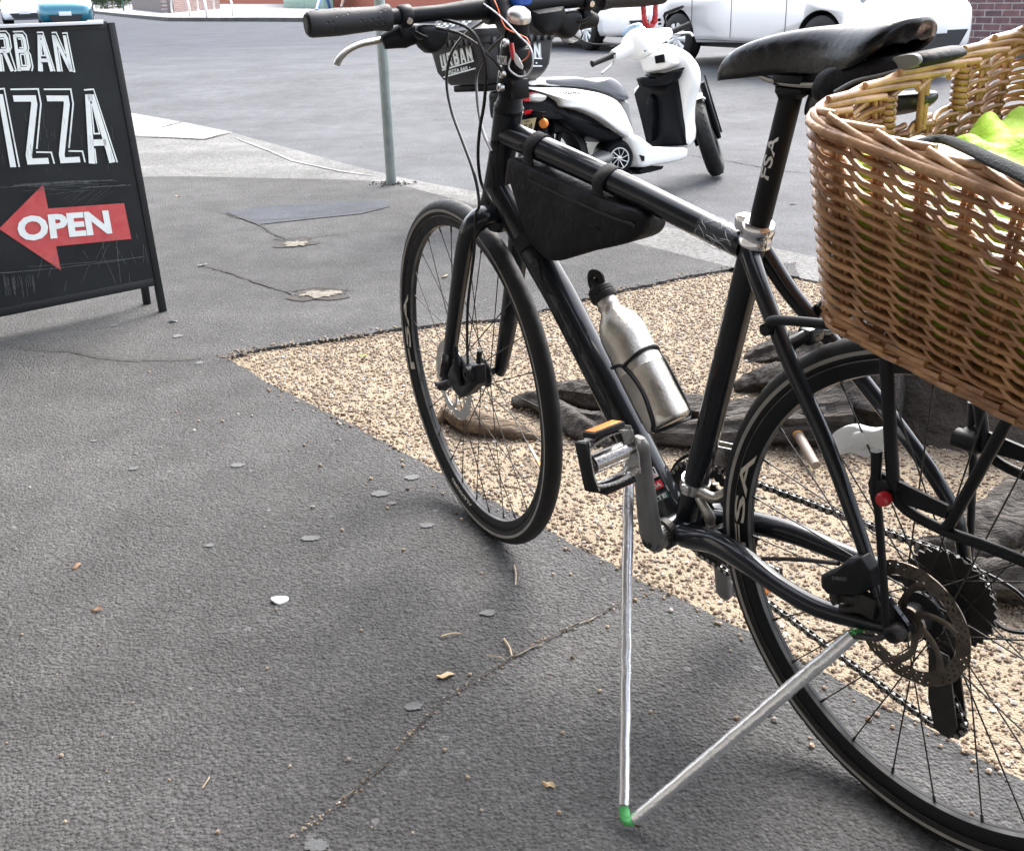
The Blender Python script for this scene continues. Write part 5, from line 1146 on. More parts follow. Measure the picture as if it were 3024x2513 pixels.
# centre lines of fat strokes ('s') and of the thin drop outline ('o')
G_ = {
 'R': dict(s=[[(.12, 0), (.12, .9)], [(.12, .88), (.6, .88), (.68, .8), (.68, .58), (.6, .5), (.2, .5)], [(.42, .5), (.7, 0)]], o=[[(.04, .97), (.7, .99), (.86, .9), (.86, .6), (.74, .5), (.9, .02), (.8, .0)], [(.27, .42), (.27, 0)], [(.3, .80), (.52, .80), (.52, .58), (.3, .58)]]),
 'B': dict(s=[[(.12, 0), (.12, .9)], [(.12, .88), (.58, .88), (.66, .8), (.66, .6), (.58, .5), (.2, .5)], [(.58, .5), (.68, .42), (.68, .14), (.58, .06), (.1, .06)]], o=[[(.04, .97), (.68, .99), (.84, .9), (.84, .58), (.76, .5), (.86, .42), (.86, .1), (.76, .0)], [(.3, .80), (.5, .80), (.5, .58), (.3, .58)], [(.3, .42), (.52, .42), (.52, .14), (.3, .14), (.3, .42)]]),
 'A': dict(s=[[(.1, 0), (.3, .92)], [(.3, .88), (.5, .88)], [(.5, .92), (.76, 0)], [(.2, .28), (.7, .28)]], o=[[(.18, .98), (.62, .99), (.92, .0)], [(.4, .80), (.32, .4), (.52, .4), (.44, .8)], [(.26, .2), (.24, 0)]]),
 'N': dict(s=[[(.12, 0), (.12, .92)], [(.14, .9), (.72, .05)], [(.74, 0), (.74, .92)]], o=[[(.04, .98), (.3, .99), (.62, .45)], [(.64, .97), (.92, .99), (.92, 0), (.84, 0)], [(.28, .55), (.28, 0)]]),
 'U': dict(s=[[(.12, .92), (.12, .14), (.22, .05), (.6, .05), (.7, .14), (.7, .92)]], o=[[(.04, .97), (.3, .98), (.3, .2), (.34, .14), (.5, .14), (.54, .2), (.54, .97), (.9, .98), (.9, .1), (.8, 0)]]),
 'I': dict(s=[[(.3, 0), (.3, .92)]], o=[[(.1, .98), (.72, .99), (.72, 0)]]),
 'Z': dict(s=[[(.04, .87), (.7, .87), (.7, .8), (.2, .14), (.2, .06), (.82, .06)]], o=[[(.0, .985), (.92, .99), (.92, .80), (.5, .22)], [(.46, .18), (.96, .17), (.99, .02)]]),
 'P': dict(s=[[(.12, 0), (.12, .9)], [(.12, .88), (.6, .88), (.68, .8), (.68, .5), (.6, .42), (.2, .42)]], o=[[(.04, .97), (.7, .99), (.86, .9), (.86, .5), (.74, .36), (.3, .34), (.3, 0)]]),
}
m = MB(); OF = .0
for g_, q in (('U', [(-150, 495), (-40, 495), (-90, 210), (-190, 210)]), ('R', [(-10, 495), (125, 493), (75, 214), (-45, 212)]), ('B', [(118, 493), (250, 492), (192, 218), (82, 213)]), ('A', [(262, 494), (388, 494), (330, 224), (236, 220)]), ('N', [(390, 495), (525, 496), (470, 226), (350, 222)])):
    glyph(m, g_, [sg(zs1(*p), .0) for p in q], .19, .0042, 0)
for g_, q in (('P', [(-140, 1160), (36, 1157), (-62, 605), (-215, 605)]), ('I', [(62, 1155), (160, 1152), (50, 608), (-30, 606)]), ('Z', [(170, 1148), (378, 1140), (278, 610), (70, 610)]), ('Z', [(400, 1140), (590, 1130), (502, 612), (300, 610)]), ('A', [(612, 1130), (825, 1120), (700, 612), (550, 612)])):
    glyph(m, g_, [sg(zs1(*p), .0) for p in q], .2 if g_ != 'I' else .42, .0048, 0)
build(m, 'lettering', M['letter'], sgn, smooth=0, mod=None)
zs2 = Z(0, 400, 2.3333)
m = MB(); poly_fill(m, [sg(zs2(*p), .0015-.004) for p in [(-8, 645), (298, 338), (332, 505), (855, 468), (905, 714), (386, 765), (420, 930)]]); ar = build(m, 'arrow', M['sign_red'], sgn, smooth=0)
m = MB(); quad_text(m, 'OPEN', [sg(zs2(*p), .0) for p in ((128, 735), (775, 678), (745, 515), (112, 560))], bold=.045); build(m, 'arrow_lettering', M['letter'], ar, smooth=0)
m = MB(); rnd = random.Random(11)
def scr(a, b, w, bow=0):
    P = []; 
    for t in np.linspace(0, 1, 14): P.append((a[0]+(b[0]-a[0])*t+rnd.uniform(-2, 2), a[1]+(b[1]-a[1])*t+bow*math.sin(PI*t)+rnd.uniform(-2, 2)))
    Q = [sg(zs2(*p), .0012) for p in P]; n = len(Q); m.add([q+V(0, w*rnd.uniform(.3, 1), 0) for q in Q]+[q-V(0, w*rnd.uniform(.3, 1), 0) for q in Q], [(i, i+1, n+i+1, n+i) for i in range(n-1)])
def scv(a, b, w):
    P = [(a[0]+(b[0]-a[0])*t+rnd.uniform(-2, 2), a[1]+(b[1]-a[1])*t) for t in np.linspace(0, 1, 8)]; Q = [sg(zs2(*p), .0012) for p in P]; n = len(Q); m.add([q+V(w*rnd.uniform(.3, 1), 0, 0) for q in Q]+[q-V(w, 0, 0) for q in Q], [(i, i+1, n+i+1, n+i) for i in range(n-1)])
for i in range(12): y = 318+rnd.uniform(-4, 70); scr((rnd.uniform(-20, 300), y+40*rnd.random()), (rnd.uniform(480, 900), y-15*rnd.random()), .0006, rnd.uniform(-12, 6))
scr((150, 345), (780, 310), .0016, -6); scr((560, 365), (900, 345), .002, -4); scr((-10, 360), (420, 330), .001); scr((0, 950), (1000, 835), .0012, 10); scr((200, 905), (980, 840), .0008, 6)
for i in range(9): x = 420+i*28; scv((x, 470+rnd.uniform(-25, 10)), (x+150, 365+rnd.uniform(-20, 20)), .0006)
for a, b in [((700, 690), (720, 800)), ((775, 690), (680, 905)), ((700, 800), (800, 1020)), ((800, 690), (830, 1015)), ((800, 770), (870, 895)), ((905, 800), (935, 880)), ((990, 750), (988, 880)), ((1000, 770), (1020, 885)), ((620, 890), (560, 1015)), ((570, 790), (610, 850)), ((460, 1000), (445, 1070)), ((405, 780), (335, 970)), ((300, 820), (258, 985)), ((940, 680), (950, 715)), ((890, 950), (893, 1015)), ((745, 685), (665, 850))]: scv(a, b, .0007)
for i in range(24): x = rnd.uniform(0, 230); y0 = 960+rnd.uniform(0, 40); scv((x, y0), (x+14, y0+rnd.uniform(60, 130)), .0005)
for i in range(26): x = rnd.uniform(0, 780); y0 = rnd.uniform(-180, 240); scv((x, y0), (x+8, y0+rnd.uniform(20, 120)), .0004)
build(m, 'chalk_marks', M['chalk'], sgn, smooth=0)

# ------------------------------------------------------------------ sign pole
pb = gp(803, 378); pole = empty('street_pole', Matrix.Translation(Vector(pb)), 'thin galvanised steel pole standing in the footpath near the kerb', 'pole')
m = MB(); tube(m, [V(0, 0, -.02), V(0, 0, 1.2), V(0, 0, 3.4)], .030, 24); build(m, 'post', M['galv'], pole)
m = MB(); rnd = random.Random(4)
for i in range(70): a = rnd.uniform(0, 2*PI); r = .03+rnd.random()**2*.09; box(m, V(math.cos(a)*r*1.3, math.sin(a)*r, .005), (rnd.uniform(.004, .012), rnd.uniform(.003, .007), .005), rot('Z', rnd.uniform(0, 3)))
build(m, 'dirt_ring', M['crack'], pole)

# ------------------------------------------------------------------ scooter
r0_, f0_ = gp(1141, 432, ROADZ), gp(1450, 364, ROADZ)
yaw = math.atan2((f0_-r0_)[1], (f0_-r0_)[0]); WBs = np.linalg.norm((f0_-r0_)[:2])
SF = Frame(r0_, rot('Z', yaw) @ rot('X', R(-4)))
print('scooter wheelbase', WBs, 'yaw', math.degrees(yaw))
sco = empty('motor_scooter', SF.mat(), 'white motor scooter with grey seat parked on the road, front wheel turned', 'motor scooter')
zs = Z(1500, 0, 3.0); zb = Z(1150, 0, 4.2)
def sy(x, y, off): return SF.y(zs(x, y), off)
def sx_(x, y, off): return SF.x(zs(x, y), off)
def spart(m, name, mt, par=None, **kw): return build(m, name, mt, par or sco, **kw)
def side_body(pts, yr, lv, name, mt, par=None, sub=1, k=3):
    P = cr([sy(x, y, yr) for x, y in pts], k, closed=True); c = sum(P)/len(P); mm = MB(); pillow(mm, [V(p[0], 0, p[2]) for p in P], lv, V(0, 1, 0)); return spart(mm, name, mt, par, smooth=65, mod=subsurf(sub) if sub else None)
W1 = [(-.166, .4), (-.164, .75), (-.158, .92), (-.148, .985), (-.135, 1.005), (.135, 1.005), (.148, .985), (.158, .92), (.164, .75), (.166, .4)]
tail = side_body([(130, 772), (300, 778), (560, 785), (760, 815), (880, 850), (970, 900), (1030, 980), (1080, 1090), (1115, 1190), (1060, 1222), (960, 1165), (860, 1090), (740, 1020), (600, 965), (490, 948), (455, 900), (350, 835), (220, 800)], -.145, W1, 'body_panel', M['scoot_white'], sub=0, k=5)
side_body([(140, 800), (340, 830), (450, 880), (500, 960), (700, 1010), (860, 1100), (1000, 1200), (1112, 1195), (1115, 1235), (1000, 1265), (850, 1245), (700, 1190), (520, 1080), (420, 985), (330, 980), (230, 1040), (140, 1050), (120, 900)], -.13, [(-.12, .8), (-.11, .97), (-.09, 1), (.09, 1), (.11, .97), (.12, .8)], 'under_body', M['scoot_black'], sub=0, k=5)
side_body([(250, 700), (420, 690), (600, 682), (760, 712), (850, 705), (920, 690), (1000, 735), (1060, 815), (1082, 880), (1010, 884), (900, 838), (700, 785), (450, 765), (260, 745)], -.12, [(-.135, .5), (-.132, .8), (-.122, .95), (-.105, 1.01), (0, 1.03), (.105, 1.01), (.122, .95), (.132, .8), (.135, .5)], 'seat', M['seat'], sub=0, k=5)
side_body([(1000, 890), (1075, 890), (1085, 1000), (1135, 1195), (1100, 1180), (1050, 1050)], -.10, [(-.10, .9), (-.08, 1), (.08, 1), (.10, .9)], 'seat_front_panel', M['scoot_grey'])
rackw = side_body([(160, 720), (260, 700), (420, 705), (540, 735), (572, 760), (430, 768), (300, 752), (180, 762)], -.13, [(-.13, .75), (-.12, 1), (-.09, 1), (-.085, .8)], 'grab_rail', M['scoot_white'])
m = MB(); box(m, sy(200, 725, 0)+V(-.05, 0, -.01), (.24, .20, .016), bev=.006); spart(m, 'rear_rack', M['scoot_black'])
# floor board and lower skirt
side_body([(1085, 1240), (1130, 1200), (1200, 1285), (1400, 1305), (1565, 1312), (1592, 1350), (1570, 1405), (1450, 1440), (1300, 1465), (1172, 1482), (1135, 1400)], -.17, [(-.186, .5), (-.184, .8), (-.178, .95), (-.166, 1), (.166, 1), (.178, .95), (.184, .8), (.186, .5)], 'floor_skirt', M['scoot_white'], sub=0, k=5)
m = MB(); P = [sy(*p, -.178) for p in ((1158, 1375), (1195, 1385), (1195, 1428), (1180, 1430))]; prism(m, [p-V(0, .012, 0) for p in P], V(0, .008, 0)); spart(m, 'skirt_vent', M['scoot_black'])
# leg shield: transverse panels
XL = .86*WBs/1.2
def tpan(pts, x0, lv, name, mt, k=3, par=None, sub=1):
    P = cr([sx_(x, y, x0) for x, y in pts], k, closed=True); mm = MB(); pillow(mm, P, lv, V(1, 0, 0)); return spart(mm, name, mt, par, smooth=65, mod=subsurf(sub) if sub else None)
shield = tpan([(1290, 440), (1340, 405), (1410, 395), (1520, 440), (1600, 520), (1650, 620), (1655, 740), (1625, 860), (1598, 1000), (1595, 1150), (1594, 1300), (1420, 1315), (1250, 1300), (1190, 1050), (1125, 830), (1150, 770), (1230, 700), (1235, 600)], XL+.03, [(-.022, .9), (-.015, .97), (0, 1.005), (.03, .99), (.07, .93), (.10, .82), (.12, .66), (.13, .4)], 'leg_shield', M['scoot_white'], k=5, sub=0)
inner = tpan([(1155, 690), (1225, 672), (1240, 650), (1400, 650), (1560, 600), (1500, 700), (1530, 900), (1555, 1100), (1570, 1290), (1400, 1300), (1252, 1296), (1200, 1080), (1135, 830), (1180, 760)], XL+.0, [(-.03, .93), (-.015, 1), (.03, 1)], 'inner_panel', M['scoot_black'], k=1, sub=0)
m = MB(); 
P = [sx_(*p, XL-.04) for p in ((1240, 800), (1330, 800), (1320, 1295), (1250, 1290))]; pillow(m, P, [(-.04, .75), (-.03, .95), (.03, 1)], V(1, 0, 0)); spart(m, 'inner_rib', M['scoot_black'], inner, mod=subsurf(1))
tpan([(1155, 692), (1240, 675), (1300, 700), (1400, 680), (1545, 610), (1480, 740), (1350, 770), (1215, 780), (1185, 760)], XL-.05, [(-.03, .85), (-.015, 1), (.05, 1)], 'storage_lip', M['scoot_black'], k=2, par=inner)
tpan([(1290, 480), (1380, 440), (1480, 520), (1500, 580), (1420, 620), (1300, 640), (1225, 655), (1190, 560), (1150, 520)], XL-.03, [(-.04, .8), (-.02, 1), (.06, 1)], 'column_cover', M['scoot_white'], k=2)
tpan([(1300, 500), (1380, 480), (1390, 555), (1310, 568)], XL-.072, [(-.004, .95), (.004, 1)], 'dark_sticker', M['scoot_black'], k=1, sub=0)
# headset, turned with the bars
XH = XL-.02
head = tpan([(1105, 300), (1170, 250), (1240, 262), (1285, 340), (1302, 430), (1270, 490), (1200, 530), (1130, 520), (1085, 440), (1060, 380)], XH, [(-.095, .65), (-.07, .95), (-.03, 1.07), (.05, 1.07), (.09, .85), (.10, .5)], 'headset_cowl', M['scoot_white'])
C0 = sx_(1190, 390, XH)
def on_ray(x, y, dist, near=True):
    d = SF.M.T@ray(zs(x, y)); o = SF.l(O); oc = o-C0; b = d@oc; a = d@d; c = oc@oc-dist**2; disc = max(b*b-a*c, 0); t = (-b-(1 if near else -1)*math.sqrt(disc))/a; return o+t*d
GL = on_ray(745, 570, .36, True); GI = GL+(C0-GL)*.38
GR = C0-(GL-C0)*V(1, 1, 1)*.98
m = MB(); u = unit(GI-GL); tube(m, [GL, GL+u*.008, GL+u*.012, GL+u*.14], [.018, .018, .0155, .0165], 16); u2 = unit(C0-GR); spart(m, 'handlebar_grip', M['rubber']); m = MB(); tube(m, [GR, GR+u2*.008, GR+u2*.012, GR+u2*.14], [.018, .018, .0155, .0165], 16)
spart(m, 'handlebar_grip', M['rubber'])
m = MB(); tube(m, cr([GI+u*.01, GI+(C0-GI)*.35, C0+V(0, 0, .01), GR+(C0-GR)*.55, GR+u2*.15], 5), [.028, .038, .05, .038, .028], 18, oval=(1, 1)); spart(m, 'bar_cover', M['scoot_white'], head)
for c_, s_ in ((GI, 1), (GR+u2*.15, -1)):
    m = MB(); tube(m, cr([c_+V(.02, 0, -.01), c_+(GL-GI if s_ > 0 else GR-C0)*.3+V(.05, 0, -.035), c_+(GL-GI if s_ > 0 else GR-C0)*(.8 if s_ > 0 else .4)+V(.045, 0, -.06)], 5), [.008, .006, .007], 10); spart(m, 'brake_lever', M['silver'])
for (mx, my), (ax_, ay_) in (((560, 310), (880, 400)), ((1470, 110), (1400, 210))):
    c = sx_(mx, my, XH+.02 if mx < 1000 else XH-.05); b = sx_(ax_, ay_, XH); fd_ = unit(SF.l(O)-c); u_, w_ = perp(fd_)
    if mx > 1000:
        m = MB(); tube(m, [sx_(1385, 150, XH), sx_(1400, 120, XH), sx_(1480, 92, XH), sx_(1550, 62, XH)], [.012, .016, .02, .012], 10, oval=(1, .6)); tube(m, [sx_(1385, 150, XH), b], .006, 8); spart(m, 'mirror', M['scoot_black']); continue
    m = MB(); P = [c+ .052*1.3*math.cos(a)*u_+.052*math.sin(a)*w_ for a in np.linspace(0, 2*PI, 28)[:-1]]; pillow(m, P, [(-.025, .6), (-.012, .95), (.004, 1), (.006, .97)], fd_)
    tube(m, cr([c-fd_*.01-u_*.0, (c+b)/2+V(0, 0, -.02), b], 5), .0045, 8); mr = spart(m, 'mirror', M['scoot_black'])
    m = MB(); P = [c+.048*1.3*math.cos(a)*u_+.048*math.sin(a)*w_ for a in np.linspace(0, 2*PI, 28)[:-1]]; pillow(m, P, [(.0065, 1), (.0072, .98)], fd_); spart(m, 'mirror_glass', M['chrome'], mr)
m = MB(); P = [sx_(x, y, XH-.04) for x, y in ((990, 300), (1060, 230), (1150, 205), (1140, 290), (1060, 345))]; pillow(m, cr(P, 3, closed=True), [(-.01, .9), (.02, 1), (.06, .9)], V(1, 0, 0)); spart(m, 'instrument_dial', mat('pale_blue_dial', (.3, .45, .62), .15, coat=1), head, mod=subsurf(1))
m = MB()
for x, y, w, h in ((925, 425, .02, .016), (945, 478, .014, .01), (1340, 180, .018, .016), (1345, 215, .018, .012), (1215, 455, .007, .007), (1305, 270, .006, .006)): p = on_ray(x, y, np.linalg.norm(C0-GI)*(.98 if x < 1000 else .3), True) if x < 1000 else sx_(x, y, XH-.10); box(m, p, (.012, w, h), bev=.003); spart(m, 'switch', M['scoot_black'], head); m = MB()
# front wheel, turned left about the raked head
FC = np.array([WBs, 0, 0.]); st_ = R(38); rk = unit(V(-.46, 0, .89)); pivot = FC+V(-.0, 0, .24)
SR = np.array(Matrix.Rotation(st_, 3, Vector(rk)))
fwc = FC+V(0, 0, .235)
FW = Frame(fwc, SR)
def scwheel(F, par, w, Ro, sil):
    mm = MB(); pr = [(-w*.5, Ro*.72), (-w*.56, Ro*.86), (-w*.42, Ro*.96), (-w*.2, Ro*.995), (0, Ro), (w*.2, Ro*.995), (w*.42, Ro*.96), (w*.56, Ro*.86), (w*.5, Ro*.72)]
    lathe(mm, V(0, 0, 0), V(0, 1, 0), pr+[(0, Ro*.7)], 56, closed=True)
    for i in range(28):
        for s in (1, -1):
            a = 2*PI*(i+(.5 if s > 0 else 0))/28; P = [V((Ro*(1.0 if t < .5 else .985))*math.cos(a+t*.14), s*w*(.06+.36*t), (Ro*(1.0 if t < .5 else .985))*math.sin(a+t*.14)) for t in (0, .5, 1)]; tube(mm, P, .0022, 4, 1)
    mm.tf(F); wh = build(mm, 'wheel', [M['tyre'], M['rubber']], par, smooth=40)
    mm = MB(); lathe(mm, V(0, 0, 0), V(0, 1, 0), [(-w*.42, Ro*.74), (-w*.4, Ro*.68), (0, Ro*.64), (w*.4, Ro*.68), (w*.42, Ro*.74)], 40, closed=True); lathe(mm, V(0, -w*.5, 0), V(0, 1, 0), [(0, 0), (0, Ro*.16), (w, Ro*.16), (w, 0)], 20)
    for k in range(5): a = 2*PI*k/5; tube(mm, [V(Ro*.12*math.cos(a), 0, Ro*.12*math.sin(a)), V(Ro*.7*math.cos(a), 0, Ro*.7*math.sin(a))], .016, 8)
    mm.tf(F); build(mm, 'rim', sil, wh, smooth=40); return wh
scwheel(FW, sco, .085, .235, M['scoot_black'])
RW = Frame(V(.0, 0, .235), np.eye(3)); scwheel(RW, sco, .09, .235, M['scoot_black'])
m = MB(); n = 14; A_ = np.linspace(R(10), R(120), n); rings = []
for a in A_: rings.append([V(.252*math.cos(a), yy, .252*math.sin(a))*(V(1, 1, 1) if abs(yy) < .05 else V(.93, 1, .93)) for yy in (-.06, -.045, 0, .045, .06)])
m.add([p for r_ in rings for p in r_], [(i*5+j, i*5+j+1, (i+1)*5+j+1, (i+1)*5+j) for i in range(n-1) for j in range(4)]); m.tf(FW); fo_ = spart(m, 'front_mudguard', M['scoot_white'], smooth=60); q = fo_.modifiers.new('s', 'SOLIDIFY'); q.thickness = .004
m = MB()
for s in (1, -1): tube(m, [V(-.01, s*.065, .02), V(-.11, s*.065, .30)], [.019, .017], 14); tube(m, [V(.02, s*.065, -.03), V(.0, s*.065, .06)], [.014, .02], 12)
m.tf(FW); spart(m, 'front_fork', M['scoot_black'])
# engine, cooling fan cover, shock, exhaust, belly
fc = sy(985, 1405, -.14); fax = unit(V(-.45, -1, 0)); m = MB(); lathe(m, fc-fax*.12, fax, [(0, 0), (0, .10), (.07, .10), (.1, .09), (.115, .076), (.118, 0)], 36)
ms = MB(); tube(ms, cr([fc+V(-.03, .07, .01), fc+V(-.14, .05, .0), V(.06, -.05, .23), V(.0, -.06, .235)], 4), [.06, .05, .042, .05], 16, oval=(1, .7)); spart(ms, 'swing_arm', M['grey_alloy']); tube(m, cr([fc+V(.07, .05, .03), fc+V(.14, .06, .0), fc+V(.2, .06, .04)], 4), [.07, .06, .05], 14)
eng = spart(m, 'engine', M['scoot_black'])
fu, fw_ = perp(fax)
m = MB(); c = fc+fax*.002; lathe(m, c, fax, [(0, .056), (0, .050), (.004, .050), (.004, .056)], 36, closed=True)
for k in range(9): a = 2*PI*k/9; tube(m, [c+fax*.003+.014*(math.cos(a)*fu+math.sin(a)*fw_), c+fax*.003+.052*(math.cos(a+.25)*fu+math.sin(a+.25)*fw_)], .0024, 6)
lathe(m, c, fax, [(0, 0), (0, .014), (.005, .014), (.006, 0)], 16); spart(m, 'fan_cover', M['silver'], eng)
m = MB(); a, b = sy(380, 1040, -.09), sy(385, 1180, -.09)
tube(m, [a, b+V(0, 0, -.08)], .014, 12)
for i in range(11): lathe(m, a+(b-a)*(i/10), (0, .05, 1), [(-.004, .014), (0, .023), (.004, .014)], 14)
spart(m, 'shock_absorber', M['scoot_black'])
m = MB(); P = cr([fc+V(.1, .02, -.09), fc+V(-.05, -.0, -.10), V(.02, -.13, .22), V(-.22, -.135, .26)], 5); tube(m, P, [.02, .025, .05, .055], 16); spart(m, 'exhaust', M['scoot_black'])
m = MB(); P = [sy(x, y, -.05) for x, y in ((1130, 1470), (1320, 1470), (1300, 1500), (1180, 1530), (1100, 1545), (1060, 1520))]; pillow(m, P, [(-.06, .8), (-.05, 1), (.08, 1), (.1, .8)], V(0, 1, 0)); tube(m, [P[3]+V(0, .12, .0), V(.55, .2, .0)], .012, 10); spart(m, 'side_stand', M['scoot_black'])
m = MB(); P = cr([sy(*p, -.10) for p in ((590, 950), (1620, 960), (1700, 1100), (1760, 1270))][1:], 4); P = cr([FW.w(V(.02, -.085, .34)), FW.w(V(.03, -.085, .2)), FW.w(V(.08, -.085, .0))], 4); tube(m, P, .006, 8); spart(m, 'brake_hose', M['rubber'])
# tail lamp, plate, indicators
xr = SF.y(zb(1700, 1200), -.05)[0]
def tx(x, y, x0): return SF.x(zb(x, y), x0)
xr = sy(150, 850, -.10)[0]-.01
m = MB(); P = [tx(1640, 1160, xr), tx(1735, 1150, xr), tx(1735, 1260, xr), tx(1630, 1280, xr)]; pillow(m, P, [(-.03, .8), (-.015, 1), (.05, 1)], V(1, 0, 0)); P = [tx(1665, 1370, xr), tx(1735, 1365, xr), tx(1735, 1420, xr), tx(1660, 1430, xr)]; pillow(m, P, [(-.02, .9), (.02, 1)], V(1, 0, 0)); spart(m, 'tail_light', M['tail_red'])
m = MB(); P = [sy(190, 815, -.135), sy(330, 840, -.135), sy(338, 870, -.135), sy(290, 912, -.135), sy(185, 905, -.135)]; pillow(m, cr(P, 2, closed=True), [(-.02, .75), (-.008, 1), (.05, 1)], V(0, 1, 0)); spart(m, 'clear_lens', M['clear'], mod=subsurf(1))
xp_ = xr+.0; q4 = lambda x, y: SF.x(zs(x, y), xp_)
m = MB(); P = [q4(70, 1200), q4(210, 1200), q4(248, 1045), q4(90, 1072)]; prism(m, P, V(.004, 0, 0)); pt_ = spart(m, 'number_plate', [M['plate']], smooth=0)
m = MB(); c = sum(P)/4; F_ = lambda p: c+(p-c); A0, B0, C1, D1 = P
def inq(u, v): return A0*(1-u)*(1-v)+B0*u*(1-v)+C1*u*v+D1*(1-u)*v-V(.002, 0, 0)
quad_text(m, 'YCI·40', [inq(.2, .08), inq(.95, .1), inq(.9, .72), inq(.22, .68)]); quad_text(m, 'NSW', [inq(.4, .78), inq(.7, .8), inq(.7, .93), inq(.42, .91)]); spart(m, 'plate_lettering', M['dark_mark'], pt_, smooth=0)
for x, y, s in ((315, 1095, -1),):
    for s_, c in ((1, SF.x(zs(x, y), xr+.03)),):
        m = MB(); lathe(m, c, (-1, -.25, 0), [(-.03, 0), (-.03, .010), (-.012, .021), (0, .025), (.010, .02), (.014, 0)], 24); spart(m, 'indicator', M['orange'])
        c2 = V(c[0], .03, c[2]); m = MB(); lathe(m, c2, (-1, .25, 0), [(-.03, 0), (-.03, .012), (-.012, .03), (0, .034), (.012, .026), (.016, 0)], 24); spart(m, 'indicator', M['orange'])
m = MB(); P = [q4(60, 1220), q4(120, 1210), q4(270, 1060), q4(300, 1000), q4(200, 990), q4(120, 1020)]; prism(m, [p+V(.012, 0, 0) for p in P], V(.02, 0, 0)); spart(m, 'rear_mudguard', M['scoot_black'])
m = MB(); A0, B0 = sy(445, 808, -.168), sy(645, 832, -.168); u_ = V(0, 0, .028); quad_text(m, 'TODAY', [A0-u_*.4, B0-u_*.2, B0+u_*.5, A0+u_*.4], bold=0); spart(m, 'body_lettering', M['scoot_black'], tail, smooth=0)
# delivery box riding on the rack
cB = SF.y(zb(1195, 950), -.175); xB = cB[0]; cT = SF.x(zb(1150, 460), xB-.02); 
dbx = empty('delivery_box', SF.mat(), 'black moulded delivery box lettered URBAN PIZZA BAR on the scooter rear rack', 'box')
rL = SF.x(zb(600, 1000), xB)[1]; fR = SF.y(zb(1990, 900), -.175)[0]
y0, y1 = -.175, rL; x0, x1 = xB, fR; zb0 = cB[2]-.035; zt0 = SF.x(zb(1150, 450), xB-.02)[2]
print('box', x0, x1, y0, y1, zb0, zt0)
def rr_ring(x0, x1, y0, y1, z, r, k=5):
    out = []
    for cx, cy, a0 in ((x1-r, y1-r, 0), (x0+r, y1-r, 90), (x0+r, y0+r, 180), (x1-r, y0+r, 270)):
        for i in range(k): a = R(a0+90*i/(k-1)); out.append(V(cx+r*math.cos(a), cy+r*math.sin(a), z))
    return out
m = MB(); H_ = zt0-zb0; ex = lambda q: .03*q
rings = [rr_ring(x0+.03, x1-.03, y0+.03, y1-.03, zb0, .04), rr_ring(x0+.006, x1-.006, y0+.006, y1-.006, zb0+.03, .04)]
for q in (.3, .6, .86, .87, 1.0): e = ex(q)+(.014 if q > .865 else 0); rings.append(rr_ring(x0-e, x1+e, y0-e, y1+e, zb0+H_*q, .035))
loft(m, rings); bb_ = build(m, 'box_body', M['box_black'], dbx, smooth=50)
m = MB(); e = .055; rings = [rr_ring(x0-e+.004, x1+e-.004, y0-e+.004, y1+e-.004, zt0, .035), rr_ring(x0-e, x1+e, y0-e, y1+e, zt0+.006, .04), rr_ring(x0-e, x1+e, y0-e, y1+e, zt0+.03, .04), rr_ring(x0-e+.03, x1+e-.03, y0-e+.03, y1+e-.03, zt0+.045, .04), rr_ring(x0+.02, x1-.02, y0+.03, y1-.03, zt0+.115, .05), rr_ring(x0+.06, x1-.06, y0+.07, y1-.07, zt0+.125, .05)]
loft(m, rings); lid = build(m, 'lid', M['box_black'], dbx, smooth=40)
m = MB()
for i in range(9):
    t = (i+.5)/9
    for fx, fy in ((x0-.04, y0+(y1-y0)*t), (x0+(x1-x0)*t, y0-.04)):
        box(m, V(fx, fy, zt0-.022), (.022, .022, .03), bev=.004); build(m, 'rim_rib', M['box_black'], bb_); m = MB()
m = MB()
def q2(f, pts, off): return [f(p)+off for p in pts]
Fx = lambda p: SF.x(zb(*p), xB-.03); Fy = lambda p: SF.y(zb(*p), -.175-.03)
def gly(word, q, face, w=.17):
    n = len(word); A_, B_, C_, D_ = q
    for i, ch in enumerate(word):
        a, b = i/n+.012, (i+1)/n-.012; L4 = lambda P, Q, t: (P[0]+(Q[0]-P[0])*t, P[1]+(Q[1]-P[1])*t)
        glyph(m, ch, [face(L4(A_, B_, a)), face(L4(A_, B_, b)), face(L4(D_, C_, b)), face(L4(D_, C_, a))], .22, .0022, 0)
def bigq(face, q): return [face(p) for p in q]
gly('URBAN', [(645, 860), (1048, 748), (1015, 570), (615, 690)], Fx); quad_text(m, 'PIZZA BAR •', bigq(Fx, [(735, 930), (1005, 862), (1000, 815), (735, 880)]))
def barq(face, a, b, w): A_, B_ = face(a), face(b); m.add([A_, B_, B_+V(0, 0, w), A_+V(0, 0, w)], [(0, 1, 2, 3)])
barq(Fx, (650, 885), (1048, 768), .006); barq(Fx, (668, 972), (1068, 860), .006)
gly('URBAN', [(1372, 712), (1895, 718), (1888, 540), (1362, 520)], Fy); quad_text(m, 'PIZZA BAR •', bigq(Fy, [(1420, 808), (1835, 812), (1835, 758), (1420, 750)]))
barq(Fy, (1368, 722), (1895, 738), .006); barq(Fy, (1368, 830), (1895, 832), .006)
build(m, 'box_lettering', M['letter'], dbx, smooth=0)
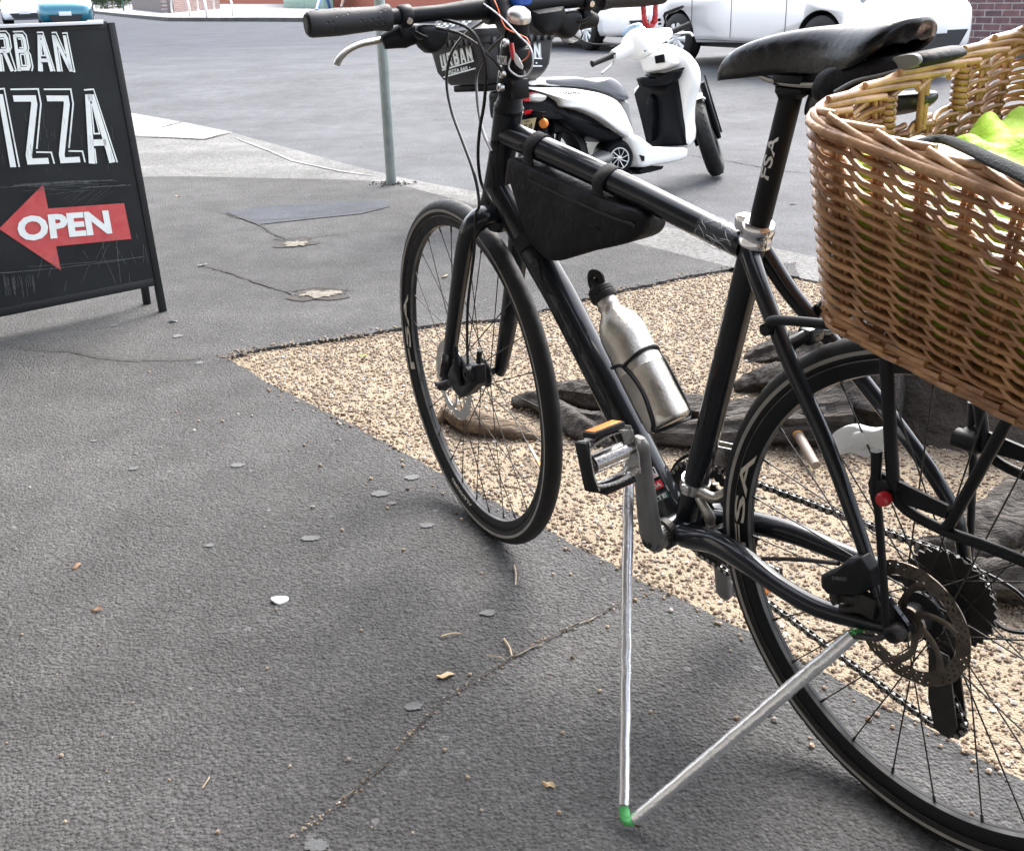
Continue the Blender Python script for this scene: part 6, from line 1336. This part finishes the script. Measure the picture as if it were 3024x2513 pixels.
# lid lettering and chequered band, on the lid's rear slope
m = MB(); zA, zB_ = zt0+.05, zt0+.11; xa, xb = x0-.022, x0+.018; yl, yr_ = y1-.03, y0+.05
def ls(u, v, o=.003): return V(xa+(xb-xa)*v-o, yl+(yr_-yl)*u, zA+(zB_-zA)*v+o*.6)
quad_text(m, '9557 8885', [ls(.02, .45), ls(.98, .45), ls(.94, .98), ls(.06, .98)])
for i in range(12):
    for j in range(2):
        if (i+j) % 2 == 0: u0, u1 = i/12, (i+1)/12; v0, v1 = -.02+j*.16, .14+j*.16; m.add([ls(u0, v0), ls(u1, v0), ls(u1, v1), ls(u0, v1)], [(0, 1, 2, 3)])
build(m, 'lid_lettering', M['letter'], lid, smooth=0)
m = MB(); box(m, V((x0+x1)/2, (y0+y1)/2, zb0-.018), (x1-x0-.1, y1-y0-.1, .03), bev=.005); build(m, 'mounting_plate', M['scoot_black'], dbx)

# ------------------------------------------------------------------ cars
def car(front_c, heading, name, label, body_m, W=1.68, Lc=3.9, wb=2.5, fo=.78, plate=None, dark_side=None):
    """front_c: ground point under the front axle on the car's left-hand side wheel; heading: unit xy of travel"""
    hd = unit(np.append(heading, 0)); lf = V(-hd[1], hd[0], 0); Mx = np.stack([hd, lf, V(0, 0, 1)], 1)
    F = Frame(front_c, Mx); t = empty(name, F.mat(), label, 'car'); ro = Lc-wb-fo
    hw = W/2; off = V(0, -hw+.10, 0) if lf_side > 0 else V(0, hw-.10, 0)
    # body: cross sections along the length (x, half width, sill z, belt z)
    S_t = [(fo, .50, .34, .52), (fo-.03, .62, .26, .62), (fo-.10, .72, .22, .70), (fo-.22, .79, .2, .76), (fo-.45, .825, .2, .84), (fo-.8, .84, .2, .90), (-.25, .84, .26, .95), (-.9, .84, .27, .97), (-wb*.6, .84, .27, .98), (-wb, .84, .24, .98), (-wb-.25, .82, .21, .97), (-wb-ro+.12, .77, .23, .95), (-wb-ro+.03, .70, .28, .88), (-wb-ro, .6, .36, .78)]
    rings = []
    for x, w_, z0_, z1_ in S_t:
        w_ = w_/.84*hw; hgt = z1_-z0_
        half = [(0, z0_), (w_*.7, z0_), (w_*.93, z0_+.02), (w_*.985, z0_+.10*min(1, hgt/.6)), (w_*1.0, z0_+hgt*.45), (w_*.985, z0_+hgt*.7), (w_*.955, z0_+hgt*.86), (w_*.90, z0_+hgt*.95), (w_*.8, z1_), (w_*.4, z1_+.025), (0, z1_+.03)]
        rings.append([V(x, y, z)+off for y, z in half]+[V(x, -y, z)+off for y, z in half[-2:0:-1]])
    mm = MB(); loft(mm, rings); bd = build(mm, 'body', [body_m, M['car_dark']], t, smooth=60)
    cut = MB()
    for cx in (0, -wb):
        for s in (1, -1): lathe(cut, V(cx, s*(hw+.2), .31)+off, V(0, -s, 0), [(0, 0), (0, .35), (.5, .35), (.5, 0)], 40)
    co = build(cut, 'cutter', M['car_dark'], None, smooth=0); co.matrix_world = F.mat(); bpy.context.view_layer.update()
    bo = bd.modifiers.new('b', 'BOOLEAN'); bo.object = co; bo.operation = 'DIFFERENCE'; bo.solver = 'EXACT'
    dg = bpy.context.evaluated_depsgraph_get(); me2 = bpy.data.meshes.new_from_object(bd.evaluated_get(dg)); bd.modifiers.clear(); bd.data = me2; bpy.data.objects.remove(co)
    gh = [(-.38, .93), (-.95, 1.38), (-1.3, 1.46), (-2.0, 1.475), (-2.5, 1.45), (-wb-.25, 1.33), (-wb-ro+.14, .94)]
    mm = MB(); rg2 = []
    for q, sc in ((-1, 1), (-.97, 1), (.97, 1), (1, 1)):
        rg2.append([V(x, q*(hw-.10)*(1-.30*max(0, z-.93)), z)+off for x, z in gh])
    loft(mm, rg2); build(mm, 'window', M['glass'], t, smooth=30)
    mm = MB(); pillow(mm, [V(x, 0, z) for x, z in ((-.90, 1.405), (-1.3, 1.478), (-2.4, 1.47), (-wb-.17, 1.37), (-wb-.1, 1.33), (-2.4, 1.42), (-1.3, 1.43))], [(-hw*.86, .97), (-hw*.8, 1), (hw*.8, 1), (hw*.86, .97)], V(0, 1, 0)); mm.v = [tuple(np.array(p)+off) for p in mm.v]; build(mm, 'roof', body_m, t, smooth=50)
    mm = MB(); box(mm, V(-wb/2, 0, .36)+off, (Lc-.5, W-.36, .28)); build(mm, 'underbody', M['car_dark'], t, smooth=0)
    for cx in (0, -wb):
        for s in (0, 1):
            cy = (0 if s == 0 else -(W-.22)*lf_side)
            sgn_ = (1 if lf_side > 0 else -1)*(1 if s == 0 else -1)
            mm = MB(); lathe(mm, V(cx, cy-.1, .305), V(0, 1, 0), [(.0, .19), (.0, .27), (.025, .300), (.06, .305), (.14, .305), (.175, .300), (.2, .27), (.2, .19)], 40, closed=True); w_ = build(mm, 'wheel', M['tyre'], t, smooth=40)
            mm = MB(); y_ = cy+sgn_*.085; lathe(mm, V(cx, y_, .305), V(0, sgn_, 0), [(-.03, .0), (-.03, .198), (.004, .205), (.008, .198), (-.004, .188), (-.012, .0)], 36)
            for k in range(9): a = 2*PI*k/9; tube(mm, [V(cx+.03*math.cos(a), y_+sgn_*.008, .305+.03*math.sin(a)), V(cx+.12*math.cos(a), y_+sgn_*.01, .305+.12*math.sin(a)), V(cx+.19*math.cos(a), y_+sgn_*.002, .305+.19*math.sin(a))], [.022, .03, .045], 8, mi=1, oval=(.35, 1), up=(0, 1, 0))
            lathe(mm, V(cx, y_, .305), V(0, sgn_, 0), [(0, 0), (0, .034), (.014, .03), (.016, 0)], 20, 1); build(mm, 'rim', [M['hub_dark'], M['hub']], w_, smooth=40)
    cyc = off[1]
    for s in (1, -1):
        mm = MB(); P = [V(fo-.10, cyc+s*(hw-.42), .66), V(fo-.33, cyc+s*(hw-.09), .80), V(fo-.30, cyc+s*(hw-.10), .62), V(fo-.03, cyc+s*(hw-.42), .56)]; pillow(mm, P, [(0, 1), (.03, .9)], V(.7, s*.5, .4)); build(mm, 'headlight', M['lamp'], t, smooth=60)
        mm = MB(); P = [V(fo-.06, cyc+s*(hw-.34), .42), V(fo-.22, cyc+s*(hw-.10), .44), V(fo-.2, cyc+s*(hw-.10), .36), V(fo-.03, cyc+s*(hw-.34), .34)]; pillow(mm, P, [(0, 1), (.035, .9)], V(.8, s*.5, 0)); build(mm, 'fog_lamp_recess', M['car_dark'], t, smooth=60)
        mm = MB(); c = V(-.62, cyc+s*(hw+.04), 1.0); pillow(mm, [c+V(0, -.09, -.05), c+V(0, .09, -.05), c+V(0, .1, .05), c+V(0, -.08, .06)], [(-.05, .6), (-.02, 1), (.03, .9)], V(1, 0, 0)); build(mm, 'wing_mirror', body_m, t, mod=subsurf(1))
    mm = MB(); P = [V(fo+.012, cyc-.52, .44), V(fo+.012, cyc+.52, .44), V(fo+.005, cyc+.40, .25), V(fo+.005, cyc-.40, .25)]; prism(mm, P, V(.012, 0, 0)); build(mm, 'lower_grille', M['car_dark'], t)
    mm = MB(); box(mm, V(fo+.028, cyc, .47), (.012, .372, .12), bev=.003); p_ = build(mm, 'number_plate', M['plate_w'], t)
    if plate: mm = MB(); a_ = V(fo+.036, cyc+.14, .44); 
    for hx in (-1.28, -2.12): mm = MB(); box(mm, V(hx, cyc-lf_side*-1*(hw+.004)*1.0, .83), (.18, .03, .03), bev=.006); build(mm, 'door_handle', body_m, t)
    mm = MB()
    for gx in (-.52, -1.45, -2.2):
        for s in (1, -1): tube(mm, [V(gx, cyc+s*(hw+.001), .34), V(gx, cyc+s*(hw+.0015), .6), V(gx-.02, cyc+s*(hw-.012), .80), V(gx-.03, cyc+s*(hw-.05), .93)], .0035, 6)
    for s in (1, -1): tube(mm, [V(-.42, cyc+s*(hw+.0), .31), V(-wb+.42, cyc+s*(hw+.0), .31)], .0035, 6)
    build(mm, 'panel_gap', M['car_dark'], t, smooth=0)
    return t
M['hub_dark'] = mat('hubcap_dark', (.03, .03, .032), .5)  # dark dish behind the hubcap spokes
def roadpt(px_, py_, depth_y): d = ray((px_, py_)); k = depth_y/d[1]; x = d[0]*k; return V(x, depth_y, g(depth_y))
# white cars face the camera's right, their right-hand flank towards us
lf_side = -1
hdB = V(.47, -.88); rB = roadpt(1398, 108, 14.0); fB = rB+np.append(unit(hdB)*2.5, 0); fB[2] = g(fB[1]); fB[2] = rB[2]
car(fB, unit(hdB)[:2], 'parked_car', 'white hatchback parked across the road behind the scooter handlebars, eight-spoke hubcaps', M['car_white'], Lc=4.0)
hdA = V(.40, -.92); fA = roadpt(1212, 98, 17.2)
car(fA, unit(hdA)[:2], 'parked_car', 'white parked car half hidden behind the bicycle brake lever, rearmost of the two white cars', M['car_white'], Lc=4.0)
lf_side = 1
# teal car on the far left faces us; its left flank is hidden, we see its front and the flank to our left
lf_side = -1
ft = roadpt(84, 29, 36.); 
hdT = V(.34, -.94)
car(ft, unit(hdT)[:2], 'parked_car', 'teal blue hatchback at the far left kerb above the chalkboard sign', M['car_teal'], W=1.7, Lc=3.9)
hs_ = roadpt(8, 22, 42.); car(hs_, unit(hdT)[:2], 'parked_car', 'white car parked behind the teal hatchback at the far left', M['car_white'], W=1.7, Lc=4.0)

# ------------------------------------------------------------------ far pavement: walls, hedge, racks, cabinet, people
def pv(x, y): return gp(x, y, PAVZ)
def wall_thing(pts, h, th, mt, name, label, cat, cap=None, z0=PAVZ-.02, back=None):
    t = empty(name, label=label, cat=cat)
    for i in range(len(pts)-1):
        a, b = np.array(pts[i], float), np.array(pts[i+1], float); a[2] = b[2] = z0; L_ = np.linalg.norm(b-a); d = unit(b-a); nn = V(-d[1], d[0], 0); nn = nn if nn[1] > 0 else -nn
        e = empty('wall_section', parent=t); e.matrix_world = Matrix.Translation(Vector(a)) @ Matrix.Rotation(math.atan2(d[1], d[0]), 4, 'Z')
        mm = MB(); box(mm, V(L_/2, th/2, h/2), (L_, th, h)); build(mm, 'wall', mt, e, smooth=0)
        if cap: mm = MB(); box(mm, V(L_/2, th/2, h+.055), (L_+.0, th+.03, .11)); build(mm, 'coping', cap, e, smooth=0)
        if i < len(pts)-2: pass
    return t
wR = [(*gp(1850, 85, PAVZ)[:2], PAVZ), (*gp(2100, 90, PAVZ)[:2], PAVZ)]
a_, b_ = V(*wR[0]), V(*wR[1]); d_ = unit(b_-a_); a2 = a_-d_*2.5; b2 = b_+d_*6
wall_thing([a2, b2], .66, .24, M['brick'], 'brick_wall', 'low purple-brown brick wall with upright brick coping behind the saddle', 'wall', cap=M['soldier'])
wall_thing([pv(272, 20), pv(345, 28)], .62, .3, mat('rendered_brick', (.17, .14, .135), .85, var=(4, .6), col2=(.12, .09, .09), bump=(20, .006)), 'garden_wall', 'low plain weathered wall beside the hedge across the road', 'wall')
M['brick2'] = brick('old_red_brick', (.15, .085, .08), (.22, .14, .135), (.32, .29, .28))
wall_thing([pv(345, 28), pv(452, 18.5)], .62, .3, M['brick2'], 'brick_wall', 'old reddish brick wall behind the bike racks across the road', 'wall')
bl = empty('orange_building', label='orange rendered building front beyond the bike racks', cat='building')
m = MB(); P = [pv(440, 8), pv(608, 8), pv(608, 12), pv(665, 15.5), pv(800, 16), pv(1400, 16)]
for a, b in zip(P[:-1], P[1:]):
    d = unit(b-a); m.add([a-V(0, 0, .05), b-V(0, 0, .05), b+V(0, 0, 3.6), a+V(0, 0, 3.6)], [(0, 1, 2, 3)])
o = build(m, 'wall', M['orange_wall'], bl, smooth=0); s = o.modifiers.new('s', 'SOLIDIFY'); s.thickness = .25
# electrical cabinet
c1, c2, c3 = pv(582, 16), pv(632, 17.5), pv(665, 18.5)
cab = empty('utility_cabinet', Matrix.Translation(Vector(c1)), 'pale green metal utility cabinet against the orange wall', 'cabinet')
d = unit(c3-c1); nn = V(-d[1], d[0], 0); A_ = np.stack([d, nn, V(0, 0, 1)], 1); L_ = np.linalg.norm(c3-c1)
m = MB(); box(m, A_@V(L_/2, .25, .6), (L_, .5, 1.2), A_, bev=.02); build(m, 'cabinet_body', M['boxgreen'], cab)
m = MB()
for i in range(8): box(m, A_@V(.16+i*L_*.055*1.0+(i//2)*.03, -.006, .22), (.025, .012, .14), A_)
build(m, 'vent', mat('cabinet_vent', (.2, .28, .24), .6), cab)
m = MB(); box(m, A_@V(L_*.55, -.004, .62), (.012, .01, 1.1), A_); build(m, 'door_seam', mat('seam', (.12, .16, .14), .6), cab)
# bike racks: three white hoops
for (a, b), lb in ((((355, 33), (389, 34)), 'white tubular bike hoop nearest the old brick wall corner'), (((408, 30), (424, 36)), 'white tubular bike hoop in the middle of the three'), (((442, 31), (477, 33)), 'white tubular bike hoop closest to the orange building')):
    A1, B1 = pv(*a), pv(*b); t = empty('bike_rack', Matrix.Translation(Vector(A1)), lb, 'bike rack', 'bike hoops on the far pavement')
    D = B1-A1; m = MB(); tube(m, cr([V(0, 0, -.02), V(0, 0, .3)+D*-.04, V(0, 0, .66)+D*.04, V(0, 0, .86)+D*.25, D*.75+V(0, 0, .86), D*.96+V(0, 0, .66), D*1.04+V(0, 0, .3), D+V(0, 0, -.02)], 6), .045, 12); build(m, 'hoop', mat('white_hoop_paint', (.62, .6, .58), .5), t)
# green pole, hedge
gpz = pv(254, 23); t = empty('signpost', Matrix.Translation(Vector(gpz)), 'dark green post in front of the hedge across the road', 'post'); m = MB(); tube(m, [V(0, 0, -.05), V(0, 0, 3)], .05, 12); build(m, 'post', M['pole_green'], t)
hg = pv(228, 19); t = empty('hedge', Matrix.Translation(Vector(hg)), 'leafy dark green hedge between the teal car and the brick wall', 'hedge')
r = np.random.default_rng(9); n = 9000; P = r.uniform(-1, 1, (n, 3)); P /= np.maximum(1, np.linalg.norm(P, axis=1))[:, None]; P = P*V(1.9, .8, .9)*(.75+.25*r.random((n, 1)))+V(-.2, .8, .85)+.12*np.sin(P*9)
s = .05; T = r.normal(size=(n, 3)); T /= np.linalg.norm(T, axis=1)[:, None]; U = np.cross(T, r.normal(size=(n, 3))); U /= np.linalg.norm(U, axis=1)[:, None]
Vt = np.stack([P-T*s, P+U*s*.5, P+T*s, P-U*s*.5], 1).reshape(-1, 3); m = MB(); m.v = Vt.tolist(); m.f = [(4*i, 4*i+1, 4*i+2, 4*i+3) for i in range(n)]; m.mi = [0]*n
me = bpy.data.meshes.new('foliage'); me.from_pydata(m.v, [], m.f); me.materials.append(M['hedge']); o = bpy.data.objects.new('foliage', me); COL.objects.link(o); o.parent = t
m = MB()
for i in range(9): x = -1.7+.4*i; tube(m, [V(x, .6, 0), V(x+.1, .7, .8)], [.03, .015], 6)
build(m, 'stem', M['twig'], t)
# two pedestrians
def person(pa, pb, label, trous, shirt):
    A1, B1 = np.array(pa), np.array(pb); c = (A1+B1)/2; t = Vector(c); D = (B1-A1)/2
    def sk(name, chains, mt, par, radii):
        me = bpy.data.meshes.new(name); vs, es, rr_ = [], [], []
        for ch, rad in zip(chains, radii):
            b = len(vs)
            for p, q in zip(ch, rad):
                hit = next((i for i, v_ in enumerate(vs) if np.linalg.norm(np.array(v_)-p) < 1e-4), None)
                vs.append(tuple(p)); rr_.append(q)
            for i in range(len(ch)-1): es.append((b+i, b+i+1))
        # weld joints
        me.from_pydata(vs, es, []); bm = bmesh.new(); bm.from_mesh(me); bm.verts.ensure_lookup_table()
        me.skin_vertices.new() if hasattr(me, 'skin_vertices') and not me.skin_vertices else None
        bm.free(); o = bpy.data.objects.new(name, me); COL.objects.link(o)
        if par: o.parent = par
        sm = o.modifiers.new('w', 'WELD'); sm.merge_threshold = .002
        return o, vs, es, rr_
    z = lambda h: V(0, 0, h)
    hip, chest, neck, head = z(.95), z(1.35), z(1.52), z(1.72)
    hl_, hr_ = hip+unit(D)*.09, hip-unit(D)*.09
    root = empty('person', Matrix.Translation(t), label, 'person')
    def limb(m_, pts, rad, n_=12): tube(m_, cr(pts, 4), rad, n_)
    m_ = MB()
    limb(m_, [hip-z(.05), hip+z(.08), chest-z(.08), chest+z(.1), neck, neck+z(.06)], [.15, .14, .15, .16, .07, .055], 16)
    limb(m_, [neck+z(.03), head-z(.06), head, head+z(.07), head+z(.12)], [.05, .07, .088, .08, .03], 16)
    for s_, f_ in ((1, B1-c), (-1, A1-c)):
        s2 = unit(D)*s_
        limb(m_, [chest+z(.1)+s2*.13, chest+z(.09)+s2*.2, chest+z(-.14)+s2*.26, chest+z(-.38)+s2*.24+V(.1, 0, 0), chest+z(-.46)+s2*.24+V(.13, 0, 0)], [.06, .055, .042, .032, .035], 10)
        limb(m_, [hip+s2*.08, hip*.55+f_*.5+V(.03, 0, .02), f_*.92+z(.14), f_+z(.06)], [.095, .07, .05, .05], 12)
    body = build(m_, 'body', M['skin'], root, smooth=60)
    m_ = MB(); limb(m_, [hip-z(.04), hip+z(.1), chest, chest+z(.11), neck-z(.03)], [.165, .155, .17, .17, .08], 16)
    for s_ in (1, -1): s2 = unit(D)*s_; limb(m_, [chest+z(.1)+s2*.1, chest+z(.09)+s2*.2, chest+z(-.1)+s2*.255], [.08, .07, .058], 10)
    build(m_, 'shirt', shirt, body)
    m_ = MB()
    for s_, f_ in ((1, B1-c), (-1, A1-c)):
        s2 = unit(D)*s_; limb(m_, [hip+s2*.06+z(.02), hip+s2*.085-z(.1), hip*.52+f_*.5+V(.03, 0, .02), f_*.93+z(.1), f_*.96+z(.07)], [.12, .115, .088, .075, .078], 12)
    build(m_, 'trousers', trous, body)
    m_ = MB()
    for f_ in (B1-c, A1-c): tube(m_, cr([f_+V(.0, .09, .03), f_+z(.04), f_+V(.0, -.14, .03), f_+V(0, -.19, .025)], 3), [.035, .045, .04, .02], 10)
    build(m_, 'shoe', M['rubber'], body); m_ = MB(); limb(m_, [head+z(.02)+V(0, .03, 0), head+z(.08)+V(0, .02, 0), head+z(.13)], [.09, .09, .04], 14); build(m_, 'hair', M['hair'], body)
person(pv(649, 24), pv(677, 19), 'person in bright blue jeans walking past the green cabinet', M['jeans'], M['shirt'])
person(pv(700, 18), pv(722, 14), 'person in pale grey trousers walking behind the one in blue jeans', M['greycloth'], M['greycloth'])

# ------------------------------------------------------------------ litter
def lit(x, y, name, label, cat, mt, pts, th=.0015, z=.004, group=None, rotd=0, curl=.004):
    p = gp(x, y, 0); t = Matrix.Translation(Vector((p[0], p[1], z))) @ Matrix.Rotation(R(rotd), 4, 'Z'); o = None
    mm = MB(); P = [V(a, b, curl*math.sin(a*300+b*170)+curl*abs(a)*20) for a, b in pts]; c = sum(P)/len(P); pillow(mm, cr(P, 2, closed=True), [(0, 1), (th, .98)], V(0, 0, 1))
    o = build(mm, name, mt, None, smooth=60); o.matrix_world = t; tag(o, label, cat, group); return o
lit(573, 1233, 'paper_scrap', 'bright white petal-shaped scrap on the asphalt left of the front wheel', 'litter', M['paper'], [(-.014, -.006), (.002, -.011), (.015, -.004), (.016, .006), (.006, .010), (-.003, .007), (-.013, .009)], .004, .002)
lit(353, 661, 'paper_scrap', 'small white scrap on the asphalt below the sign leg', 'litter', M['paper'], [(-.014, -.005), (.01, -.006), (.016, .004), (-.008, .007)], .002, .002)
lf = [(-.016, 0), (-.006, .006), (.006, .006), (.017, 0), (.006, -.006), (-.006, -.006)]
for i, (x, y, rt_, lb) in enumerate([(913, 1388, 20, 'dry curled leaf beside the diagonal crack'), (1125, 1612, -30, 'small dry leaf near the foot of the silver prop'), (235, 1680 if False else 1677, 0, ''), (198, 1253, 5, 'tiny orange-brown leaf on the asphalt at the far left'), (365, 404, 10, 'tan leaf on the far footpath right of the sign'), (283, 1675, 40, ''), (745, 732, 20, 'olive green leaf scrap on the gravel corner'), (600, 545, 5, ''), (158, 1164, 60, 'small reddish leaf above the orange-brown leaf')]):
    if not lb: continue
    sc2 = .7 if 'small' in lb or 'tiny' in lb else 1; mt = M['greenleaf'] if 'green' in lb else (mat('orange_leaf', (.22, .13, .075), .8) if ('orange' in lb or 'red' in lb) else M['leaf'])
    lit(x, y, 'fallen_leaf', lb, 'leaf', mt, [(a*sc2, b*sc2) for a, b in lf], .001, .003, 'fallen leaves on the footpath', rt_)
far_l_ = [(345, 394), (430, 547), (690, 410), (760, 372), (1055, 400), (1120, 405), (355, 412), (620, 700), (1630, 408), (1560, 520)]
for i, (x, y) in enumerate([(1627, 408), (415, 546), (912, 569), (1150, 562)]):
    lb = ['pale leaf lying on the road right of the seat clamp', 'pale leaf scrap beside the hole in the footpath crack', 'cream leaf scrap lying behind the front wheel', 'tiny pale leaf below the frame bag'][i]
    lit(x, y, 'fallen_leaf', lb, 'leaf', M['paper'] if i != 2 else M['leaf'], [(a*1.3, b*1.3) for a, b in lf], .001, .004 if y > 500 else ROADZ+.004, 'fallen leaves on the footpath', 30*i)
def twig(a, b, r, lb):
    A1, B1 = gp(*a, .004), gp(*b, .004); t = empty('twig', Matrix.Translation(Vector(A1)), lb, 'twig', 'twigs on the footpath'); m_ = MB(); D = B1-A1; tube(m_, cr([V(0, 0, 0), D*.5+V(.002, .001, .002), D], 3), [r, r*.9, r*.6], 7); build(m_, 'stick', M['twig'], t)
twig((1033, 1310), (1050, 1345), .0022, 'straight dry twig standing out beside the middle of the crack')
twig((905, 1305), (945, 1298), .002, 'dark dry twig left of the crack'); twig((1055, 1160), (1057, 1200), .0018, 'thin pale twig below the front tyre'); twig((1000, 1345), (1035, 1352), .0012, 'very thin pale twig touching the crack'); twig((415, 1615), (430, 1592), .0012, 'thin straw on the lower left asphalt')
def cig(a, b, r, z, lb, name='cigarette_butt', cat='litter', c2=(.55, .5, .45)):
    A1, B1 = gp(*a, z[0]), gp(*b, z[1]); t = empty(name, Matrix.Translation(Vector(A1)), lb, cat); D = B1-A1; m_ = MB(); tube(m_, [V(0, 0, 0), D*.38], r, 12); build(m_, 'filter', mat('filter_orange', (.6, .3, .08), .6), t); m_ = MB(); tube(m_, [D*.385, D], [r*.97, r*.9], 12); build(m_, 'paper_tube', mat('tube_paper', c2, .4), t)
cig((1112, 962), (1085, 915), .0042, (.008, .008), 'orange-tipped cigarette butt on the gravel seen through the front spokes')
z4_ = z4
cig(z4_(445, 650), z4_(600, 920), .0125, (.05, .012), 'orange and clear plastic dropper lying on the gravel behind the rear spokes', 'plastic_dropper', 'litter', (.2, .16, .13))
m = MB()
rnd = random.Random(8)
for i in range(500):
    t_ = rnd.random()*len(pit_low[:-1]); ln = pit_low[:-1] if i % 2 else pit_edge; t_ = rnd.random()*(len(ln)-1.001); k_ = int(t_); p = ln[k_]*(1-t_+k_)+ln[k_+1]*(t_-k_); p = p+np.array([rnd.gauss(0, .018), rnd.gauss(0, .018)]); s = rnd.uniform(.0018, .005); lathe(m, V(*p, s*.5), unit(V(rnd.gauss(0, 1), rnd.gauss(0, 1), 2)), [(-s, 0), (-s*.5, s*.9), (s*.4, s*.95), (s, 0)], 6)
for i in range(70):       # stones strayed from the pit
    t_ = rnd.random(); a = pit_low[0]*(1-t_)+pit_low[-2]*t_; p = a+np.array([-.77, -.64])*abs(rnd.gauss(0, .22)); s = rnd.uniform(.002, .0055); lathe(m, V(*p, s*.5), unit(V(rnd.gauss(0, 1), rnd.gauss(0, 1), 2)), [(-s, 0), (-s*.5, s*.9), (s*.4, s*.95), (s, 0)], 6)
ck = [(565, 1738), (640, 1690), (720, 1630), (800, 1560), (850, 1500), (920, 1430), (1000, 1385), (1060, 1345), (1110, 1315), (1200, 1275), (1280, 1235), (1350, 1210)]
for i in range(150): t_ = rnd.random()*(len(ck)-1.001); k_ = int(t_); f_ = t_-k_; p = P2(*[ck[k_][q]*(1-f_)+ck[k_+1][q]*f_ for q in (0, 1)])+np.array([rnd.gauss(0, .004), rnd.gauss(0, .004)]); s = rnd.uniform(.0012, .003); lathe(m, V(*p, s*.3), unit(V(rnd.gauss(0, 1), rnd.gauss(0, 1), 2)), [(-s, 0), (-s*.5, s*.9), (s*.4, s*.95), (s, 0)], 5)
for i in range(55):
    p = P2(rnd.uniform(0, 1300), rnd.uniform(700, 1740)); s = rnd.uniform(.0015, .004); lathe(m, V(*p, s*.5), unit(V(rnd.gauss(0, 1), rnd.gauss(0, 1), 2)), [(-s, 0), (-s*.5, s*.9), (s*.4, s*.95), (s, 0)], 6)
tag(build(m, 'stray_gravel', M['pebble'], smooth=0), 'loose stones strayed from the tree pit onto the asphalt', kind='stuff')
